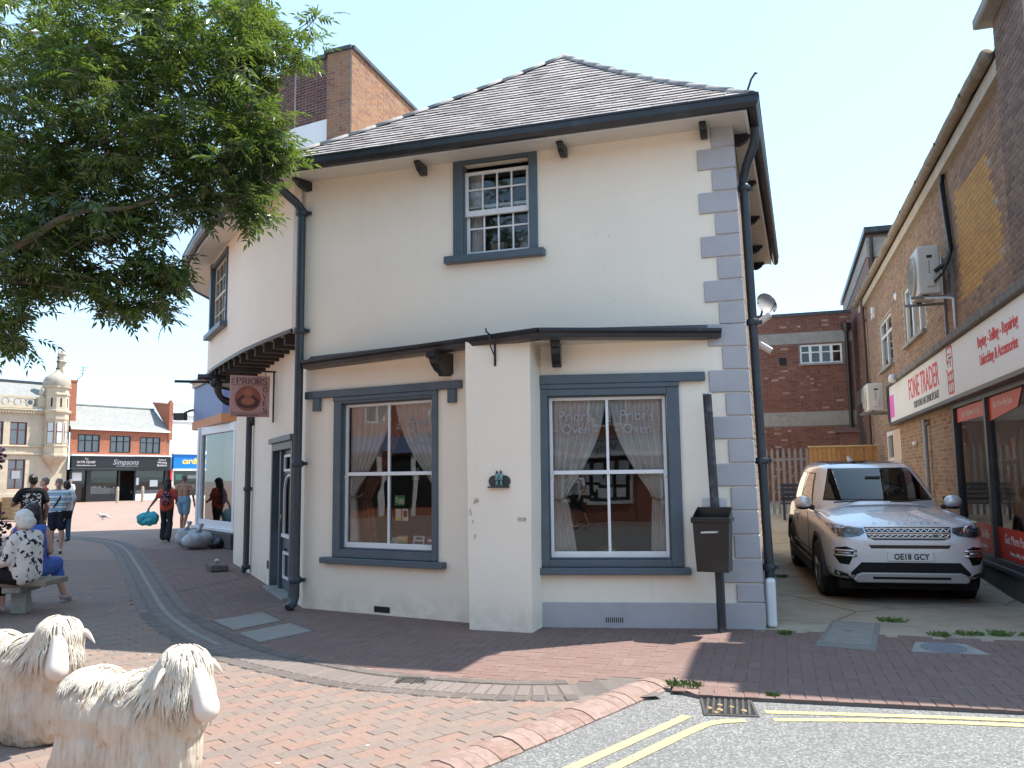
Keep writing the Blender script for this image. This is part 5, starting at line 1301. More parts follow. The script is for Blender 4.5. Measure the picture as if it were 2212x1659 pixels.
for ui, (a, b) in enumerate(((-2.30, -1.5), (-1.42, -.55), (-.28, .6), (.68, 1.48), (1.75, 3.0))):
    t = thing('display_shelf', ['glass fronted display shelf at the far end of the shop window', 'glass display shelf just behind the first window post', 'display shelf behind the second shop pane', 'white display shelf in the middle of the second shop pane', 'display shelf nearest the street in the shop window'][ui], 'shelf', FFONE @ frame((a + b) / 2, .55, 0, .44), 'display shelves in the phone shop')
    wd = (b - a) / 2
    for x in (-wd, wd - .03): m = MB(); m.box(x, x + .03, -.18, .18, 0, 1.75); m.build('upright', UPVC, t)
    for k, z in enumerate((.12, .55, .95, 1.35)):
        m = MB(); m.box(-wd + .03, wd - .03, -.18, .18, z - .02, z); m.build('shelf_board', UPVC, t)
    for k, z in enumerate((.12, .55, .95, 1.35)):
        x = -wd + .06; q_ = 0
        while x < wd - .12:
            w2, h2 = rr.uniform(.07, .2), rr.uniform(.12, .32); c = rr.choice(PAL); m = MB(); m.box(x, min(x + w2, wd - .05), -.15, .05, z + .001, z + h2)
            o = m.build('stock_box', flat_mat("stock_%d" % PAL.index(c), c, .5)); o.matrix_world = t.matrix_world
            q_ += 1; o['label'] = '%s box, %s from left on the %s tier, %s' % (PNM[PAL.index(c)], ('first', 'second', 'third', 'fourth', 'fifth', 'sixth', 'seventh', 'eighth', 'ninth')[min(8, q_ - 1)], ('bottom', 'second', 'third', 'top')[k], ('far end shelf', 'first post shelf', 'second pane shelf', 'middle shelf', 'street end shelf')[ui]); o['category'] = 'box'; o['group'] = 'boxed stock in the phone shop window'
            x += w2 + rr.uniform(.02, .06)
# door and boarded panel further down the alley
m = MB(); m.box(-10.3, -10.2, -.01, .1, .3, 2.62); m.box(-9.3, -9.2, -.01, .1, .3, 2.62); m.box(-10.2, -9.3, -.01, .1, 2.52, 2.62); m.box(-10.2, -9.3, .02, .08, 1.9, 1.98); d_ = m.build('alley_door', UPVC, fb)
m = MB(); m.box(-10.2, -9.3, .03, .06, .3, 1.9); m.build('door_leaf', paint("grey_door", (.2, .2, .22), .5), d_); m = MB(); m.poly([(-10.2, .04, 1.98), (-9.3, .04, 1.98), (-9.3, .04, 2.52), (-10.2, .04, 2.52)]); m.build('pane', GLASS, d_)
m = MB(); m.box(-9.2, -8.05, -.02, .03, .3, 2.62); m.build('boarded_panel', paint("pinkish_board", (.55, .42, .34), .8, .08, 3), fb)
m = MB(); m.box(-9.2, -8.05, -.035, -.019, 1.85, 1.9); m.build('batten', paint("pinkish_board", (.55, .42, .34)), fb)
# pipes on the shop wall
m = MB(); m.tube([(-4.6, -.09, 2.6), (-4.6, -.09, 1.2), (-4.6, -.09, 0.05)], .04, 10); m.tube([(-4.6, -.09, 2.5), (-4.6, .02, 2.56)], .05, 8); m.build('waste_pipe', paint("grey_plastic_pipe", (.3, .3, .29), .5, .15, 10), fb, True)
m = MB(); m.tube([(-13.0, -.12, 6.6), (-13.0, -.1, 5), (-13.0, -.1, .5)], .055, 10)
for z in (6.0, 4.2, 2.4): pipe_clip(m, -13.0, -.1, z, .075, .07)
m.build('downpipe', paint("brown_painted_pipe", (.09, .05, .04), .5, .2, 10), fb, smooth=40)
m = MB(); m.tube([(-1.95, -.03, 6.42), (-1.9, -.05, 6.3), (-1.72, -.05, 5.6), (-1.6, -.05, 5.1), (-1.58, -.12, 4.88), (-1.62, -.3, 4.75)], .035, 8); m.tube([(-1.9, -.03, 6.42), (-1.84, -.09, 6.2), (-1.66, -.09, 5.6), (-1.52, -.08, 5.0), (-1.56, -.2, 4.7), (-1.66, -.3, 4.6)], .022, 6); m.build('cable_bundle', BLACK, fb, True)
# small fittings
t = thing('alarm_box', 'white wedge shaped alarm box high beside the brick shop downpipe', 'alarm', FFONE @ frame(-11.3, 0, 0, 5.72))
m = MB(); m.flat([(-.15, 0), (.12, .02), (.15, .3), (-.02, .34)], -.09, 0); m.build('case', UPVC, t, bevel=.015); m = MB(); m.box(-.06, .06, -.095, -.089, .1, .16); m.build('badge', GREYL, t)
t = thing('wall_vent', 'small round white vent between the two upper shop windows', 'vent', FFONE @ frame(-7.46, 0, 0, 5.54)); m = MB(Matrix.Rotation(pi / 2, 4, 'X')); m.lathe([(.09, 0), (.09, .03), (.06, .05), (.001, .05)], 14); m.build('cowl', UPVC, t, True)
t = thing('security_camera', 'white round security camera on top of the white fascia sign', 'camera', FFONE @ frame(-6.95, -.2, 0, 3.66)); m = MB(); m.box(-.03, .03, -.02, .2, -.04, .04); m.build('arm', UPVC, t)
m = MB(Matrix.Translation((0, -.06, -.02)) @ Matrix.Rotation(R(-20), 4, 'Z') @ Matrix.Rotation(R(80), 4, 'X')); m.lathe([(.001, -.06), (.08, -.05), (.10, .0), (.09, .06), (.06, .08)], 16); m.build('housing', UPVC, t, True); m = MB(Matrix.Translation((0, -.06, -.02)) @ Matrix.Rotation(R(-20), 4, 'Z') @ Matrix.Rotation(R(80), 4, 'X')); m.lathe([(.06, .078), (.045, .1), (.001, .11)], 16); m.build('lens', BLACK, t, True)
t = thing('bulkhead_lamp', 'small white wall light under the fascia sign by the waste pipe', 'lamp', FFONE @ frame(-6.1, 0, 0, 2.2)); m = MB(); m.box(-.12, .12, -.07, 0, -.04, .04); m.build('case', UPVC, t, bevel=.02); m = MB(); m.box(-.1, .1, -.075, -.069, -.03, .03); m.build('diffuser', UPVC, t)
# air conditioning units
ACW = paint("ivory_metal_casing", (.62, .6, .54), .45, .05, 3, .03, 30, dirt=(.4, .37, .3), dirt_amt=.4); ACG = paint("pale_fan_grille", (.5, .48, .4), .5, .1, 30)
STEEL = paint("galvanised_grey_steel", (.22, .22, .23), .55, .2, 8, .1, 30)
def aircon(x0, x1, y0, y1, z0, z1, lab, rails):
    t = thing('air_conditioner', lab, 'air conditioner', FFONE @ frame((x0 + x1) / 2, (y0 + y1) / 2, 0, z0), 'air conditioning units on the brick shop')
    w2, d2, h = (x1 - x0) / 2, (y1 - y0) / 2, z1 - z0
    m = MB(); m.box(-w2, w2, -d2, d2, 0, h); m.build('casing', ACW, t, bevel=.025, seg=2)
    m = MB(Matrix.Translation((-w2 * .2, -d2 - .001, h * .5)) @ Matrix.Rotation(pi / 2, 4, 'X')); m.lathe([(h * .43, 0), (h * .43, .03), (h * .40, .04), (h * .38, .012), (.001, .012)], 24); g_ = m.build('fan_grille', ACG, t, smooth=40)
    m = MB(frame(-w2 * .2, -d2 - .035, 0, h * .5))
    for k in range(1, 6): m.ring(h * .40 * k / 6 + .004, h * .40 * k / 6 - .004, -.004, .0, 20)
    for k in range(6): a = pi * k / 6; m.tube([(-h * .4 * math.cos(a), 0, -h * .4 * math.sin(a)), (h * .4 * math.cos(a), 0, h * .4 * math.sin(a))], .004, 4)
    m.build('wires', flat_mat("grille_wire", (.35, .34, .3), .5), g_)
    m = MB(); m.box(w2, w2 + .006, -d2 * .55, d2 * .6, h * .12, h * .9); p_ = m.build('end_panel', ACW, t, bevel=.003)
    m = MB(); m.box(w2 + .007, w2 + .010, -d2 * .2, d2 * .3, h * .74, h * .8); m.build('grip', BLACK, p_)
    m = MB()
    for k in range(5): m.box(w2 + .0065, w2 + .008, -d2 * .05, d2 * .05, h * (.42 + k * .055), h * (.455 + k * .055))
    m.build('label_print', GREYL, p_)
    m = MB(); m.box(w2 + .006, w2 + .03, -d2 * .3, d2 * .35, h * .15, h * .36); m.build('valve_cover', ACW, t, bevel=.006)
    for sx in (-1, 1):
        xx = sx * (w2 - .08)
        m = MB(); m.box(xx - .022, xx + .022, -d2 - .12, -(y0 + y1) / 2 - .0, -.06, -.02); m.build('arm', STEEL, t)
        m = MB(); yy = -(y0 + y1) / 2; m.box(xx - .03, xx + .03, yy - .045, yy - .0, rails[0] - z0, rails[1] - z0); m.build('rail', STEEL, t)
        m = MB(); m.box(xx - .02, xx + .02, -.1, -.02, -.021, -.001); m.build('foot', BLACK, t)
    return t
aircon(-2.52, -1.70, -.52, -.20, 4.42, 5.20, 'cream air conditioning unit on tall steel rails above the fascia sign', (3.72, 5.15))
aircon(-9.75, -8.95, -.56, -.20, 3.10, 3.76, 'cream air conditioning unit at the far end of the fascia sign', (2.9, 3.8))
m = MB(); m.tube([(-1.75, -.45, 4.36), (-1.72, -.1, 4.34), (-1.60, -.07, 4.30), (-1.60, -.07, 4.0), (-1.58, -.07, 3.74)], .018, 8); m.build('drain_hose', UPVC, fb, True)

# ================================================================ buildings at the end of the alley
BR_RED = piece_mat("dark_red_bricks", [(0, (0.184, 0.072, 0.055)), (.4, (0.230, 0.094, 0.066)), (.8, (0.276, 0.121, 0.088)), (.93, (0.196, 0.088, 0.072)), (1, (0.460, 0.330, 0.264))], .9, .3, 22, .4, 80, .3, (.1, .06, .05), .7)
MORT_R = paint("greyish_red_mortar", (.2, .14, .12), .95, .2, 12, .5, 90)
ez = alley_z(20)
eb = thing('rear_brick_building', 'dark red brick building with concrete bands closing the alley', 'building', FB @ frame(-.8, 20, 0, 0))
m = MB(); ew = (1.9, 3.23, 5.27, 5.92); wall(m, -1.5, 3.6, 0, 6.95, [ew], .1); m.poly([(-1.5, 0, 0), (-1.5, 8, 0), (-1.5, 8, 6.95), (-1.5, 0, 6.95)]); m.poly([(-1.5, 0, 6.95), (-1.5, 8, 6.95), (3.6, 8, 6.95), (3.6, 0, 6.95)]); m.build('wall', MORT_R, eb)
brick_face(eb, F, .5, 3.55, .6, 6.9, BR_RED, [ew, (-2, 9, 5.97, 6.34), (-2, 9, 3.2, 3.66)], 240, seed=12, flemish=True)
for z0, z1 in ((5.97, 6.34), (3.2, 3.66)): m = MB(); m.box(-1.5, 3.56, -.02, .02, z0, z1); m.build('concrete_band', CONC, eb)
m = MB(); m.box(-1.5, 3.56, -.06, .2, 6.92, 7.02); m.build('coping', LEAD, eb)
w_ = casement(F, ew, 'wide white window of four lights', 4, 0, y=.02, parent=eb); m = MB(); m.box(ew[0], ew[1], .03, .07, 5.64, 5.68); m.build('transom', UPVC, w_); room(w_, F, 1.7, 3.2, 5.2, 6, .1, 1)
m = MB(); m.box(ew[0] - .04, ew[1] + .04, -.07, .03, 5.22, 5.28); m.build('sill', CONC, w_)
m = MB(); m.box(1.23, 1.46, -.012, .01, 5.26, 5.52); m.build('vent', flat_mat("black_vent", (.012, .012, .012), .8), eb)
m = MB(); m.tube([(3.38, -.10, 6.3), (3.38, -.09, 4.5), (3.38, -.09, .6)], .06, 10); m.lathe([(.07, 6.25), (.15, 6.45), (.15, 6.55), (.12, 6.55)], 8, Matrix.Translation((3.38, -.13, 0))); m.build('hopper_and_downpipe', BLACK, eb, smooth=40)
m = MB(); m.box(3.0, 3.56, -.5, 0, 0, 2.95); m.prism([(-.62, 2.92), (0.0, 2.92), (0, 3.14)], 2.88, 3.58); m.build('brick_lean_to', paint("red_brick_lean_to", (.2, .1, .075), .9, .3, 8, .5, 40), eb)
m = MB(); m.tube([(.75, -.03, 2.6), (1.35, -.05, 2.25), (.7, -.06, 2.2)], .018, 5); m.build('slack_cable', BLACK, eb)
tb = thing('tall_rear_building', 'tall red brick building with concrete eaves band behind the shop roof', 'building', FB @ frame(3.02, 16.6, R(1), 0))
m = MB(); wall(m, 0, 7, 0, 8.62); m.poly([(0, 7.6, 0), (0, 0, 0), (0, 0, 8.62), (0, 7.6, 8.05)]); m.build('wall', MORT_R, tb)
brick_face(tb, F, 0, 3.2, 5.5, 7.9, BR_RED, (), 120, seed=13, flemish=True)
brick_face(tb, frame(0, 7.6, -pi / 2), 0, 7.6, .5, 7.5, BR_RED, [(-1, 20, 3.9, 4.35)], 160, seed=14, flemish=True)
m = MB(); m.box(-.03, 7, -.03, .1, 7.92, 8.5); m.add([(-.02, .1, 8.0), (-.02, 7.6, 7.55), (-.02, 7.6, 8.0), (-.02, .1, 8.5)], [(3, 2, 1, 0)]); m.box(-.02, .03, 0, 7.6, 3.9, 4.35); m.build('concrete_band', CONC, tb)
m = MB(); m.add([(-.1, -.3, 8.6), (7, -.3, 8.6), (7, 7.7, 8.0), (-.1, 7.7, 8.0), (-.1, -.3, 8.74), (7, -.3, 8.74), (7, 7.7, 8.16), (-.1, 7.7, 8.16)], [(0, 3, 2, 1), (4, 5, 6, 7), (0, 1, 5, 4), (1, 2, 6, 5), (2, 3, 7, 6), (3, 0, 4, 7)]); m.build('eaves_board', BLACK, tb); m = MB(); m.poly([(-.1, -.3, 8.75), (7, -.3, 8.75), (7, 7.7, 8.17), (-.1, 7.7, 8.17)]); m.build('roof', LEAD, tb)
m = MB(); m.tube([(.08, -.3, 8.45), (.1, -.08, 8.2), (.1, -.08, 4)], .055, 8); m.build('downpipe', BLACK, tb, True)

# fences and bench
pf_ = thing('palisade_fence', 'grey steel palisade fence with pointed pales at the alley end', 'fence', FB @ frame(-.55, 14.5, 0, alley_z(14.5)))
GALV = paint("weathered_galvanised_pales", (.2, .2, .215), .55, .12, 6, .1, 30)
for i in range(11):
    x = .03 + i * .15; m = MB(); pr_ = [(x - .035, .05), (x + .035, .05), (x + .035, 1.72), (x + .015, 1.84), (x, 1.80), (x - .015, 1.84), (x - .035, 1.72)]; m.flat(pr_, -.012, .0); m.build('pale', GALV, pf_)
for z in (.35, 1.5): m = MB(); m.box(0, 1.58, .001, .04, z, z + .05); m.build('rail', GALV, pf_)
wf = thing('wooden_fence', 'new orange brown close boarded wooden fence behind the silver car', 'fence', FB @ frame(1.03, 14.45, 0, alley_z(14.5)))
WOODF = piece_mat("fresh_fence_boards", [(0, (0.414, 0.218, 0.086)), (.5, (0.506, 0.287, 0.115)), (1, (0.368, 0.184, 0.069))], .8, .25, 14, .3, 60)
for i in range(15): x = i * .114; m = MB(); m.box(x + .002, x + .108, -.012 - .012 * (i % 2), .006 - .008 * (i % 2), .04, 1.83); m.build('board', WOODF, wf)
m = MB(); m.box(-.02, 1.73, -.05, .04, 1.83, 1.87); m.build('capping_rail', paint("pale_capping_rail", (.5, .36, .2), .8), wf)
for z in (.3, 1.4): m = MB(); m.box(0, 1.7, .01, .06, z, z + .08); m.build('rail', WOODF, wf)
bn = thing('park_bench', 'dark blue slatted bench in front of the steel palisade fence', 'bench', FB @ frame(.25, 13.6, 0, alley_z(13.6)))
NAVY = paint("navy_blue_paint", (.02, .028, .055), .5, .15, 8, .05)
for i in range(4): m = MB(); z = .48 + i * .115; m.box(0, 1.3, .0 + i * .012, .03 + i * .012, z, z + .09); m.build('back_slat', NAVY, bn, bevel=.006)
for i in range(4): m = MB(); m.box(0, 1.3, -.42 + i * .105, -.33 + i * .105, .40, .43); m.build('seat_slat', NAVY, bn, bevel=.006)
for x in (.05, 1.2):
    for y in (-.38, .02): m = MB(); m.box(x, x + .06, y, y + .06, 0, .40 if y < 0 else .9); m.build('leg', NAVY, bn)
    m = MB(); m.box(x, x + .06, -.42, .04, .62, .66); m.build('armrest', NAVY, bn)
# weeds along the joints
WEED = paint("weed_green", (.1, .16, .035), .7, .3, 30)
def weed(u, v, r, h, n, lab, seed):
    rr = random.Random(seed); m = MB()
    for i in range(n):
        a = rr.uniform(0, 2 * pi); d = r * rr.random() ** .6; bx, by = d * math.cos(a), d * math.sin(a) * .5; L = h * rr.uniform(.5, 1.1); t_ = rr.uniform(0, 2 * pi); lx, ly = L * .8 * math.cos(t_), L * .8 * math.sin(t_); wd = .006
        m.add([(bx - wd, by, 0), (bx + wd, by, 0), (bx + lx * .6 + wd, by + ly * .6, L * .8), (bx + lx, by + ly, L * .7)], [(0, 1, 2, 3)])
    o = m.build('weeds', WEED); tag(o, lab, 'weeds', 'weeds growing in the paving joints', FB @ frame(u, v, 0, alley_z(v) if v > 0 else 0)); o['kind'] = 'thing'
for i, (u, v, r, h, lab) in enumerate(((1.31, .79, .16, .05, 'clump of weeds in the concrete just in front of the car'), (1.66, .02, .10, .05, 'weeds in the joint left of the round cover'), (1.95, .16, .14, .05, 'weeds in the joint just behind the round cover'), (2.22, .18, .10, .06, 'thickest weeds in the paving joint right of the round cover'), (2.5, .22, .12, .04, 'weeds at the far right of the paving joint'), (.2, 4.2, .08, .05, 'weeds at the foot of the alley side wall beyond the corner'), (.2, -.28, .06, .05, 'weeds at the white corner guard'), (-.55, -2.62, .14, .05, 'weeds at the end of the red kerb by the gully grating'), (.1, -2.74, .05, .03, 'small weed at the right edge of the gully grating'))):
    weed(u, v, r, h, 90, lab, i)
# covers in the alley mouth
cv = thing('inspection_cover', 'rectangular concrete inspection cover sloping at the alley mouth', 'manhole cover', FB @ frame(.82, -.1, 0, 0))
CCO = paint("cover_concrete_pale", (.24, .225, .2), .9, .15, 6, .4, 60)
m = MB(); m.slab([(-.36, -.70), (.16, -.82), (.36, .70), (-.12, .76)], -.005, .004); m.build('frame', paint("frame_concrete", (.2, .185, .165), .9, .15, 6, .4, 60), cv); m = MB(); m.slab([(-.28, -.50), (.14, -.58), (.30, .62), (-.10, .68)], .0, .010); m.build('lid', CCO, cv, bevel=.004)
m = MB(); m.box(-.03, .03, .1, .16, .0095, .011); m.build('lifting_eye', PAV_DARK, cv)
rc_ = thing('round_cover', 'round patterned iron cover set in pale concrete in the footway', 'manhole cover', FB @ frame(1.58, -.62, 0, 0))
m = MB(); m.slab([(-.3, -.24), (.34, -.22), (.22, .24), (-.2, .24)], -.005, .0035); m.build('surround', CONC, rc_); m = MB(); m.lathe([(.19, 0), (.19, .008), (.17, .010), (.001, .010)], 24, Matrix.Diagonal((1, 1.2, 1, 1))); m.build('lid', paint("grey_iron_lid", (.17, .18, .2), .6, .2, 20, .6, 60), rc_)
m = MB()
for k in range(-4, 5): x = k * .036; h = math.sqrt(max(0, .16 ** 2 - x * x)) * 1.15; m.box(x - .006, x + .006, -h, h, .0098, .0125)
m.build('ribs', paint("grey_iron_lid", (.17, .18, .2)), rc_)

# ---- litter bin on the old sign post
LB = FB @ frame(-.44, -.30, 0, 0)
po = thing('sign_post', 'bare scuffed dark steel post standing in front of the grey quoins', 'post', LB)
POSTM = paint("scuffed_dark_post_paint", (.028, .03, .038), .4, .3, 7, .25, 22, dirt=(.26, .28, .32), dirt_amt=.95)
m = MB(); m.tube([(.03, 0, -.02), (.025, 0, .5), (.0, 0, 1.4), (-.03, 0, 2.32), (-.033, 0, 2.45)], .046, 14); m.build('pole', POSTM, po, smooth=40); m = MB(); m.tube([(-.033, 0, 2.45), (-.0335, 0, 2.465)], .048, 14); m.build('cap', flat_mat("pale_post_cap", (.5, .5, .52), .5), po)
m = MB(); m.tube([(-.024, 0, 2.24), (-.0245, 0, 2.25)], .048, 14); m.build('seam', BLACK, po)
m = MB(); m.box(-.13, .13, .0, .004, 1.235, 1.36); m.build('clamp_plate', flat_mat("pale_clamp_plate", (.5, .5, .5), .5), po)
lb = thing('litter_bin', 'battered black open topped litter bin clamped to the steel post', 'litter bin', LB @ frame(-.01, -.17, R(-6), .63))
BINM = paint("battered_black_bin", (.008, .0085, .0095), .3, .3, 6, .3, 14, dirt=(.06, .06, .058), dirt_amt=.6)
fw_, bw_ = .19, .155
def binring(z, k): # (front depth, back)
    w_ = .158 + .027 * k; return [(-w_, -.115 - .02 * k, z), (w_, -.115 - .02 * k, z), (w_, .135, z), (-w_, .135, z)]
m = MB(); a = binring(0, 0); b = binring(.545, 1); b2 = [(x * .985, y * .98, z) for x, y, z in b]; a2 = [(x * .9, y * .9, .02) for x, y, z in a]
b[2] = (b[2][0] * .96, .135, .64); b[3] = (b[3][0] * .96, .135, .64); b2[2] = (b2[2][0] * .96, .125, .64); b2[3] = (b2[3][0] * .96, .125, .64)
m.add(a + b + b2 + a2, [(3, 2, 1, 0)] + [(i, (i + 1) % 4, 4 + (i + 1) % 4, 4 + i) for i in range(4)] + [(4 + i, 4 + (i + 1) % 4, 8 + (i + 1) % 4, 8 + i) for i in range(4)] + [(8 + i, 8 + (i + 1) % 4, 12 + (i + 1) % 4, 12 + i) for i in range(4)] + [(12, 13, 14, 15)])
m.build('body', BINM, lb, bevel=.012, seg=2)
m = MB(); m.box(-.198, .198, -.152, -.134, .49, .545); m.box(.178, .20, -.134, .10, .50, .545); m.box(-.20, -.178, -.134, .10, .50, .545); m.build('rim', BINM, lb, bevel=.006)
m = MB(); m.flat([(-.10, .385), (.075, .392), (.05, .402), (.085, .41), (-.02, .408), (-.10, .402)], -.136, -.131); m.build('torn_sticker', flat_mat("torn_white_sticker", (.6, .57, .5), .7), lb)
# ================================================================ neighbour with the curved brick front and the corner shopfront
nb = thing('neighbour_building', 'taller brick neighbour with curved dark front and sunlit orange side wall', 'building', FB)
BR_TOWER = piece_mat("tower_orange_bricks", [(0, (.3, .14, .08)), (.4, (.38, .19, .1)), (.7, (.33, .2, .12)), (1, (.24, .11, .08))], .9, .25, 20, .4, 80, .25, (.2, .14, .1), .8)
BR_PURP = piece_mat("purple_brown_bricks", [(0, (.1, .05, .045)), (.5, (.14, .065, .055)), (.93, (.17, .08, .06)), (1, (.32, .12, .06))], .9, .25, 20, .4, 80)
NP = [(-16.2, 12.2), (-15, 10.7), (-13.7, 9.6), (-12.3, 8.75), (-11, 8.2), (-9.9, 7.98)]
ZT = 12.0
m = MB(); ribbon(m, NP, 0, ZT); m.poly([(-9.9, 7.85, 0), (-9.2, 7.8, 0), (-9.2, 7.8, ZT), (-9.9, 7.85, ZT)]); m.poly([(-9.9, 8.0, 0), (-9.9, 7.85, 0), (-9.9, 7.85, ZT), (-9.9, 8.0, ZT)]); m.poly([(-9.2, 7.8, 0), (-9.2, 17, 0), (-9.2, 17, ZT), (-9.2, 7.8, ZT)])
m.poly([(-9.2, 17, ZT - .3), (-9.2, 7.8, ZT - .3)] + [(*p, ZT - .3) for p in NP[::-1]] + [(-16.2, 17, ZT - .3)]); m.poly([(-9.2, 17, 0), (-16.2, 17, 0), (-16.2, 17, ZT), (-9.2, 17, ZT)]); m.poly([(-16.2, 17, 0), (-16.2, 12.2, 0), (-16.2, 12.2, ZT), (-16.2, 17, ZT)])
m.build('wall', MORTAR, nb)
for i, (a, b) in enumerate(zip(NP, NP[1:])):
    T = W2(a, b); L = math.hypot(b[0] - a[0], b[1] - a[1])
    if i >= 1: brick_face(nb, T, 0, L, 10.42, ZT, BR_PURP, (), 70, seed=30 + i, flemish=True)
m = MB()
for a, b in zip(NP, NP[1:]):
    T = W2(a, b); L = math.hypot(b[0] - a[0], b[1] - a[1]); m.poly([(0, -.03, 4.3), (L, -.03, 4.3), (L, -.03, 10.4), (0, -.03, 10.4)], T); m.poly([(0, -.03, 10.4), (L, -.03, 10.4), (L, .01, 10.4), (0, .01, 10.4)], T)
m.build('white_painted_wall', WHITE_RENDER, nb)
brick_face(nb, W2((-9.9, 7.85), (-9.2, 7.8)), 0, .70, 6.2, ZT, BR_TOWER, (), 150, seed=41, flemish=True)
brick_face(nb, W2((-9.2, 7.8), (-9.2, 17)), 0, 8, 6.6, ZT, BR_TOWER, (), 240, seed=42, flemish=True)
m = MB(); sweep(m, NP + [(-9.9, 7.85), (-9.2, 7.8)], [(-.25, ZT), (.07, ZT), (.07, ZT + .09), (-.25, ZT + .12)]); sweep(m, [(-9.2, 7.8), (-9.2, 17)], [(-.25, ZT), (.07, ZT), (.07, ZT + .09), (-.25, ZT + .12)]); m.build('coping', LEAD, nb)
# shopfront: blue and orange fascia over a white framed bay
sf = thing('corner_shopfront', 'white framed bay shopfront with plain blue and orange fascia', 'shopfront', frame(0, 0, 0))
Kp, Lp, Rp, Bk = (-7.16, 20.4), (-9.07, 23.5), (-6.3, 19.9), (-5.9, 21.2)
BLUEF = paint("faded_blue_fascia", (.14, .2, .36), .5, .05, 3, .02); ORF = paint("orange_fascia_band", (.55, .2, .06), .5, .05, 3, .02)
CORN = paint("flaking_cream_cornice", (.6, .52, .38), .8, .2, 8, .3, 30)
SFP = [Lp, Kp, Rp, Bk]
def band(name, z0, z1, out, mt, par=sf):
    m = MB(); sweep(m, SFP, [(-.3, z0), (out, z0), (out, z1), (-.3, z1)]); return m.build(name, mt, par)
band('blue_panel', 3.25, 4.2, .0, BLUEF); band('orange_band', 3.02, 3.245, .03, ORF); band('cornice', 4.205, 4.33, .06, CORN); band('cornice_cap', 4.335, 4.40, .14, WHITE)
m = MB(); m.add([(*p, 3.015) for p in SFP] + [(-8, 24, 3.015)], [(4, 3, 2, 1, 0)]); m.build('soffit', WHITE, sf)
m = MB(); m.add([(*p, 4.41) for p in SFP] + [(-8, 24, 4.6)], [(0, 1, 2, 3, 4)]); m.build('lead_roof', LEAD, sf)
Aw, Bw2 = (-8.45, 22.35), (-6.52, 19.75); TSF = W2(Aw, Bw2); LS = math.hypot(Bw2[0] - Aw[0], Bw2[1] - Aw[1])
for x0, x1 in ((-.1, .0), (.03, .16), (.19, .26), (LS - .34, LS - .27), (LS - .24, LS - .1), (LS - .06, LS + .06)):
    m = MB(TSF); m.box(x0, x1, -.06 if x1 - x0 > .1 else -.02, .1, .44, 3.01); m.build('post', WHITE, sf, bevel=.01)
for z0, z1 in ((.44, .60), (2.8, 3.01)): m = MB(TSF); m.box(.26, LS - .34, -.02, .1, z0, z1); m.build('rail', WHITE, sf, bevel=.01)
m = MB(TSF); m.box(-.14, LS + .12, -.12, .12, .36, .44); m.build('sill', WHITE, sf, bevel=.01)
m = MB(TSF); m.poly([(.26, .04, .6), (LS - .34, .04, .6), (LS - .34, .04, 2.8), (.26, .04, 2.8)]); m.build('pane', GLASS, sf)
m = MB(TSF); m.box(-.2, LS + .16, -.2, .2, 0, .35); m.build('plinth', paint("dark_stone_plinth", (.1, .095, .09), .9, .2, 6, .4, 40), sf, bevel=.015)
m = MB(); T2 = W2(Bw2, Bk); m.box(.05, 1.7, 0, .1, .0, 3.01, T2); m.build('end_panel', CREAM, sf)
room(sf, TSF, 0, LS, .3, 3.0, .2, 1.6)
m = MB(); m.tube([(*Lp, 3.6), (Lp[0] - .08, Lp[1] - .05, 3.58), (Lp[0] - .2, Lp[1] - .15, 3.5)], .03, 6); m.box(Lp[0] - .45, Lp[0] - .15, Lp[1] - .3, Lp[1] - .05, 3.3, 3.5); m.build("spotlight", BLACK, sf)
q = at_w(Lw[-1] * .62); t = thing('sign_bar', 'black horizontal sign bar projecting from under the curved jetty', 'bracket', FB @ frame(q.x, q.y, 0, 3.42))
m = MB(); d_ = FB.to_3x3().inverted() @ Vector((-1, -.25, 0)); m.tube([(.3, .2, 0), (d_.x * .55, d_.y * .55, 0)], .028, 6); m.build('bar', BLACK, t)
st = thing('stone_step', 'worn stone step with litter on it beyond the doorway', 'step', FB @ frame(-9.35, 3.75, math.atan2(.72, -.69)))
m = MB(); m.box(-.4, .35, .06, .36, 0, .12); m.build('step', paint("dark_worn_step", (.12, .11, .1), .9, .25, 6, .4, 40), st, bevel=.02)
m = MB(); m.ball((.1, .2, .155), .05, 8, sc=(1.2, 1, .7)); o = m.build('litter', flat_mat("white_litter", (.55, .53, .5), .7), None, True); tag(o, 'crumpled white litter lying on the stone step', 'litter', None, st.matrix_world)
# rubbish bags
def sack(name, lab, x, y, r, h, mt, seed, knot=True):
    m = MB(); m.ball((0, 0, h * .47), 1, 20, sc=(r, r * .9, h * .5)); rr = Vector((seed * 3.1, seed * 1.7, 0))
    def fn(a, b, c):
        v = Vector((a, b, c)); d = noise.noise(v * 5 + rr) * .09 + noise.noise(v * 12 + rr) * .04; n_ = Vector((a, b, c - h * .45)).normalized()
        v += n_ * d; v.z = max(0, v.z); return tuple(v)
    m.warp(fn)
    if knot: m.tube([(0, 0, h * .85), (.03, .02, h * 1.05), (.06, 0, h * 1.25)], [.07, .03, .07], 7)
    o = m.build(name, mt, None, True); tag(o, lab, 'bag', 'rubbish bags by the shopfront', frame(x, y, 0, 0)); return o
CBAG = paint("clear_rubbish_sack", (.36, .37, .38), .3, .35, 9, .3, 14, dirt=(.6, .6, .6), dirt_amt=.9)
sack('rubbish_bag', 'larger pale clear rubbish sack in front of the bay shopfront', -7.45, 19.85, .36, .46, CBAG, 1)
sack('rubbish_bag', 'smaller knotted clear rubbish sack behind the larger one', -7.98, 20.5, .27, .48, CBAG, 2)
sack('rubbish_bag', 'low dark end of a rubbish sack against the plinth', -7.05, 19.9, .22, .25, BLACK, 3, False)

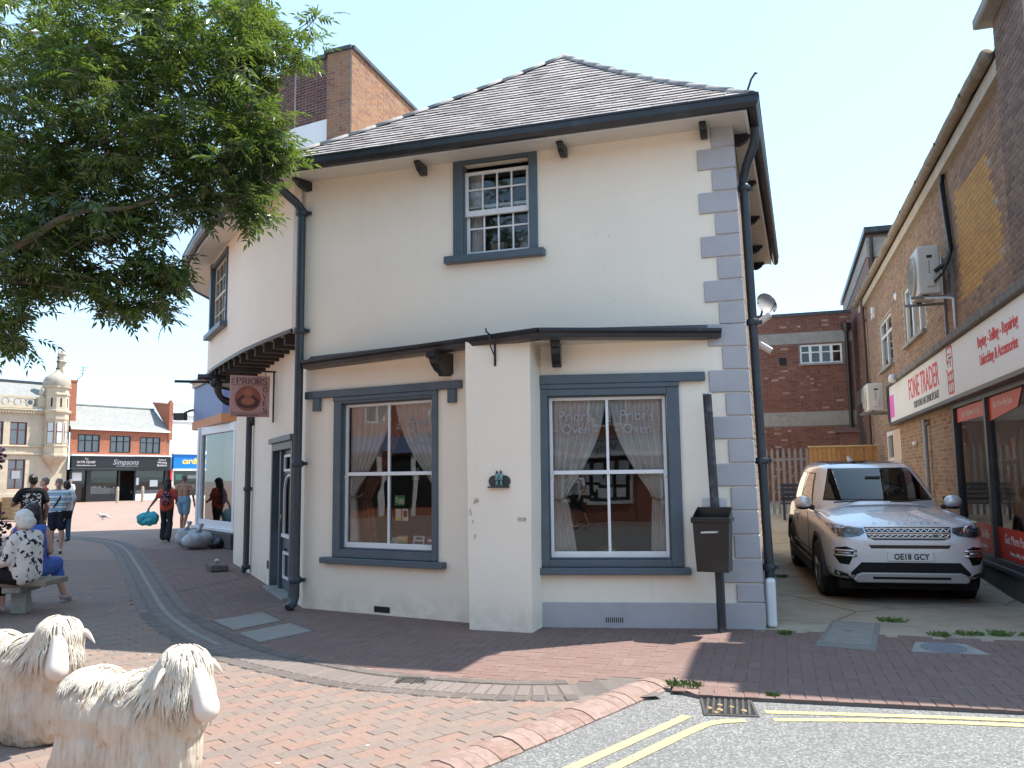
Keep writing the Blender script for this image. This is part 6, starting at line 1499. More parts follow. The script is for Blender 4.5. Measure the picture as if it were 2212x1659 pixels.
# ================================================================ far side of the square
FS = frame(-35.3, 66, math.atan2(.8, .6))
BR_FAR = piece_mat("bright_red_far_brick", [(0, (.36, .11, .06)), (1, (.4, .13, .07))], .9, .1, 2, .1)
def far_brick(name, c1, c2, mc):
    t = NT(name); g = t.coord(); mp = t.n("ShaderNodeMapping"); mp.inputs['Rotation'].default_value = (pi / 2, 0, 0); t.l(g, mp.inputs[0])
    b = t.n("ShaderNodeTexBrick"); t.l(mp.outputs[0], b.inputs['Vector']); b.inputs['Color1'].default_value = (*c1, 1); b.inputs['Color2'].default_value = (*c2, 1); b.inputs['Mortar'].default_value = (*mc, 1)
    b.inputs['Scale'].default_value = 1; b.inputs['Brick Width'].default_value = .225; b.inputs['Row Height'].default_value = .075; b.inputs['Mortar Size'].default_value = .008
    return t.out(b.outputs[0], .9, 0, .2)
FBRICK = far_brick("far_red_brick", (.34, .10, .055), (.4, .14, .075), (.32, .2, .15))
STONE = paint("honey_ashlar_stone", (.5, .42, .31), .85, .14, 1.5, .25, 12, dirt=(.26, .21, .15), dirt_amt=.6)
FSLATE = paint("far_grey_roof_slates", (.24, .24, .225), .8, .18, 3, .4, 9, dirt=(.2, .2, .17), dirt_amt=.5)
MAROON = paint("maroon_window_frame", (.13, .035, .035), .5, .1, 4); BLIND = paint("white_window_blind", (.6, .62, .63), .5, .08, 2)
SHOPB = paint("satin_black_shopfront", (.012, .012, .015), .35, .2, 3)
def far_window(par, x0, x1, z0, z1, mt, cols, trans, y=.0, lab=None, pane=None):
    m = MB(); b = .07; m.box(x0, x0 + b, y - .02, y + .1, z0, z1); m.box(x1 - b, x1, y - .02, y + .1, z0, z1); m.box(x0 + b, x1 - b, y - .02, y + .1, z0, z0 + b); m.box(x0 + b, x1 - b, y - .02, y + .1, z1 - b, z1)
    for i in range(1, cols): x = x0 + (x1 - x0) * i / cols; m.box(x - .03, x + .03, y - .01, y + .1, z0 + b, z1 - b)
    if trans: m.box(x0 + b, x1 - b, y - .01, y + .1, trans - .03, trans + .03)
    w_ = m.build('window', mt, par)
    m = MB(); m.poly([(x0 + .02, y + .05, z0 + .02), (x1 - .02, y + .05, z0 + .02), (x1 - .02, y + .05, z1 - .02), (x0 + .02, y + .05, z1 - .02)]); m.build('pane', GLASS, w_)
    m = MB(); m.poly([(x0 + .02, y + .10, z0 + .02), (x1 - .02, y + .10, z0 + .02), (x1 - .02, y + .10, z1 - .02), (x0 + .02, y + .10, z1 - .02)]); m.build('blind', pane or BLIND, w_)
    return w_
# butcher's shop
bs = thing('butchers_shop', 'red brick shop with black Simpsons shopfront and grey slate roof', 'shop', FS)
W3 = [(.68, 2.43, 4.0, 5.42), (3.28, 5.05, 4.0, 5.4), (5.87, 7.71, 3.98, 5.36)]
m = MB(); wall(m, .05, 8.6, 3.7, 5.9, W3, .12); m.poly([(8.6, 0, 0), (8.6, 6, 0), (8.6, 6, 8), (8.6, 0, 6)]); m.build('wall', FBRICK, bs)
m = MB(); m.poly([(0, -.2, 5.92), (8.5, -.2, 5.92), (8.5, 2.6, 8.0), (0, 2.6, 8.0)]); m.poly([(0, 2.6, 8.0), (8.5, 2.6, 8.0), (8.5, 6, 5.9), (0, 6, 5.9)]); m.build('roof', FSLATE, bs)
m = MB(); m.box(0, 8.5, -.26, -.16, 5.80, 5.93); m.build('gutter', WHITE, bs); m = MB(); m.box(0, 8.5, 2.5, 2.7, 7.98, 8.1); m.build('ridge', FSLATE, bs)
m = MB(); m.flat([(8.42, 5.2), (8.75, 5.2), (8.75, 8.4), (8.6, 8.7), (8.42, 8.4)], -.1, .25); m.add([(8.42, .25, 6.2), (8.75, .25, 6.2), (8.75, 2.8, 8.7), (8.42, 2.8, 8.7), (8.42, .25, 8.4), (8.75, .25, 8.4)], [(0, 1, 2, 3), (4, 5, 2, 3), (0, 3, 4), (1, 5, 2)]); m.build('party_wall', FBRICK, bs)
BLUEISH = paint("bluish_blind", (.42, .45, .48), .5, .1, 2)
for o_ in W3: far_window(bs, *o_, SHOPB, 3, o_[3] - .48, .0, pane=BLUEISH)
m = MB(); m.box(.1, 8.55, -.35, .0, 2.68, 3.68); m.build('fascia', SHOPB, bs); m = MB(); m.box(.05, 8.6, -.45, .0, 3.70, 3.80); m.build('fascia_top', WHITE, bs); m = MB(); m.box(.1, 8.55, -.45, .0, 2.50, 2.67); m.build('awning_box', SHOPB, bs)
for x0, x1 in ((.1, .3), (1.45, 1.8), (4.06, 4.2), (5.45, 5.6), (8.2, 8.55)): m = MB(); m.box(x0, x1, -.1, .2, 0, 2.5); m.build('pilaster', SHOPB, bs)
m = MB(); m.box(1.8, 4.06, -.05, .2, 0, .55); m.build('stall_riser', SHOPB, bs); m = MB(); m.box(5.6, 8.2, -.05, .2, 0, .55); m.build('stall_riser', WHITE, bs)
m = MB(); m.box(1.8, 4.06, .05, .12, 1.95, 2.5); m.box(5.6, 8.2, .05, .12, 1.95, 2.5); m.build('header', SHOPB, bs)
for a, b in ((.3, 1.45), (1.8, 4.06), (5.6, 8.2)): m = MB(); m.poly([(a, .04, .55 if a > 1 else .1), (b, .04, .55 if a > 1 else .1), (b, .04, 2.5), (a, .04, 2.5)]); m.build('pane', CLEAR, bs)
room(bs, Matrix(), .15, 8.5, 0, 2.6, .22, 3)
m = MB(); m.box(1.85, 4.0, .3, .9, .6, 1.1); m.build('display_counter', paint("pale_counter", (.4, .42, .42), .4), bs); m = MB(); m.box(5.7, 8.1, .3, .9, .6, .85); m.build('display_counter', paint("pale_counter", (.4, .42, .42), .4), bs)
rr = random.Random(8)
m = MB()
for i in range(14): x = 1.9 + rr.random() * 2; m.box(x, x + .12, .4, .5, 1.1, 1.1 + rr.uniform(.06, .16))
m.build('wares', WHITE, bs)
for a, b, c, d in ((.35, 1.1, 1.7, 2.35), (6.9, 7.6, 1.15, 1.7), (5.65, 5.9, 1.3, 1.9)): m = MB(); m.box(a, b, .0, .03, c, d); m.build('window_notice', WHITE, bs)
text("Tel", .22, frame(1.25, -.36, 0, 3.38), WHL, bs); text("01775 723107", .25, frame(1.25, -.36, 0, 3.10), WHL, bs); text("simpsonsbutchers.co.uk", .16, frame(1.25, -.36, 0, 2.88), WHL, bs)
text("Simpsons", .62, frame(4.5, -.36, 0, 3.0), flat_mat("grey_script", (.4, .4, .42), .5), bs, shear=.35, xs=.95)
m = MB(); m.box(3.7, 5.6, -.36, -.355, 2.86, 2.89); m.build('flourish', flat_mat("grey_script", (.4, .4, .42)), bs)
for i, w_ in enumerate(("Award", "Winning", "Butchers")): text(w_, .25, frame(7.75, -.36, 0, 3.36 - i * .24), WHL, bs)
# card shop
cs = thing('card_shop', 'white painted shop with bright blue cardfactory fascia', 'shop', FS)
m = MB(); wo = (11.4, 12.6, 4.2, 6.3); wall(m, 8.76, 15, 2.6, 7.4, [wo], .1); m.poly([(15, 0, 0), (15, 6, 0), (15, 6, 7.4), (15, 0, 7.4)]); m.build('wall', WHITE_RENDER, cs)
m = MB(); m.box(8.76, 15.1, -.15, .1, 7.4, 7.65); m.box(8.76, 15.1, -.08, .1, 6.85, 6.95); m.build('cornice', WHITE_RENDER, cs); m = MB(); m.poly([(8.76, .1, 7.66), (15, .1, 7.66), (15, 3, 8.9), (8.76, 3, 8.9)]); m.build('roof', FSLATE, cs)
far_window(cs, *wo, WHITE, 2, 5.3, 0)
m = MB(); m.box(8.86, 14.9, -.3, .0, 2.68, 3.92); m.build('fascia', paint("bright_blue_fascia", (.0, .19, .62), .4, .05, 2), cs); m = MB(); m.box(8.8, 15, -.4, 0, 3.94, 4.05); m.box(8.8, 15, -.35, 0, 2.5, 2.67); m.build('fascia_trim', WHITE, cs)
text("cardfactory", .72, frame(9.65, -.31, 0, 3.12), flat_mat("yellow_fascia_lettering", (.9, .62, .05), .5), cs, align='LEFT', bold=.02, shear=.15)
m = MB(); m.poly([(8.9, .0, .3), (14.9, .0, .3), (14.9, 0, 2.5), (8.9, 0, 2.5)]); m.build('pane', CLEAR, cs); room(cs, Matrix(), 8.8, 14.95, 0, 2.6, .1, 2); m = MB(); m.box(8.76, 15, -.05, .0, 0, .3); m.box(8.78, 9.05, -.06, .02, .3, 2.5); m.box(11.9, 12.0, -.06, .02, .3, 2.5); m.build('shopfront_frame', WHITE, cs)
for a, b, c, d, mt in ((9.3, 9.9, 1.7, 2.2, flat_mat("green_card", (.1, .5, .35), .5)), (10.4, 11.3, 1.8, 2.1, WHITE), (9.2, 11.2, .9, 1.3, flat_mat("mixed_cards", (.4, .35, .3), .6))): m = MB(); m.box(a, b, .03, .05, c, d); m.build('window_display', mt, cs)
m = MB(); m.box(8.62, 8.75, -.3, .0, .3, 2.6); m.build('red_edge', REDV, cs)
# stone bank with corner turret
bk = thing('stone_bank', 'honey stone bank with domed corner turret and pierced parapet', 'building', FS)
UW = [(-4.39, -3.18, 4.46, 6.2), (-6.35, -4.85, 4.46, 6.2), (-8.6, -7.4, 4.46, 6.2), (-10.6, -9.2, 4.46, 6.2)]; GW = [(-4.4, -3.18, 1.13, 3.36), (-6.9, -5.4, 1.13, 3.36), (-9.6, -8.2, 1.13, 3.36)]
m = MB(); wall(m, -13, -.1, 0, 7.1, UW + GW, .22); m.poly([(-.1, 0, 0), (-.1, 8, 0), (-.1, 8, 7.1), (-.1, 0, 7.1)]); m.build('wall', STONE, bk)
for o_ in UW: far_window(bk, *o_, MAROON, 2, o_[3] - .6, .1)
for o_ in GW: far_window(bk, *o_, MAROON, 2, o_[3] - .75, .1)
m = MB(); m.box(-4.1, -3.5, .05, .08, 1.9, 2.5); m.build('window_notice', flat_mat("grey_notice", (.3, .3, .32), .6), bk)
m = MB(); m.box(-13, .0, -.28, .1, 7.1, 7.2); m.box(-13, .0, -.2, .1, 6.98, 7.1); m.box(-13, -.1, -.12, .05, 4.31, 4.42); m.box(-13, -.1, -.14, .05, 3.72, 3.86); m.box(-13, -.1, -.06, .05, .0, .8); m.build('string_course', STONE, bk, bevel=.02)
m = MB()
for i in range(64): x = -12.9 + .2 * i; m.box(x, x + .1, -.24, -.1, 6.88, 6.98)
m.build('dentils', STONE, bk)
text("VEYORS", .40, frame(-4.6, -.01, 0, 3.94), flat_mat("carved_stone_letter", (.62, .56, .46), .8), bk, ex=.02)
m = MB(); m.box(-13, -2.0, -.1, .1, 7.25, 7.45); m.box(-13, -2.6, -.1, .1, 8.02, 8.2); m.build('parapet_rail', STONE, bk)
for x in (-2.3, -5.5, -8.7, -11.9): m = MB(); m.box(x - .28, x + .28, -.14, .14, 7.45, 8.15); m.lathe([(.2, 8.15), (.08, 8.3), (.2, 8.5), (.12, 8.75), (.001, 9.0)], 8, Matrix.Translation((x, 0, 0))); m.build('parapet_pier', STONE, bk)
for x in (-3.1, -3.95, -4.8, -6.3, -7.1, -7.9): m = MB(frame(x, 0, 0, 7.735)); m.ring(.30, .20, -.08, .08, 14); m.build('pierced_ring', STONE, bk); m = MB(); m.box(x - .55, x - .3, -.06, .06, 7.70, 7.77); m.build('tracery_bar', STONE, bk)
m = MB(); m.poly([(-13, .3, 7.4), (-.2, .3, 7.4), (-.2, 3, 9.55), (-13, 3, 9.55)]); m.poly([(-13, 3, 9.55), (-.2, 3, 9.55), (-.2, 7, 7), (-13, 7, 7)]); m.build('roof', FSLATE, bk); m = MB(); m.box(-13, -.2, 2.9, 3.1, 9.52, 9.72); m.build('ridge', LEAD, bk)
TC = Matrix.Translation((-1.18, -.05, 0)) @ Matrix.Rotation(R(22.5), 4, 'Z')
m = MB(TC); m.lathe([(.05, 2.35), (.25, 2.7), (.35, 2.9), (.8, 3.35), (.98, 3.6), (.98, 3.75), (.9, 3.78), (.9, 4.35), (.95, 4.4), (.86, 4.42), (.86, 6.35), (.93, 6.5), (.93, 6.9), (1.05, 7.05), (1.05, 7.2), (.92, 7.25), (.90, 8.35), (.97, 8.4), (.97, 8.5), (.88, 8.55), (.88, 8.95), (1.02, 9.0), (1.02, 9.1)], 8)
m.build('turret', STONE, bk); m = MB(TC); m.lathe([(.98, 9.1), (1.0, 9.35), (.96, 9.6), (.82, 9.85), (.55, 10.05), (.3, 10.2), (.14, 10.4), (.09, 10.55)], 16); m.build('dome', paint("weathered_lead_stone_dome", (.36, .31, .25), .8, .2, 2, .2, 10), bk, smooth=60)
m = MB(TC); m.lathe([(.14, 10.5), (.16, 10.6), (.07, 10.65), (.06, 11.0), (.14, 11.15), (.05, 11.25), (.1, 11.5), (.03, 11.6), (.02, 12.1), (.12, 12.2), (.02, 12.3)], 8); m.build('finial', IRON, bk)
for k in (4.5, 5.5, 6.5): 
    a = 2 * pi * k / 8 ; T = TC @ Matrix.Rotation(a, 4, 'Z') @ Matrix.Translation((.86 * math.cos(pi / 8) + .0, 0, 0)) @ Matrix.Rotation(pi / 2, 4, 'Z')
    m = MB(T); m.box(-.2, .2, -.03, .02, 4.65, 6.2); w_ = m.build('turret_window', BLIND, bk); m = MB(T); m.box(-.2, .2, -.045, -.028, 5.5, 5.56); m.box(-.23, -.2, -.045, .02, 4.6, 6.25); m.box(.2, .23, -.045, .02, 4.6, 6.25); m.build('frame', MAROON, w_)
    m = MB(T @ Matrix.Translation((0, -.03, 0))); m.box(-.06, .06, -.03, .02, 7.45, 8.15); m.build('slit', flat_mat("dark_slit", (.02, .02, .02), .9), bk)
m = MB(Matrix.Translation((-.33, 1.2, 0))); m.lathe([(.32, 8.5), (.32, 9.85), (.26, 9.95), (.24, 11.1), (.42, 11.25), (.42, 11.35), (.3, 11.4), (.28, 11.8), (.34, 11.85), (.34, 11.95), (.14, 12.0), (.14, 12.2), (.001, 12.2)], 8); m.build('column_chimney', STONE, bk)
m = MB(); m.box(-.06, .06, .2, .32, 0, 7); m.build('downpipe', SHOPB, bk)
t = thing('brick_chimney', 'red brick chimney stack between the stone bank and the butcher', 'chimney', FS @ frame(.35, .9, 0, 0)); m = MB(); m.box(-.35, .35, -.3, .5, 6.5, 9.7); m.box(-.4, .4, -.35, .55, 9.7, 9.85); m.build('stack', FBRICK, t)
t = thing('tv_aerial', 'rooftop television aerial beside the red brick chimney', 'aerial', FS @ frame(1.2, 1.5, 0, 9.6)); m = MB(); m.tube([(-.5, 0, 0), (.3, 0, .8), (.35, 0, 1.5)], .03, 5); m.tube([(0, 0, 1.45), (.7, 0, 1.5)], .02, 4); m.tube([(.1, 0, 1.2), (.6, 0, 1.25)], .02, 4); m.tube([(.1, 0, .9), (.45, 0, .95)], .02, 4); m.build('mast', IRON, t)
WOODB = paint("bleached_timber_bollard", (.42, .34, .25), .8, .15, 10, .2, 30)
for (x, y, lab) in ((-30.34, 64, 'leftmost of three pale timber bollards before the butcher'), (-29.3, 66, 'middle one of three pale timber bollards before the butcher'), (-27.7, 68, 'rightmost of three pale timber bollards before the butcher')):
    t = thing('bollard', lab, 'bollard', frame(x, y, 0), 'timber bollards across the square'); m = MB(); m.lathe([(.11, 0), (.11, 1.1), (.08, 1.2), (.001, 1.22)], 10); m.build('post', WOODB, t); m = MB(); m.lathe([(.115, .95), (.115, 1.0)], 10); m.build('band', flat_mat("white_band", (.6, .6, .6), .5), t)
# pigeon
pg = thing('pigeon', 'white and grey pigeon on the sunlit paving of the square', 'bird', frame(-17.4, 35.5, R(200)))
PGW = paint("pigeon_white", (.6, .6, .6), .8, .2, 30); m = MB(); m.ball((0, 0, .15), .1, 12, sc=(1.5, .8, .8)); m.ball((.15, 0, .25), .05, 8); m.tube([(.08, 0, .17), (.15, 0, .25)], .05, 8); m.tube([(-.12, 0, .14), (-.27, 0, .09)], [.05, .03], 6); m.build('body', PGW, pg, True)
m = MB(); m.tube([(.19, 0, .25), (.24, 0, .24)], [.015, .004], 5); m.build('beak', BLACK, pg); m = MB(); m.tube([(0, .03, .1), (.01, .03, 0)], .01, 4); m.tube([(0, -.03, .1), (.03, -.03, 0)], .01, 4); m.build('legs', flat_mat("pigeon_leg", (.4, .12, .1), .7), pg)
m = MB(); m.ball((-.03, .06, .16), .08, 8, sc=(1.6, .3, .7)); m.ball((-.03, -.06, .16), .08, 8, sc=(1.6, .3, .7)); m.build('wings', paint("pigeon_grey", (.2, .21, .23), .8), pg, True)
# timber planters and flowers
PLW = paint("weathered_planter_boards", (.34, .24, .13), .8, .25, 6, .3, 20)
for (x0, x1, y, lab) in ((-22.3, -21.4, 35, 'weathered timber planter box nearest the picture edge'), (-21.3, -20.4, 35.2, 'weathered timber planter box behind the man in black')):
    t = thing('planter_box', lab, 'planter', frame((x0 + x1) / 2, y, 0), 'timber planters in the square'); w_ = (x1 - x0) / 2
    for k in range(6): m = MB(); m.box(-w_, w_, -.4, -.36, .05 + k * .16, .20 + k * .16); m.build('board', PLW, t)
    m = MB(); m.box(w_ - .04, w_, -.36, .4, .05, 1.0); m.box(-w_, -w_ + .04, -.36, .4, .05, 1.0); m.build('side', PLW, t); m = MB(); m.box(-w_ + .04, w_ - .04, -.35, .4, .8, .95); m.build('soil', BEAM, t)
fp = thing('flower_planter', 'tall planter of dark purple flowers at the left edge behind the bench', 'planter', frame(-8.12, 12.6, 0))
m = MB(); m.lathe([(.3, 0), (.42, .5), (.45, .55), (.40, .55), (.36, .48), (.001, .46)], 14); m.build('tub', PLW, fp); m = MB(); m.tube([(0, 0, .4), (0, 0, 2.2)], .03, 6); m.build('pole', BLACK, fp)
PUR = piece_mat("dark_purple_petals", [(0, (.025, .008, .03)), (.5, (.05, .012, .05)), (.8, (.02, .03, .012)), (1, (.09, .02, .08))], .7, .2, 20, .2)
m = MB(); rr = random.Random(17)
for i in range(1500):
    zc_ = rr.choice((.9, .95, 1.95, 2.0)); r_ = .42 if zc_ < 1.5 else .36; d = Vector((rr.gauss(0, 1), rr.gauss(0, 1), rr.gauss(0, 1))).normalized() * r_ * rr.random() ** .4; c = Vector((0, 0, zc_)) + d * (1 if zc_ > 1.5 else 1.15)
    a = Vector((rr.gauss(0, 1), rr.gauss(0, 1), rr.gauss(0, 1))).normalized() * .035; b = a.orthogonal().normalized() * .03; m.add([tuple(c - a), tuple(c + b), tuple(c + a), tuple(c - b)], [(0, 1, 2, 3)])
o = m.build('flowers', PUR, fp); o['kind'] = 'stuff'

# ================================================================ across the road, behind the viewer (mirrored in the windows)
ab = thing('estate_agent_building', 'red brick estate agent building across the road seen in reflections', 'building', frame(16, -12.5, pi))
UO = [(2 + i * 3.6, 3.35 + i * 3.6, 3.5, 5.4) for i in range(8)]
m = MB(); wall(m, 0, 34, 0, 7.2, UO, .12); m.build('wall', FBRICK, ab); m = MB(); m.poly([(-.2, -.3, 7.2), (34.2, -.3, 7.2), (34.2, 4, 9.6), (-.2, 4, 9.6)]); m.build('roof', FSLATE, ab)
for o_ in UO: far_window(ab, *o_, WHITE, 2, 4.45, .03, pane=flat_mat("dim_pane", (.08, .09, .1), .3))
m = MB(); m.box(0, 34, -.25, 0, 2.35, 2.95); m.build('fascia', WHITE, ab); m = MB(); m.box(0, 34, -.35, 0, 2.97, 3.08); m.build('cornice', paint("grey_cornice", (.25, .26, .28), .6), ab)
for i in range(9):
    x = .6 + i * 3.7; m = MB(); m.box(x, x + .6, -.03, .05, 0, 2.35); m.build('brick_pier', FBRICK, ab)
    m = MB(); m.box(x + .75, x + 3.5, -.06, -.02, .6, .72); m.box(x + .75, x + .85, -.06, -.02, .72, 2.3); m.box(x + 3.4, x + 3.5, -.06, -.02, .72, 2.3); m.build('window_frame', WHITE, ab)
    m = MB(); m.box(x + .85, x + 3.4, -.03, -.02, .72, 2.3); m.build('dark_glass', flat_mat("dark_shop_glass", (.02, .025, .025), .1), ab)
    m = MB()
    for r_ in range(3):
        for c_ in range(5): m.box(x + 1.0 + c_ * .48, x + 1.33 + c_ * .48, -.036, -.031, .85 + r_ * .48, 1.2 + r_ * .48)
    m.build('property_cards', WHITE, ab)
text("Wills", .42, frame(17.2, -.26, 0, 2.5), flat_mat("grey_sign_text", (.12, .12, .14), .5), ab)
for k, c in enumerate(((.5, .05, .2), (.6, .3, .02), (.1, .35, .12))): m = MB(); m.flat([(18.35 + k * .28 + .16 * math.cos(2 * pi * j / 14), 2.64 + .16 * math.sin(2 * pi * j / 14)) for j in range(14)], -.262 - .003 * k, -.25); m.build('logo_blob', flat_mat("logo_%d" % k, c, .5), ab)
m = MB(); m.poly([(-16, -16, -.028), (40, -16, -.028), (40, -9.6, -.028), (-16, -9.6, -.028)]); o = m.build('far_pavement', PAV_RED); o['kind'] = 'structure'
STN = paint("brushed_steel_tube", (.4, .4, .42), .3, .1, 5, metal=1.0)
for i, x in enumerate((1.2, 2.1, 3.0)):
    m = MB(); m.tube([(0, 0, 0), (0, 0, .65), (.1, 0, .75), (.6, 0, .75), (.7, 0, .65), (.7, 0, 0)], .025, 8); o = m.build('cycle_stand', STN, None, True)
    tag(o, ['steel hoop cycle stand across the road, nearest the pedestrian', 'steel hoop cycle stand across the road, between the other two', 'steel hoop cycle stand across the road beside the bicycle wheel'][i], 'bike stand', 'cycle stands across the road', frame(x, -9.0, R(60), 0))

lr = thing('market_row', 'row of red brick shops on the left of the square, mirrored in the shopfront', 'building', frame(-25, -14, R(90)))
UO = [(1.2 + i * 3.2, 2.3 + i * 3.2, 4.0, 5.9) for i in range(13)]
m = MB(); wall(m, 0, 43, 0, 7.5, UO, .12); m.build('wall', FBRICK, lr); m = MB(); m.poly([(0, -.3, 7.5), (43, -.3, 7.5), (43, 4, 10), (0, 4, 10)]); m.build('roof', FSLATE, lr)
for o_ in UO: far_window(lr, *o_, WHITE, 2, 4.95, .03, pane=flat_mat("dim_pane", (.08, .09, .1)))
for i in range(8):
    x = .4 + i * 5.3; m = MB(); m.box(x, x + 5, -.25, 0, 2.7, 3.4); m.build('fascia', [WHITE, SHOPB, BLUEF][i % 3], lr); m = MB(); m.box(x + .2, x + 4.8, -.05, -.01, .4, 2.6); m.build('dark_glass', flat_mat("dark_shop_glass", (.02, .025, .025), .1), lr)
    for k in range(4): m = MB(); m.box(x + k * 1.58, x + .22 + k * 1.58, -.12, 0, 0, 2.7); m.build('pilaster', WHITE, lr)
# unseen rear blocks added to the corner building to close a sun gap
m = MB(); m.box(-9.2, -2.2, 6.75, 15, 0, 7.4); m.box(-2.2, -.4, 7.0, 12, 0, 5.3); m.build('rear_sun_block', CREAM, cb)
# ================================================================ silver SUV in the alley
from mathutils.bvhtree import BVHTree
from mathutils.geometry import delaunay_2d_cdt
CARM = Matrix.Translation((5.03, 11.2, -.004)) @ Matrix.Rotation(R(-11.8), 4, 'Z') @ Matrix.Rotation(.034, 4, 'X')
car = thing('parked_car', 'silver SUV parked facing out of the alley beside the brick shop', 'car', CARM)
def car_paint():
    t = NT("silver_metallic_paint"); b = t.b; b.inputs['Base Color'].default_value = (.80, .81, .83, 1); b.inputs['Metallic'].default_value = .35
    b.inputs['Roughness'].default_value = .33; b.inputs['Coat Weight'].default_value = 1.0; b.inputs['Coat Roughness'].default_value = .03
    c = t.coord(); k = t.ramp(t.noise(2.0, 6, .7, c), [(.3, (.28,) * 3), (.8, (.38,) * 3)]); t.l(k, b.inputs['Roughness']); return t.m
SILVER = car_paint()
PLAST = paint("black_body_cladding", (.022, .022, .024), .55, .15, 10, .1, 80, dirt=(.1, .09, .08), dirt_amt=.4)
GLOSSB = flat_mat("gloss_black_trim", (.008, .008, .01), .12); CHROME = flat_mat("satin_chrome", (.65, .66, .68), .22, 1.0)
TYRE = paint("tyre_rubber", (.018, .018, .018), .8, .2, 12, .2, 60, dirt=(.08, .07, .06), dirt_amt=.6); ALLOY = flat_mat("grey_alloy", (.22, .22, .23), .3, .9)
CARGL = glass_mat("car_window_glass", (.28, .31, .3)); LAMPGL = glass_mat("headlamp_cover", (.9, .92, .94))
def ring_pts(w, z0, z1, zt):
    h = z1 - z0
    half = [(0, z0), (.55 * w, z0), (.9 * w, z0 + .02), (.975 * w, z0 + .12 * h + .02), (w, z0 + .42 * h), (.998 * w, z0 + .70 * h), (.975 * w, z0 + .90 * h), (.93 * w, z1), (.80 * w, z1 + .55 * (zt - z1)), (.45 * w, z1 + .92 * (zt - z1)), (0, zt)]
    return half + [(-x, z) for x, z in half[-2:0:-1]]
ST = [(-.905, .50, .44, .72, .76), (-.885, .70, .37, .83, .87), (-.82, .825, .32, .935, .965), (-.72, .885, .29, .985, 1.02), (-.55, .925, .27, 1.015, 1.06), (-.3, .94, .26, 1.035, 1.105), (.05, .945, .26, 1.045, 1.145), (.36, .945, .26, 1.05, 1.175), (.55, .945, .26, 1.05, 1.17), (1.1, .945, .26, 1.06, 1.1), (2.0, .945, .26, 1.07, 1.1), (2.9, .94, .28, 1.08, 1.1), (3.4, .915, .34, 1.07, 1.08), (3.62, .84, .42, 1.0, 1.02), (3.69, .6, .5, .9, .92)]
m = MB(); n = 20
for y, w_, z0, z1, zt in ST: m.v += [(x, y, z) for x, z in ring_pts(w_, z0, z1, zt)]
for i in range(len(ST) - 1):
    for k in range(n): m.f.append((i * n + k, (i + 1) * n + k, (i + 1) * n + (k + 1) % n, i * n + (k + 1) % n))
m.f += [tuple(range(n)), tuple(range(len(ST) * n - 1, (len(ST) - 1) * n - 1, -1))]
body = m.build('body', SILVER, car, True); sb = body.modifiers.new('s', 'SUBSURF'); sb.levels = 2; sb.render_levels = 2
cut = MB()
for y in (0, 2.74):
    for sx in (-1, 1): cut.lathe([(.425, -.2), (.425, .2)], 28, Matrix.Translation((sx * .86, y, .37)) @ Matrix.Rotation(pi / 2, 4, 'Y'))
co_ = cut.build('cutter', PLAST, car); bm_ = body.modifiers.new('b', 'BOOLEAN'); bm_.object = co_; bm_.operation = 'DIFFERENCE'; bm_.solver = 'EXACT'
applied(body); bpy.data.objects.remove(co_); shade(body.data, 50)
def bvh_of(o):
    me = o.data; return BVHTree.FromPolygons([v.co.copy() for v in me.vertices], [tuple(p.vertices) for p in me.polygons])
# greenhouse
GR = [(1.06, [(0, .36), (.5, .42), (.80, .64), (.875, 1.0), (.885, 2.0), (.86, 3.0), (.78, 3.42), (.4, 3.56), (0, 3.58)]),
      (1.22, [(0, .52), (.48, .57), (.765, .77), (.845, 1.1), (.86, 2.0), (.835, 3.0), (.75, 3.38), (.4, 3.5), (0, 3.52)]),
      (1.55, [(0, 1.07), (.42, 1.10), (.655, 1.23), (.74, 1.5), (.765, 2.1), (.74, 2.9), (.66, 3.25), (.36, 3.36), (0, 3.38)]),
      (1.665, [(0, 1.27), (.40, 1.29), (.60, 1.38), (.675, 1.6), (.70, 2.1), (.675, 2.8), (.61, 3.15), (.34, 3.26), (0, 3.28)]),
      (1.73, [(0, 1.55), (.32, 1.56), (.48, 1.62), (.55, 1.8), (.57, 2.1), (.55, 2.7), (.49, 2.95), (.28, 3.02), (0, 3.03)])]
m = MB(); n = 16
for z, hp in GR: m.v += [(x, y, z) for x, y in hp + [(-x, y) for x, y in hp[-2:0:-1]]]
for i in range(len(GR) - 1):
    for k in range(n): m.f.append((i * n + k, i * n + (k + 1) % n, (i + 1) * n + (k + 1) % n, (i + 1) * n + k))
m.f.append(tuple(range((len(GR) - 1) * n, len(GR) * n)))
gh = m.build('cabin', SILVER, car, True); sb = gh.modifiers.new('s', 'SUBSURF'); sb.levels = 2; sb.render_levels = 2; applied(gh); shade(gh.data, True)
BV_B, BV_G = bvh_of(body), bvh_of(gh)
FRONT = Matrix(((1, 0, 0), (0, 0, 1), (0, 1, 0)))   # (x,z) seen from the front, cast along +y
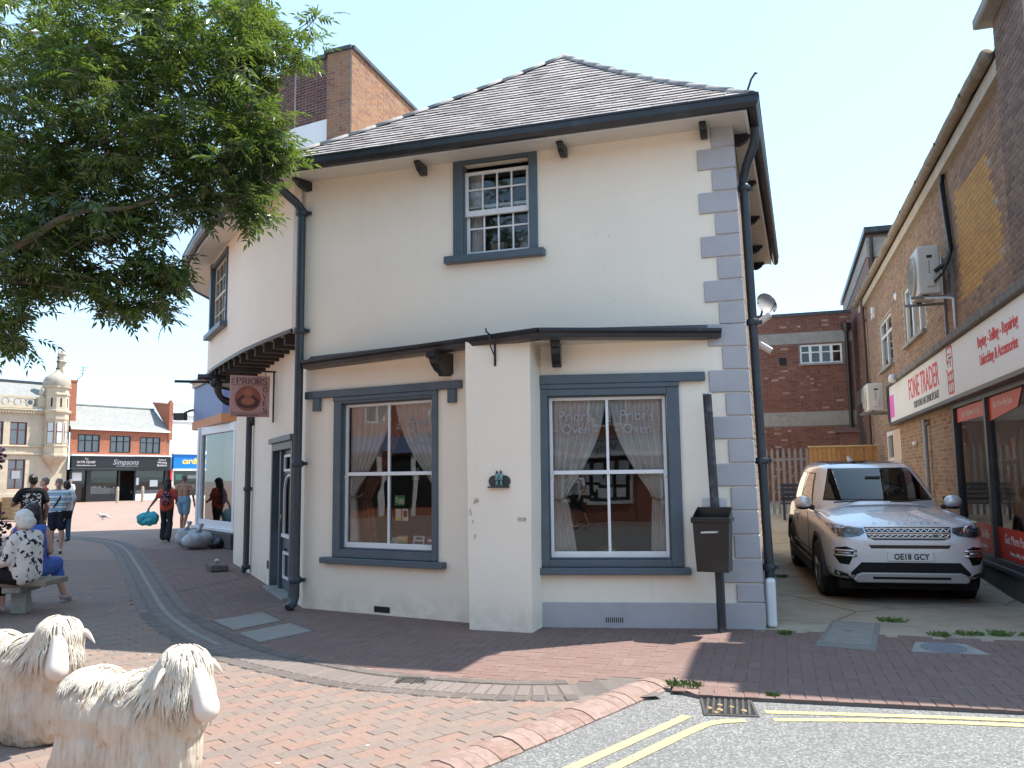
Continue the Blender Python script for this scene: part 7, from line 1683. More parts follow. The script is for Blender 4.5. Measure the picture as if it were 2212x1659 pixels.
def decal(name, pts, mt, bv, off, axis='y', parent=car, step=.06, side=1, **k):
    """outline in the front view (x,z), the side view (y,z) or the top view (x,y), laid on the bodywork"""
    P = []
    for a, b in zip(pts, pts[1:] + pts[:1]):
        a, b = Vector(a), Vector(b); q = max(1, int((b - a).length / step))
        P += [a.lerp(b, i / q) for i in range(q)]
    ne = len(P); xs = [p.x for p in P]; zs = [p.y for p in P]; inner = []
    x = min(xs) + step / 2
    while x < max(xs):
        z = min(zs) + step / 2
        while z < max(zs):
            if inpoly(x, z, P) and min((Vector((x, z)) - p).length for p in P) > step * .35: inner.append(Vector((x, z)))
            z += step
        x += step
    V, E_, Fc = delaunay_2d_cdt(P + inner, [(i, (i + 1) % ne) for i in range(ne)], [], 1, 1e-5)[:3]
    vs = []
    for p in V:
        if axis == 'y': o, d = Vector((p.x, -3, p.y)), Vector((0, 1, 0))
        elif axis == 'x': o, d = Vector((side * 3, p.x, p.y)), Vector((-side, 0, 0))
        else: o, d = Vector((p.x, p.y, 4)), Vector((0, 0, -1))
        h = bv.ray_cast(o, d)
        if h[0] is None:
            h2 = bv.find_nearest(o + d * 2.2); h = (h2[0], h2[1])
        vs.append(tuple(h[0] + (h[1] if h[1].dot(d) < 0 else -h[1]) * off))
    m = MB(); m.add(vs, [tuple(f) for f in Fc]); return m.build(name, mt, parent, True, **k)
mir = lambda pts: [(-x, z) for x, z in pts]
ws = decal('windscreen', [(-.73, 1.20), (.73, 1.20), (.555, 1.64), (-.555, 1.64)], GLOSSB, BV_G, .003)
decal('windscreen_glass', [(-.70, 1.22), (.70, 1.22), (.54, 1.615), (-.54, 1.615)], CARGL, BV_G, .008, parent=ws)
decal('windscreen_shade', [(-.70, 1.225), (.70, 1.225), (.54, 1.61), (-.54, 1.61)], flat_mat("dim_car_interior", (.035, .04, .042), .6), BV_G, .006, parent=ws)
m = MB()
for x0, sg_ in ((-.62, 1), (.12, 1)): m.tube([(x0, .53, 1.185), (x0 + .3, .56, 1.205), (x0 + .55, .60, 1.215)], .012, 5)
m.build('wiper', GLOSSB, ws)
decal('roof_panel', [(-.5, 1.5), (.5, 1.5), (.5, 2.9), (-.5, 2.9)], GLOSSB, BV_G, .004, 'z')
m = MB(); m.prism([(2.55, 1.735), (2.75, 1.735), (2.78, 1.80), (2.68, 1.77)], -.02, .02); m.build('fin_aerial', GLOSSB, car)
for s_ in (-1, 1):
    w_ = decal('side_window', [(.98, 1.10), (3.25, 1.14), (2.95, 1.57), (1.48, 1.57)], GLOSSB, BV_G, .004, 'x', side=s_)
    decal('side_glass', [(1.05, 1.12), (1.95, 1.135), (1.95, 1.55), (1.50, 1.55)], CARGL, BV_G, .008, 'x', parent=w_, side=s_); decal('side_glass', [(2.02, 1.135), (2.85, 1.15), (2.75, 1.55), (2.02, 1.55)], CARGL, BV_G, .008, 'x', parent=w_, side=s_)
# bonnet: shut line creases, vent panel by the windscreen
decal('cowl_panel', [(-.52, .33), (.52, .33), (.46, .20), (-.46, .20)], paint("grey_cowl_panel", (.2, .2, .21), .4), BV_B, .003, 'z')
# grille
gp = [(-.50, .965), (.50, .965), (.47, .84), (.40, .815), (-.40, .815), (-.47, .84)]
gr_ = decal('grille', gp, GLOSSB, BV_B, .004)
def bar_on(pts, wd, name, mt, parent, off=.012, d=.012):
    m = MB()
    P = []
    for a, b in zip(pts, pts[1:]):
        for i in range(6): P.append(Vector(a).lerp(Vector(b), i / 6))
    P.append(Vector(pts[-1])); Q = []
    for p in P:
        h = BV_B.ray_cast(Vector((p.x, -3, p.y)), Vector((0, 1, 0))); Q.append(h[0] + Vector((0, -off, 0)))
    vs = []; n = len(Q)
    for q in Q: vs += [(q.x, q.y, q.z - wd / 2), (q.x, q.y, q.z + wd / 2), (q.x, q.y + d, q.z + wd / 2), (q.x, q.y + d, q.z - wd / 2)]
    fs = []
    for i in range(n - 1):
        for k in range(4): fs.append((i * 4 + k, i * 4 + (k + 1) % 4, (i + 1) * 4 + (k + 1) % 4, (i + 1) * 4 + k))
    fs += [(3, 2, 1, 0), tuple(range(4 * n - 4, 4 * n))]
    m.add(vs, fs); return m.build(name, mt, parent)
for z, w_ in ((.953, .49), (.906, .485), (.885, .48), (.845, .46)): bar_on([(-w_, z), (0, z), (w_, z)], .014, 'grille_bar', CHROME, gr_, .016)
def mesh_row(z0, z1, w_):
    m = MB(); k = 13; pts = []
    for i in range(k * 2 + 1):
        x = -w_ + 2 * w_ * i / (2 * k); pts.append((x, z0 if i % 2 else z1))
    for a, b in zip(pts, pts[1:]):
        qa, qb = [BV_B.ray_cast(Vector((p[0], -3, p[1])), Vector((0, 1, 0)))[0] + Vector((0, -.014, 0)) for p in (a, b)]
        m.tube([qa, qb], .006, 5)
    m.build('grille_mesh', CHROME, gr_)
mesh_row(.915, .945, .48); mesh_row(.853, .880, .46)
m = MB(); q = BV_B.ray_cast(Vector((.30, -3, .868)), Vector((0, 1, 0)))[0]
m.flat([(q.x + .05 * math.cos(a), q.z + .024 * math.sin(a)) for a in [2 * pi * k / 16 for k in range(16)]], q.y - .026, q.y - .01); bd_ = m.build('badge', CHROME, gr_); m = MB(); m.flat([(q.x + .042 * math.cos(a), q.z + .018 * math.sin(a)) for a in [2 * pi * k / 16 for k in range(16)]], q.y - .028, q.y - .02); m.build('badge_field', flat_mat("badge_grey_green", (.1, .14, .12), .4), bd_)
# bonnet lettering
for i, chh in enumerate("DISCOVERY"):
    x = -.36 + .09 * i; q = BV_B.ray_cast(Vector((x, -3, .995)), Vector((0, 1, 0))); nrm = q[1]
    T = Matrix.Translation(q[0] + Vector((0, -.004, -.012))) @ Matrix.Rotation(-.6, 4, 'X')
    text(chh, .062, T, CHROME, car, ex=.003, bold=.002, xs=1.1)
# headlamps
for s_ in (-1, 1):
    hp = [(.515, .955), (.50, .90), (.56, .865), (.70, .84), (.80, .85), (.845, .89), (.885, .965), (.90, 1.0), (.80, .985), (.66, .968)]
    hp = hp if s_ > 0 else mir(hp)
    hl = decal('headlight', hp, flat_mat("lamp_bowl_dark", (.14, .145, .15), .25, .6), BV_B, .003, step=.04)
    decal('lens', hp, LAMPGL, BV_B, .03, step=.04, parent=hl)
    for x, z, r in ((.685, .912, .072),):
        q = BV_B.ray_cast(Vector((s_ * x, -3, z)), Vector((0, 1, 0)))[0]
        T = Matrix.Translation(q + Vector((0, -.004, 0))) @ Matrix.Rotation(s_ * .5, 4, 'Z')
        m = MB(T); m.ring(r, r * .80, -.018, .01, 24); m.build('lamp_ring', CHROME, hl); m = MB(T @ Matrix.Rotation(pi / 2, 4, 'X')); m.lathe([(r * .62, 0), (r * .6, .012), (r * .4, .02), (.001, .024)], 20); m.build('projector', flat_mat("projector_lens", (.25, .27, .3), .08, .3), hl, True)
        m = MB(T); m.box(-s_ * .07 - .05, -s_ * .07 + .05, -.012, .0, -.006, .012); m.build('indicator', CHROME, hl)
# bumper slot, plate, lower intake, skid plate
decal('bumper_slot', [(-.47, .755), (.47, .755), (.44, .715), (-.44, .715)], GLOSSB, BV_B, .003)
bar_on([(-.50, .768), (0, .768), (.50, .768)], .02, 'bumper_lip', SILVER, car, .006, .02)
q = BV_B.ray_cast(Vector((0, -3, .62)), Vector((0, 1, 0)))[0]
m = MB(); m.box(-.26, .26, q.y - .022, q.y - .004, .565, .676); pl_ = m.build('number_plate', flat_mat("white_number_plate", (.78, .78, .76), .4), car, bevel=.004)
text("OE18 GCY", .098, frame(.01, q.y - .0235, 0, .586), flat_mat("plate_black", (.01, .01, .01), .4), pl_, xs=.84, bold=.0025, space=1.05)
decal('lower_intake', [(-.56, .545), (.56, .545), (.68, .42), (.68, .385), (-.68, .385), (-.68, .42)], flat_mat("matt_black_intake", (.007, .007, .007), .8), BV_B, .004)
m = MB()
pr2 = [(-.62, .40), (-.56, .425), (.56, .425), (.62, .40), (.665, .335), (.62, .30), (-.62, .30), (-.665, .335)]
m.flat(pr2, -.925, -.80); sk_ = m.build('skid_plate', flat_mat("satin_silver_skid", (.4, .4, .4), .4, .5), car, bevel=.015, seg=2)
m = MB(); m.box(-.44, .44, -.928, -.92, .345, .375); m.build('skid_slot', GLOSSB, sk_, bevel=.001)
for s_ in (-1, 1):
    fp_ = [(.64, .70), (.72, .735), (.84, .715), (.85, .60), (.80, .52), (.70, .51), (.66, .60)]
    fg = decal('fog_lamp', fp_ if s_ > 0 else mir(fp_), GLOSSB, BV_B, .003, step=.04)
    for z in (.685, .625):
        m = MB(); Q = []
        for x in (.61, .68, .75, .82, .86):
            q = BV_B.ray_cast(Vector((s_ * x, -3, z)), Vector((0, 1, 0)))[0]; Q.append(q + Vector((0, -.02, 0)))
        m.tube(Q, .013, 6); m.build('lamp_blade', CHROME, fg, True)
    m = MB(); Q = [BV_B.ray_cast(Vector((s_ * x, -3, .655)), Vector((0, 1, 0)))[0] + Vector((0, -.006, 0)) for x in (.67, .74, .82)]; m.tube(Q, .018, 6); m.build('lamp_bulb', flat_mat("fog_reflector", (.5, .52, .55), .15, .7), fg, True)
    cl_ = [(.66, .34), (.72, .40), (.80, .425), (.90, .44), (.93, .28), (.66, .28)]
    decal('corner_cladding', cl_ if s_ > 0 else mir(cl_), PLAST, BV_B, .006)
    # sill and arch cladding
    m = MB()
    for y in (0, 2.74):
        for k in range(16):
            a0, a1 = pi * k / 16 - .12, pi * (k + 1) / 16 - .12; P4 = []
            for a in (a0, a1):
                for r in (.42, .475):
                    P4.append((s_ * (.958 - (.06 if r > .45 else 0) * 0), y - r * math.cos(a), .37 + r * math.sin(a)))
            m.add(P4 + [(p[0] - s_ * .09, p[1], p[2]) for p in P4], [(0, 1, 3, 2), (0, 2, 6, 4), (1, 5, 7, 3)])
    m.box(s_ * .955 - .02, s_ * .955 + .01, .46, 2.28, .25, .40); m.build('arch_cladding', PLAST, car)
    m = MB(); m.box(s_ * .952 - .004, s_ * .952 + .004, .55, 2.3, .50, .53); m.build('door_strip', GLOSSB, car)
    for y in (.80, 1.98):
        m = MB(); q = BV_B.ray_cast(Vector((s_ * 3, y, .7)), Vector((-s_, 0, 0)))[0]; m.box(q.x - .003 * 1, q.x + s_ * .002 if s_ > 0 else q.x + .003, y, y + .008, .42, 1.04); m.build('door_gap', GLOSSB, car)
    m = MB(); m.box(s_ * .955 - .015, s_ * .955 + .015, 1.75, 1.95, .93, .955); m.build('door_handle', SILVER, car, bevel=.006)
    # mirrors
    mb_ = MB(Matrix.Translation((s_ * 1.0, .80, 1.17))); mb_.ball((0, 0, 0), 1, 14, sc=(.125, .085, .095)); mi = mb_.build('wing_mirror', SILVER, car, True); m = MB(); m.tube([(s_ * .85, .82, 1.09), (s_ * .93, .81, 1.11), (s_ * .98, .80, 1.12)], [.04, .03, .045], 7); m.build('mirror_arm', GLOSSB, mi, True)
    mb_ = MB(Matrix.Translation((s_ * 1.0, .885, 1.165))); mb_.box(-.10, .10, -.02, .0, -.07, .075); mb_.build('mirror_glass', GLOSSB, mi)
    mb_ = MB(Matrix.Translation((s_ * 1.0, .80, 1.085))); mb_.ball((0, 0, .012), 1, 10, sc=(.10, .075, .03)); mb_.build('mirror_base', GLOSSB, mi, True)
    for y in (0, 2.74):
        T = Matrix.Translation((s_ * .835, y, .37)) @ Matrix.Rotation(s_ * pi / 2, 4, 'Y')
        m = MB(T); m.lathe([(.25, -.115), (.33, -.118), (.362, -.09), (.372, -.03), (.372, .03), (.362, .09), (.33, .117), (.26, .118), (.25, .10)], 40); wh = m.build('wheel', TYRE, car, smooth=40)
        m = MB(T); m.lathe([(.255, -.1), (.255, .11), (.24, .115), (.225, .07), (.225, -.1)], 30); rim = m.build('rim', ALLOY, wh, smooth=40)
        m = MB(T)
        for k in range(5):
            for dd in (-.12, .12):
                a = 2 * pi * k / 5; m.tube([(.05 * math.cos(a), .05 * math.sin(a), .085), (.235 * math.cos(a + dd), .235 * math.sin(a + dd), .10)], [.026, .018], 5)
        m.lathe([(.07, .06), (.07, .1), (.001, .105)], 14); m.build('spokes', ALLOY, wh)
        m = MB(T); m.lathe([(.22, -.05), (.001, -.05)], 20); m.build('brake_disc', flat_mat("brake_dark", (.03, .03, .03), .5), wh)
    for y in (0, 2.74):
     m = MB(); m.lathe([(.42, -.16), (.42, .10)], 24, Matrix.Translation((s_ * .80, y, .37)) @ Matrix.Rotation(s_ * pi / 2, 4, 'Y'))
     m.f = [f for f in m.f if len(f) == 4]; m.build('wheel_liner', flat_mat("wheel_liner_black", (.006, .006, .006), .9), car)
m = MB(); m.box(-.78, .78, -.75, 3.4, .20, .30); m.build('underbody', flat_mat("wheel_liner_black", (.006, .006, .006)), car)
m = MB(Matrix.Translation((0, .98, 1.50))); m.box(-.10, .10, -.0, .02, -.03, .03); m.build('interior_mirror', GLOSSB, car)
# ================================================================ the sheep statues
def blob(name, caps, vox, mt, parent, smooth=2, fn=None):
    """one continuous surface grown round tapered limbs: caps = (a, ra, b, rb) or (c, (rx,ry,rz))"""
    m = MB()
    for c in caps:
        if len(c) == 2: m.ball(c[0], 1, 16, sc=c[1])
        else:
            a, ra, b, rb = c; a, b = Vector(a), Vector(b); m.ball(a, ra, 10); m.ball(b, rb, 10); m.tube([a, b], [ra, rb], 10)
    o = m.build(name, mt, parent); r = o.modifiers.new('r', 'REMESH'); r.mode = 'VOXEL'; r.voxel_size = vox
    if smooth: s_ = o.modifiers.new('s', 'SMOOTH'); s_.iterations = smooth; s_.factor = .5
    applied(o); me = o.data
    if not me.materials: me.materials.append(mt)
    if fn is not None:
        q = [(v.co.copy(), v.normal.copy()) for v in me.vertices]
        for v, (c_, n_) in zip(me.vertices, q): v.co = fn(c_, n_)
        me.update()
    shade(me, True); return o
def fleece_mat():
    t = NT("cream_fleece_plaster"); c = t.coord(); mp = t.n("ShaderNodeMapping"); mp.inputs['Scale'].default_value = (34, 34, 5); t.l(c, mp.inputs[0])
    nz = t.noise(1.0, 5, .65, mp.outputs[0])
    k = t.ramp(nz, [(.30, (.38, .29, .21)), (.42, (.55, .46, .36)), (.6, (.62, .54, .44))])
    k = t.mix(k, (.4, .3, .2), t.ramp(t.noise(3, 6, .7, c), [(.5, (0, 0, 0)), (.85, (.5,) * 3)]))
    t.bump(nz, .8, .02); return t.out(k, .8, 0, .3)
FLEECE = fleece_mat(); LOCK = piece_mat("pale_fleece_locks", [(0, (.6, .53, .43)), (.6, (.68, .61, .51)), (1, (.64, .57, .47))], .75, .2, 40, .5, 90); FACE = paint("smooth_white_muzzle", (.66, .575, .5), .5, .04, 8, .04, 40)
def fleece(co, n):
    w_ = noise.noise(co * 6) * .5; k = noise.noise(Vector((co.x * 30 + w_, co.y * 30 + w_, co.z * 4.5))); g = -abs(k) * .016 + noise.noise(Vector((co.x * 55, co.y * 55, co.z * 8))) * .004 + noise.noise(co * 9) * .008
    return co + n * (g * (.4 if n.z > .8 else 1))
def sheep(lab, M, seed, head_yaw, head_at, sc=1.0):
    t = thing('sheep_statue', lab, 'sheep statue', M @ Matrix.Scale(sc, 4), 'cream sheep statues'); rr = random.Random(seed)
    hx, hz = head_at; hd = Vector((math.cos(head_yaw), math.sin(head_yaw), 0)); hc = Vector((hx, 0, hz)); sd = Vector((-hd.y, hd.x, 0))
    caps = [((-.20, 0, .40), (.21, .20, .20)), ((.05, 0, .39), (.24, .195, .20)), ((-.18, 0, .20), (.215, .19, .26)), ((.08, 0, .20), (.22, .185, .26)), ((-.30, 0, .12), (.10, .165, .18)), ((.18, 0, .12), (.11, .155, .2)),
            ((.14, 0, .42), .17, tuple(hc - hd * .05 + Vector((0, 0, -.05))), .135), (tuple(hc), (.125, .125, .125)), (tuple(hc + hd * .02 + Vector((0, 0, -.14))), (.125, .14, .2)), (tuple(hc + hd * .0 + Vector((-.02, 0, -.34))), (.11, .13, .26))]
    b = blob('fleece', caps, .0125, FLEECE, t, 3, fleece)
    for v in b.data.vertices:
        if v.co.z < 0: v.co.z = 0
    bv = BVHTree.FromPolygons([v.co.copy() for v in b.data.vertices], [tuple(p.vertices) for p in b.data.polygons])
    m = MB()
    def lock(p, L, r0, drift):
        pts = []; h = bv.find_nearest(p); q, nn = h[0], h[1]; d = drift
        for k in range(7):
            pts.append(q + nn * (.007 + .010 * k / 7)); g = Vector((0, 0, -1)) * .9 + d; g = g - nn * g.dot(nn)
            if g.length < 1e-3: g = d
            g = g.normalized() + Vector((rr.gauss(0, .12), rr.gauss(0, .12), 0)); q = q + g * L / 6; h = bv.find_nearest(q); q, nn = h[0], h[1]
        pts[-1].z -= .008; m.tube(pts, [r0 * .75, r0, r0, r0 * .9, r0 * .75, r0 * .5, r0 * .12], 5)
    for i in range(640):
        x = rr.uniform(-.36, .22); s_ = rr.choice((-1, 1)) if rr.random() < .35 else -1; off = rr.uniform(0, .13)
        lock(Vector((x, s_ * off, .8)), rr.uniform(.07, .16), rr.uniform(.0035, .0065), Vector((rr.gauss(-.1, .2), s_ * .8, 0)))
    for i in range(480):
        a = rr.uniform(-2.6, 2.6); dz = rr.uniform(-.05, .13)
        if abs(a) < .45 and dz < .09: continue
        p = hc + (hd * math.cos(a) + sd * math.sin(a)) * rr.uniform(.06, .13) + Vector((0, 0, dz)); lock(p, rr.uniform(.09, .24), rr.uniform(.0035, .006), (hd * math.cos(a) + sd * math.sin(a)) * .5)
    o = m.build('fleece_locks', LOCK, t, True); o['kind'] = 'stuff'
    mz = [(tuple(hc + hd * .10 + Vector((0, 0, .0))), .046, tuple(hc + hd * .175 + Vector((0, 0, -.13))), .060), (tuple(hc + hd * .18 + Vector((0, 0, -.145))), (.058, .062, .062))]
    f = blob('muzzle', mz, .008, FACE, t, 3)
    tip = hc + hd * .228 + Vector((0, 0, -.15))
    m = MB()
    for s_ in (-1, 1): m.tube([tip + sd * s_ * .012 + Vector((0, 0, .018)), tip + sd * s_ * .024 + hd * -.006 + Vector((0, 0, .032))], [.005, .003], 5)
    m.tube([tip + Vector((0, 0, .005)) + hd * .002, tip + Vector((0, 0, -.02)) - hd * .006], [.003, .003], 5)
    m.tube([tip + Vector((0, 0, -.02)) - hd * .006 + sd * k * .006 - hd * abs(k) * .004 - Vector((0, 0, abs(k) * .001)) for k in range(-6, 7)], .003, 5); m.build('nostril_lines', flat_mat("carved_line", (.25, .2, .17), .8), f)
    for s_ in (-1, 1):
        m = MB(); base = hc + sd * s_ * .115 + Vector((0, 0, .03)) + hd * .02; vs = []; n = 7
        for k in range(n + 1):
            u = k / n; wd = .034 * math.sin(pi * (u * .85 + .12)); c = base + sd * s_ * (.075 * u) + Vector((0, 0, -.075 * u * u)) + hd * (.01 + .02 * u)
            vs += [c + Vector((0, 0, wd)) - hd * .012, c + hd * -.028, c - Vector((0, 0, wd)) - hd * .012 * .2, c + hd * .002]
        m.add([tuple(v) for v in vs], [(4 * k + j, 4 * k + (j + 1) % 4, 4 * k + 4 + (j + 1) % 4, 4 * k + 4 + j) for k in range(n) for j in range(4)] + [(3, 2, 1, 0), (4 * n, 4 * n + 1, 4 * n + 2, 4 * n + 3)])
        e = m.build('ear', FACE, t, True); sb = e.modifiers.new('s', 'SUBSURF'); sb.levels = 1; sb.render_levels = 1
    return t
sheep('nearer cream sheep statue in the corner of the plaza, facing right', frame(-1.98, 4.42, R(-14)), 1, R(-20), (.29, .60), 1.06)
sheep('cream sheep statue behind the nearer one, looking towards the viewer', frame(-3.14, 5.42, R(-22)), 2, R(-40), (.30, .59), 1.08)
# ================================================================ people
SKIN = paint("light_skin", (.52, .3, .22), .55, .06, 12); TAN = paint("tanned_skin", (.36, .19, .12), .5, .08, 10); BROWN = paint("brown_skin", (.22, .115, .075), .5, .08, 10)
HAIRB = paint("black_hair", (.012, .01, .01), .45, .3, 40, .4, 60); HAIRW = paint("white_hair", (.66, .64, .6), .6, .12, 40, .5, 60); HAIRG = paint("greying_hair", (.18, .15, .13), .6, .2, 40, .4, 60)
DKC = cloth_mat("black_cloth", (.014, .014, .016)); NVC = cloth_mat("navy_cloth", (.02, .024, .045)); WHC = cloth_mat("white_cloth", (.74, .74, .76), .06); RDC = cloth_mat("red_cloth", (.62, .04, .03)); CORAL = cloth_mat("coral_cloth", (.6, .1, .06)); LBL = cloth_mat("pale_blue_denim", (.2, .33, .42)); BLD = cloth_mat("blue_dress_cloth", (.07, .13, .42)); OLV = cloth_mat("olive_cloth", (.12, .11, .03)); BDN = cloth_mat("blue_denim", (.06, .1, .17)); SHOE = flat_mat("dark_shoe", (.02, .02, .022), .5); PSHOE = flat_mat("pink_grey_shoe", (.4, .3, .32), .6)
def pattern_mat(name, base, ink, scale, thr):
    t = NT(name); c = t.coord(); v = t.noise(scale, 2, .5, c); k = t.mix(base, ink, t.ramp(v, [(thr, (0, 0, 0)), (thr + .02, (1, 1, 1))])); return t.out(k, .85, 0, .2)
FLORAL = pattern_mat("black_on_white_floral", (.66, .6, .56), (.02, .02, .04), 17, .57); PRINT = pattern_mat("white_print_on_black", (.02, .02, .022), (.5, .5, .5), 24, .5); PACKM = pattern_mat("pink_black_pack", (.4, .12, .14), (.03, .02, .03), 16, .48)
def stripes():
    t = NT("teal_white_stripes"); c = t.coord(); w_ = t.n("ShaderNodeTexWave"); w_.bands_direction = 'Z'; w_.inputs['Scale'].default_value = 2.6; t.l(c, w_.inputs[0])
    return t.out(t.ramp(w_.outputs[1], [(0, (.62, .64, .66)), (.4, (.62, .64, .66)), (.45, (.05, .2, .28)), (.75, (.05, .2, .28)), (.8, (.3, .4, .5))], 'CONSTANT'), .85, 0, .2)
STRIPE = stripes()
BASE = dict(pelvis=(0, 0, .95), chest=(0, 0, 1.30), neck=(0, -.01, 1.47), head=(0, .02, 1.625))
for s_, q in ((-1, 'l'), (1, 'r')):
    BASE.update({'sh' + q: (s_ * .175, -.01, 1.41), 'el' + q: (s_ * .235, -.03, 1.13), 'wr' + q: (s_ * .235, .05, .88), 'hip' + q: (s_ * .09, 0, .93), 'kn' + q: (s_ * .10, .02, .51), 'an' + q: (s_ * .10, -.03, .085), 'to' + q: (s_ * .115, .13, .035)})
def person(lab, M, H, pose, skin, wear, hair, hairm, group=None, shoe=SHOE, vox=.014):
    t = thing('person', lab, 'person', M @ Matrix.Scale(H / 1.75, 4), group); J = {k: Vector(v) for k, v in BASE.items()}; J.update({k: Vector(v) for k, v in pose.items()})
    up = (J['neck'] - J['pelvis']).normalized(); ac = (J['shr'] - J['shl']).normalized(); fw = up.cross(ac).normalized()
    hd = J['head']; hf = fw
    def torso(e): 
        a = ac * .062; return [(J['pelvis'] - a, .115 + e, J['chest'] - ac * .07, .108 + e), (J['pelvis'] + a, .115 + e, J['chest'] + ac * .07, .108 + e), (J['shl'] * .85 + J['shr'] * .15, .068 + e, J['shr'] * .85 + J['shl'] * .15, .068 + e), (J['chest'], .11 + e, J['neck'] - up * .06, .075 + e)]
    def arm(q, e, f=1.0): return [(J['sh' + q], .056 + e, J['sh' + q].lerp(J['el' + q], f), .045 + e + (.008 if f < 1 else 0))]
    def fore(q, e): return [(J['el' + q], .042 + e, J['wr' + q], .028 + e)]
    def thigh(q, e, f=1.0): return [(J['hip' + q], .092 + e, J['hip' + q].lerp(J['kn' + q], f), .092 + e - .036 * f)]
    def shin(q, e, f=1.0): return [(J['kn' + q], .054 + e, J['kn' + q].lerp(J['an' + q], .3), .056 + e), (J['kn' + q].lerp(J['an' + q], .3), .056 + e, J['kn' + q].lerp(J['an' + q], f), .036 + e)]
    caps = torso(0) + [(J['neck'] - up * .05, .058, hd - up * .04, .052), (hd + up * .02 - hf * .012, (.074, .09, .098)), (hd - up * .05 + hf * .02, (.058, .06, .065)), (hd + hf * .085 - up * .01, .013, hd + hf * .098 - up * .035, .016), (hd + hf * .075 - up * .075, (.025, .02, .02))]
    for s_ in (-1, 1): caps.append((hd + ac * s_ * .076 - up * .01, (.012, .022, .03)))
    for q in 'lr':
        caps += arm(q, 0) + fore(q, 0) + thigh(q, 0) + shin(q, 0) + [(J['an' + q], .04, J['to' + q], .032)]
        w_ = J['wr' + q]; d = (w_ - J['el' + q]).normalized(); sx = -1 if q == 'l' else 1; side_ = d.cross(ac if abs(d.dot(ac)) < .9 else fw).normalized(); pal = w_ + d * .05
        caps.append((w_, .024, w_ + d * .075, .027))
        for k, L in ((-1.5, .07), (-.5, .085), (.5, .08), (1.5, .06)):
            b0 = w_ + d * .085 + side_ * k * .016; caps.append((b0, .0095, b0 + d * L * .6 - ac * sx * .006, .009)); caps.append((b0 + d * L * .6 - ac * sx * .006, .009, b0 + d * L - ac * sx * .022, .008))
        caps.append((w_ + d * .03 + side_ * .022, .011, w_ + d * .075 + side_ * .052, .009))
    blob('body', caps, vox, skin, t, 2)
    m = MB()
    for s_ in (-1, 1): m.ball(hd + ac * s_ * .03 + hf * .083 + up * .012, .011, 6)
    m.tube([hd + hf * .088 - up * .062 - ac * .022, hd + hf * .094 - up * .064, hd + hf * .088 - up * .062 + ac * .022], .005, 5); m.build('eyes_and_mouth', flat_mat("face_dark", (.06, .025, .02), .5), t)
    hb_ = hd + up * .035 - hf * .02
    if hair == 'short': hc_ = [(hb_ + up * .012 - hf * .005, (.084, .098, .088)), (hb_ - hf * .04 - up * .03, (.076, .06, .07))]
    elif hair == 'bob': hc_ = [(hb_ + up * .012, (.098, .112, .105)), (hb_ - hf * .05 - up * .05, (.095, .075, .09)), (hb_ + ac * .07 - up * .05 - hf * .02, (.035, .06, .07)), (hb_ - ac * .07 - up * .05 - hf * .02, (.035, .06, .07))]
    else: hc_ = [(hb_ + up * .012, (.10, .112, .105)), (hb_ - hf * .06 - up * .08, .09, hb_ - hf * .10 - up * .26, .075), (hb_ + ac * .07 - up * .08 - hf * .03, .05, hb_ + ac * .075 - up * .22 - hf * .05, .04), (hb_ - ac * .07 - up * .08 - hf * .03, .05, hb_ - ac * .075 - up * .22 - hf * .05, .04)]
    blob('hair', hc_, .012, hairm, t, 1, lambda c, n: c + n * (noise.noise(Vector((c.x * 45, c.y * 45, c.z * 14))) * .012 + noise.noise(c * 16) * .010))
    for nm, mt, kind, e in wear:
        c = []
        if kind in ('tee', 'shirt', 'vest'):
            c += torso(e)
            if kind != 'vest':
                for q in 'lr': c += arm(q, e, .6 if kind == 'tee' else 1.0) + (fore(q, e) if kind == 'shirt' else [])
        if kind in ('shorts', 'trousers', 'crop', 'loose'):
            a = ac * .06; c += [(J['pelvis'] - a, .118 + e, J['pelvis'] - a + up * .07, .11 + e), (J['pelvis'] + a, .118 + e, J['pelvis'] + a + up * .07, .11 + e)]
            for q in 'lr':
                c += thigh(q, e + .006, .75 if kind == 'shorts' else 1.0)
                if kind == 'trousers': c += shin(q, e, .95)
                if kind == 'crop': c += shin(q, e, .6)
                if kind == 'loose': c += [(J['kn' + q], .075 + e, J['an' + q] + Vector((0, 0, .02)), .085 + e)]
        if kind == 'dress':
            c += torso(e); 
            for q in 'lr': c += thigh(q, e + .03, 1.0) + [(J['kn' + q], .08, J['kn' + q].lerp(J['an' + q], .35), .08)]
        blob(nm, c, vox * 1.1, mt, t, 2, lambda c_, n: c_ + n * (noise.noise(c_ * 9) * .008))
    for q in 'lr': blob('shoe', [(J['an' + q] - Vector((0, 0, .03)), .043, J['to' + q], .037), (J['an' + q] - (J['to' + q] - J['an' + q]) * .2 - Vector((0, 0, .045)), (.04, .04, .038))], .014, shoe, t, 1)
    return t, J, up, ac, fw
def strap(t, J, up, ac, fw, mt):
    m = MB(); p = [J['shl'] * .7 + J['shr'] * .3 + up * .07, J['chest'] - ac * .06 - fw * .145, J['pelvis'].lerp(J['chest'], .4) + ac * .06 - fw * .14, J['pelvis'] + ac * .15 - fw * .10]; q = [J['chest'] - ac * .06 + fw * .145, J['pelvis'].lerp(J['chest'], .4) + ac * .06 + fw * .14]
    m.tube(p + [J['pelvis'] + ac * .16 + fw * .03] + q[::-1] + [p[0]], .016, 5); m.build('strap', mt, t, True)
WALK = dict(knl=(-.10, .13, .53), anl=(-.10, .10, .10), tol=(-.11, .26, .05), knr=(.10, -.02, .51), anr=(.10, -.22, .12), tor=(.115, -.10, .035), wrl=(-.24, -.06, .90), wrr=(.24, .14, .92))
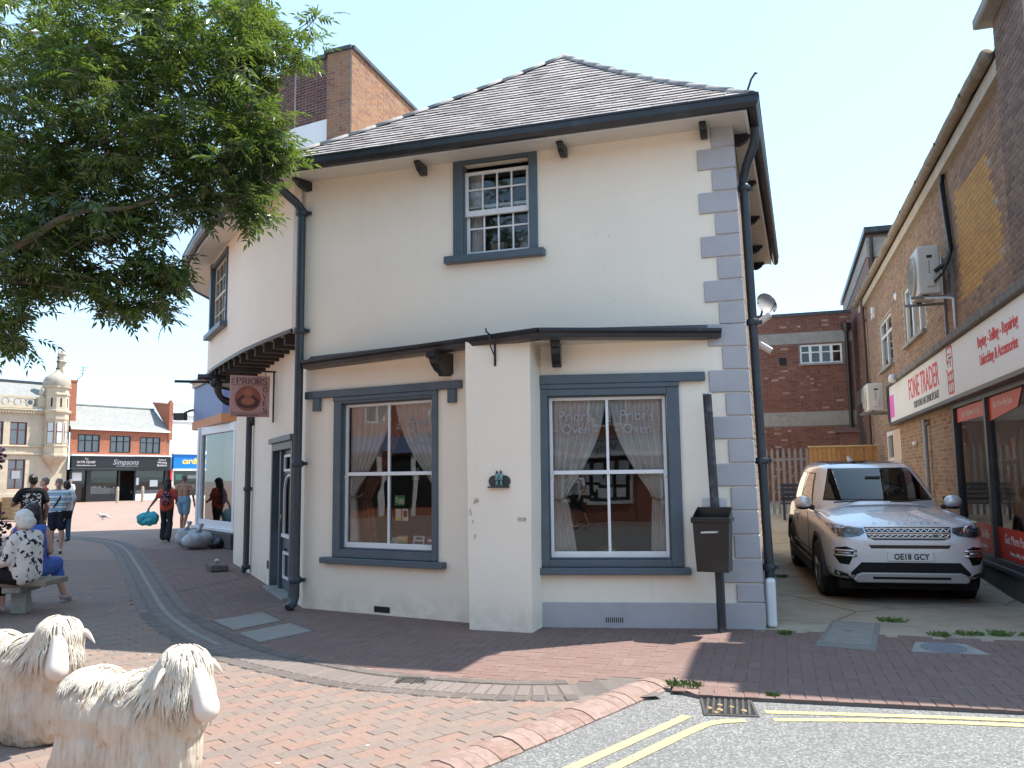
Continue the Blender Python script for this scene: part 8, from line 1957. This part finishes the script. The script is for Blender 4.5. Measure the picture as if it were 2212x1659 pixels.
p = person('man in a black printed T-shirt standing with his back turned, one elbow out', frame(-9.5, 16.5, R(25)), 1.76, dict(ell=(-.34, .02, 1.16), wrl=(-.24, .2, 1.2), elr=(.27, -.02, 1.13)), BROWN, [('shirt', DKC, 'tee', .022), ('trousers', DKC, 'trousers', .02)], 'short', HAIRB)
m = MB(); m.box(-.14, .16, -.152, -.146, 1.0, 1.38); m.build('back_print', PRINT, p[0]); strap(*p, DKC)
p = person('person in a teal and white striped T-shirt and navy shorts facing the viewer', frame(-10.35, 19.0, R(200)), 1.68, dict(wrl=(-.2, .1, .9)), SKIN, [('shirt', STRIPE, 'tee', .03), ('shorts', NVC, 'shorts', .03)], 'short', HAIRG); strap(*p, DKC)
sh_ = p[0]; m = MB(); m.box(-.12, .12, -.05, .05, 0, .2); o = m.build('shoulder_bag', DKC, None, bevel=.03); tag(o, 'black shoulder bag hanging at the hip of the striped shirt person', 'bag', None, sh_.matrix_world @ frame(-.2, .12, .3, .80))
person('person in a bright red shirt half hidden behind the man in black', frame(-11.9, 21.2, R(120)), 1.72, {}, SKIN, [('shirt', RDC, 'tee', .025), ('trousers', NVC, 'trousers', .02)], 'short', HAIRG)
person('person in a white top almost hidden behind the striped shirt person', frame(-12.2, 22.8, R(60)), 1.62, {}, SKIN, [('shirt', WHC, 'tee', .025), ('trousers', BDN, 'trousers', .02)], 'bob', HAIRB)
person('man in white T-shirt and denim shorts walking in the sunlit square', frame(-23.9, 45, R(165)), 1.74, WALK, SKIN, [('shirt', WHC, 'tee', .035), ('shorts', BDN, 'shorts', .035)], 'short', HAIRG, None, NVC)
p = person('woman in a coral top and wide dark trousers walking away with a patterned rucksack', frame(-9.28, 22.4, R(8)), 1.66, dict(shl=(-.16, -.01, 1.40), ell=(-.30, -.02, 1.18), wrl=(-.45, .02, .98), elr=(.25, .05, 1.15), wrr=(.2, .2, 1.1), **{k: v for k, v in WALK.items() if k[0] in 'kat'}), BROWN, [('top', CORAL, 'tee', .02), ('trousers', cloth_mat("dark_green_grey_cloth", (.03, .035, .033)), 'loose', .01)], 'long', HAIRB)
m = MB(); m.ball((0, 0, 0), 1, 14, sc=(.16, .10, .21)); o = m.build('rucksack', PACKM, None, True); tag(o, 'pink and black patterned rucksack on the back of the woman in coral', 'bag', None, p[0].matrix_world @ frame(0.02, -.2, 0, 1.2))
TURQ = paint("turquoise_plastic", (.03, .36, .42), .35, .2, 12, .2, 12)
o = blob('carrier_bag', [((-.12, 0, .16), (.17, .10, .17)), ((.1, 0, .17), (.17, .10, .18)), ((0, 0, .1), (.2, .11, .12)), ((-.02, 0, .3), .05, (0, 0, .42), .02)], .014, TURQ, None, 2, lambda c, n: c + n * (noise.noise(c * 11) * .022)); tag(o, 'bulging turquoise carrier bag held by the woman in coral', 'bag', None, p[0].matrix_world @ Matrix.Translation((-.50, .03, .46)) @ Matrix.Scale(1.1, 4))
person('shirtless tanned man in pale blue shorts walking away beside the shopfront', frame(-10.25, 26.0, R(-3)), 1.80, dict(elr=(.29, -.03, 1.14), wrr=(.31, .03, .90), ell=(-.27, -.02, 1.14), **{k: v for k, v in WALK.items() if k[0] in 'kat'}), TAN, [('shorts', LBL, 'shorts', .03)], 'short', HAIRG)
def SIT(tw=0): return dict(pelvis=(0, -.02, .52), chest=(0, -.02, .85), neck=(0, .02, 1.0), head=(0, .06, 1.15), shl=(-.165, 0, .95), shr=(.165, 0, .95), ell=(-.22, .06, .70), elr=(.22, .06, .70), wrl=(-.13, .27, .63), wrr=(.13, .27, .63), hipl=(-.09, .02, .50), hipr=(.09, .02, .50), knl=(-.11, .43, .51), knr=(.11, .43, .49), anl=(-.11, .46, .1), anr=(.12, .42, .1), tol=(-.12, .62, .04), tor=(.13, .58, .04))
person('white haired woman in a black and white floral top sitting on the bench', frame(-5.92, 10.2, R(78)), 1.72, SIT(), SKIN, [('top', FLORAL, 'shirt', .03), ('trousers', DKC, 'crop', .025)], 'bob', HAIRW, 'people on the bench', PSHOE, .012)
q = SIT(); q.update(knr=(.2, .42, .50), anr=(.30, .52, .1), tor=(.34, .67, .04))
person('dark haired person in a blue dress sitting on the far side of the bench', frame(-6.22, 10.8, R(16)), 1.80, q, SKIN, [('dress', BLD, 'dress', .022)], 'bob', HAIRB, 'people on the bench', PSHOE, .012)
person('bare armed person in olive clothes at the left edge of the bench', frame(-6.72, 10.25, R(70)), 1.80, SIT(), SKIN, [('top', OLV, 'vest', .02), ('trousers', OLV, 'crop', .03)], 'bob', HAIRG, 'people on the bench', SHOE, .012)
p = person('man in white T-shirt and navy shorts with a rucksack, seen mirrored in the window', frame(-1.64, -7.7, R(35)), 1.78, WALK, SKIN, [('shirt', WHC, 'tee', .03), ('shorts', NVC, 'shorts', .03)], 'short', HAIRB)
m = MB(); m.ball((0, 0, 0), 1, 12, sc=(.15, .10, .22)); o = m.build('rucksack', DKC, None, True); tag(o, 'black rucksack worn by the pedestrian across the road', 'bag', None, p[0].matrix_world @ frame(0, -.2, 0, 1.2))
bh = thing('street_bench', 'timber slab bench on concrete legs carrying the seated women', 'bench', frame(-6.5, 10.42, R(2)))
TIM = paint("weathered_bench_timber", (.24, .2, .15), .8, .25, 9, .3, 30)
for k in range(3): m = MB(); m.box(-1.6, .85, -.28 + k * .19, -.10 + k * .19, .355, .42); m.build('seat_plank', TIM, bh, bevel=.01)
for x in (-1.1, .42): m = MB(); m.box(x - .09, x + .09, -.07, .07, 0, .27); m.box(x - .11, x + .11, -.25, .25, .27, .354); m.build('leg', CONC, bh, bevel=.012)
# ================================================================ ash tree overhanging from the left
def at_px(px, py, d):
    v = _fw + _rt * ((px - 1106) / FPX) - _up * ((py - 829.5) / FPX); return Vector((0, 0, CH)) + v * (d / v.y)
tr = thing('ash_tree', 'ash tree with narrow leaflets reaching over the plaza from the left', 'tree', frame(-6.6, 6.6, 0))
TI = tr.matrix_world.inverted()
BARK = paint("grey_brown_ash_bark", (.13, .098, .068), .9, .3, 9, .8, 26, dirt=(.1, .1, .05), dirt_amt=.7)
m = MB(TI); m.tube([(-6.6, 6.6, -.05), (-6.58, 6.6, .4), (-6.5, 6.62, 1.5), (-6.4, 6.65, 2.5), (-6.3, 6.7, 3.2), (-6.2, 6.8, 4.4), (-6.1, 6.9, 6.0)], [.30, .22, .19, .17, .16, .12, .06], 12); m.build('trunk', BARK, tr, True)
rr = random.Random(4)
LIMBS = [[(-520, 690, 6.7), (-250, 640, 6.6), (-60, 580, 6.4), (60, 520, 6.55), (130, 478, 6.5), (180, 455, 6.5), (260, 442, 6.55), (330, 432, 6.7), (400, 415, 7.0), (470, 420, 7.5)],
         [(-480, 520, 6.8), (-200, 470, 7.0), (0, 420, 7.2), (100, 345, 7.3), (170, 300, 7.4), (225, 255, 7.5), (270, 180, 7.6), (300, 90, 7.8), (330, -20, 8.0)],
         [(-450, 300, 7.0), (-150, 250, 7.5), (60, 180, 7.8), (200, 120, 8), (350, 60, 8.2), (520, 40, 8.4)],
         [(130, 335, 7.3), (220, 310, 7.2), (330, 265, 7.3), (430, 235, 7.4), (540, 240, 7.6)],
         [(130, 478, 7.0), (170, 530, 6.9), (230, 560, 6.9), (300, 590, 7.0), (370, 600, 7.1)],
         [(-60, 580, 6.9), (40, 600, 6.8), (120, 620, 6.8), (210, 640, 6.9), (250, 660, 6.9)],
         [(430, 235, 7.4), (520, 150, 7.6), (610, 100, 7.8), (670, 60, 7.9), (695, 30, 7.9)],
         [(470, 420, 7.5), (530, 400, 7.6), (580, 430, 7.6)], [(540, 240, 7.6), (590, 290, 7.7), (620, 330, 7.7)], [(-100, 700, 8), (-20, 710, 8.2), (30, 715, 8.2)]]
R0 = [.044, .055, .04, .022, .016, .018, .014, .01, .01, .016]
LP = []
for L, r in zip(LIMBS, R0):
    P = [at_px(*q) for q in L]; P = [P[0]] + [p + Vector((rr.gauss(0, .015), rr.gauss(0, .03), rr.gauss(0, .015))) for p in P[1:]]
    m = MB(TI); m.tube(P, [max(.005, r * (1 - .85 * i / (len(P) - 1))) for i in range(len(P))], 8); m.build('branch', BARK, tr, True); LP.append(P)
# leaf sprays: a pinnate leaf of narrow leaflets
def leafmat():
    t = NT("ash_leaflets"); nodes = t.t.nodes; out = nodes["Material Output"]; b = t.b
    k = t.ramp(t.rnd(), [(0, (.02, .05, .018)), (.45, (.04, .08, .024)), (.8, (.08, .12, .03)), (1, (.17, .2, .05))]); t.l(k, b.inputs['Base Color']); b.inputs['Roughness'].default_value = .27; b.inputs['Specular IOR Level'].default_value = .6
    tl = t.n("ShaderNodeBsdfTranslucent"); t.l(t.mix(k, (.35, .5, .04), .4), tl.inputs[0]); mx = t.n("ShaderNodeMixShader"); mx.inputs[0].default_value = .36
    t.l(b.outputs[0], mx.inputs[1]); t.l(tl.outputs[0], mx.inputs[2]); t.l(mx.outputs[0], out.inputs[0]); return t.m
LEAF = leafmat()
def spray(seed):
    r_ = random.Random(seed); vs = []; fs = []; np_ = r_.choice((4, 5, 5)); L = r_.uniform(.15, .2)
    def leaflet(o, d, ln):
        d = d.normalized(); s_ = d.cross(Vector((0, 0, 1))).normalized() * ln * .165; k = len(vs); dr = Vector((0, 0, -ln * .16)); f = Vector((0, 0, ln * .05))
        vs.extend([o, o + d * ln * .42 + s_ + f, o + d * ln + dr, o + d * ln * .42 - s_ + f]); fs.append((k, k + 1, k + 2, k + 3))
    for i in range(np_):
        x = L * (.25 + .75 * i / np_)
        for s_ in (-1, 1): leaflet(Vector((x, 0, -.9 * x * x)), Vector((.55, s_ * .85, r_.uniform(-.35, .1))), r_.uniform(.06, .085))
    leaflet(Vector((L, 0, -.9 * L * L)), Vector((1, 0, -.3)), .085)
    k = len(vs); vs.extend([Vector((0, -.0015, 0)), Vector((0, .0015, 0)), Vector((L, .001, -.9 * L * L)), Vector((L, -.001, -.9 * L * L))]); fs.append((k, k + 1, k + 2, k + 3))
    me = bpy.data.meshes.new('leaf_spray'); me.from_pydata([tuple(v) for v in vs], [], fs); me.update(); me.materials.append(LEAF); return me
SPR = [spray(i) for i in range(6)]
CL = [(60, 40, 230, 330), (250, 30, 200, 330), (420, 40, 170, 260), (530, 60, 95, 110), (560, 120, 75, 90), (60, 250, 200, 330), (230, 210, 180, 300), (390, 190, 160, 260), (500, 210, 110, 150), (555, 290, 75, 110), (575, 345, 50, 60), (60, 400, 150, 240), (210, 370, 140, 220), (350, 350, 130, 180), (460, 340, 100, 120), (530, 400, 65, 80), (545, 455, 40, 45),
      (40, 520, 120, 170), (150, 505, 95, 120), (260, 480, 80, 80), (340, 480, 60, 55), (430, 450, 45, 40), (60, 600, 80, 95), (140, 590, 75, 75), (210, 610, 60, 55), (250, 660, 38, 34), (300, 590, 65, 60), (345, 605, 62, 60), (320, 660, 42, 36), (365, 580, 45, 36), (655, 95, 60, 13), (680, 45, 40, 6), (640, 140, 55, 10), (590, 60, 60, 24), (-120, 300, 220, 160), (-150, 550, 160, 120), (-10, 690, 45, 70), (15, 735, 30, 36), (200, -120, 260, 130), (480, -100, 200, 70), (585, 300, 50, 22), (600, 335, 40, 12)]
P = []; TW = MB(TI)
for (px, py, pr_, n) in CL:
    c0 = 7.4 + .0006 * (300 - py); n = int(n * 1.6); nt_ = max(3, n // 7)
    for k in range(nt_):                       # twigs carrying the leaves
        a = rr.uniform(0, 2 * pi); rad = max(8, pr_ - 34) * math.sqrt(rr.random()); q = at_px(px + rad * math.cos(a), py + rad * math.sin(a), c0 + rr.uniform(-1, 1) * min(1.3, pr_ / 1789 * 7.4 * 1.5 + .12))
        tw = Vector((rr.gauss(.35, .5), rr.gauss(0, .6), rr.gauss(.0, .35))).normalized(); L = rr.uniform(.22, .42); s0 = q - tw * L * .5
        TW.tube([s0, s0 + tw * L * .5 + Vector((0, 0, .015)), s0 + tw * L], [.0045, .003, .0015], 4, False)
        m_ = max(4, round(n / nt_))
        for j in range(m_ + 1):
            o_ = s0 + tw * L * (j + .5) / (m_ + .5); az = rr.uniform(0, 2 * pi); ld = (tw * .5 + Vector((math.cos(az), math.sin(az), rr.gauss(-.15, .4)))).normalized()
            M = Matrix.Translation(TI @ o_) @ ld.to_track_quat('X', 'Z').to_matrix().to_4x4() @ Matrix.Rotation(rr.uniform(-.7, .7), 4, 'X') @ Matrix.Scale(rr.uniform(.75, 1.15), 4); P.append((M, rr.randrange(6)))
o = TW.build('twigs', BARK, tr); o['kind'] = 'stuff'
scatter_pieces(tr, 'leaf_spray', P, SPR, LEAF, 300, 'foliage')
bpy.data.scenes.remove(TMP)
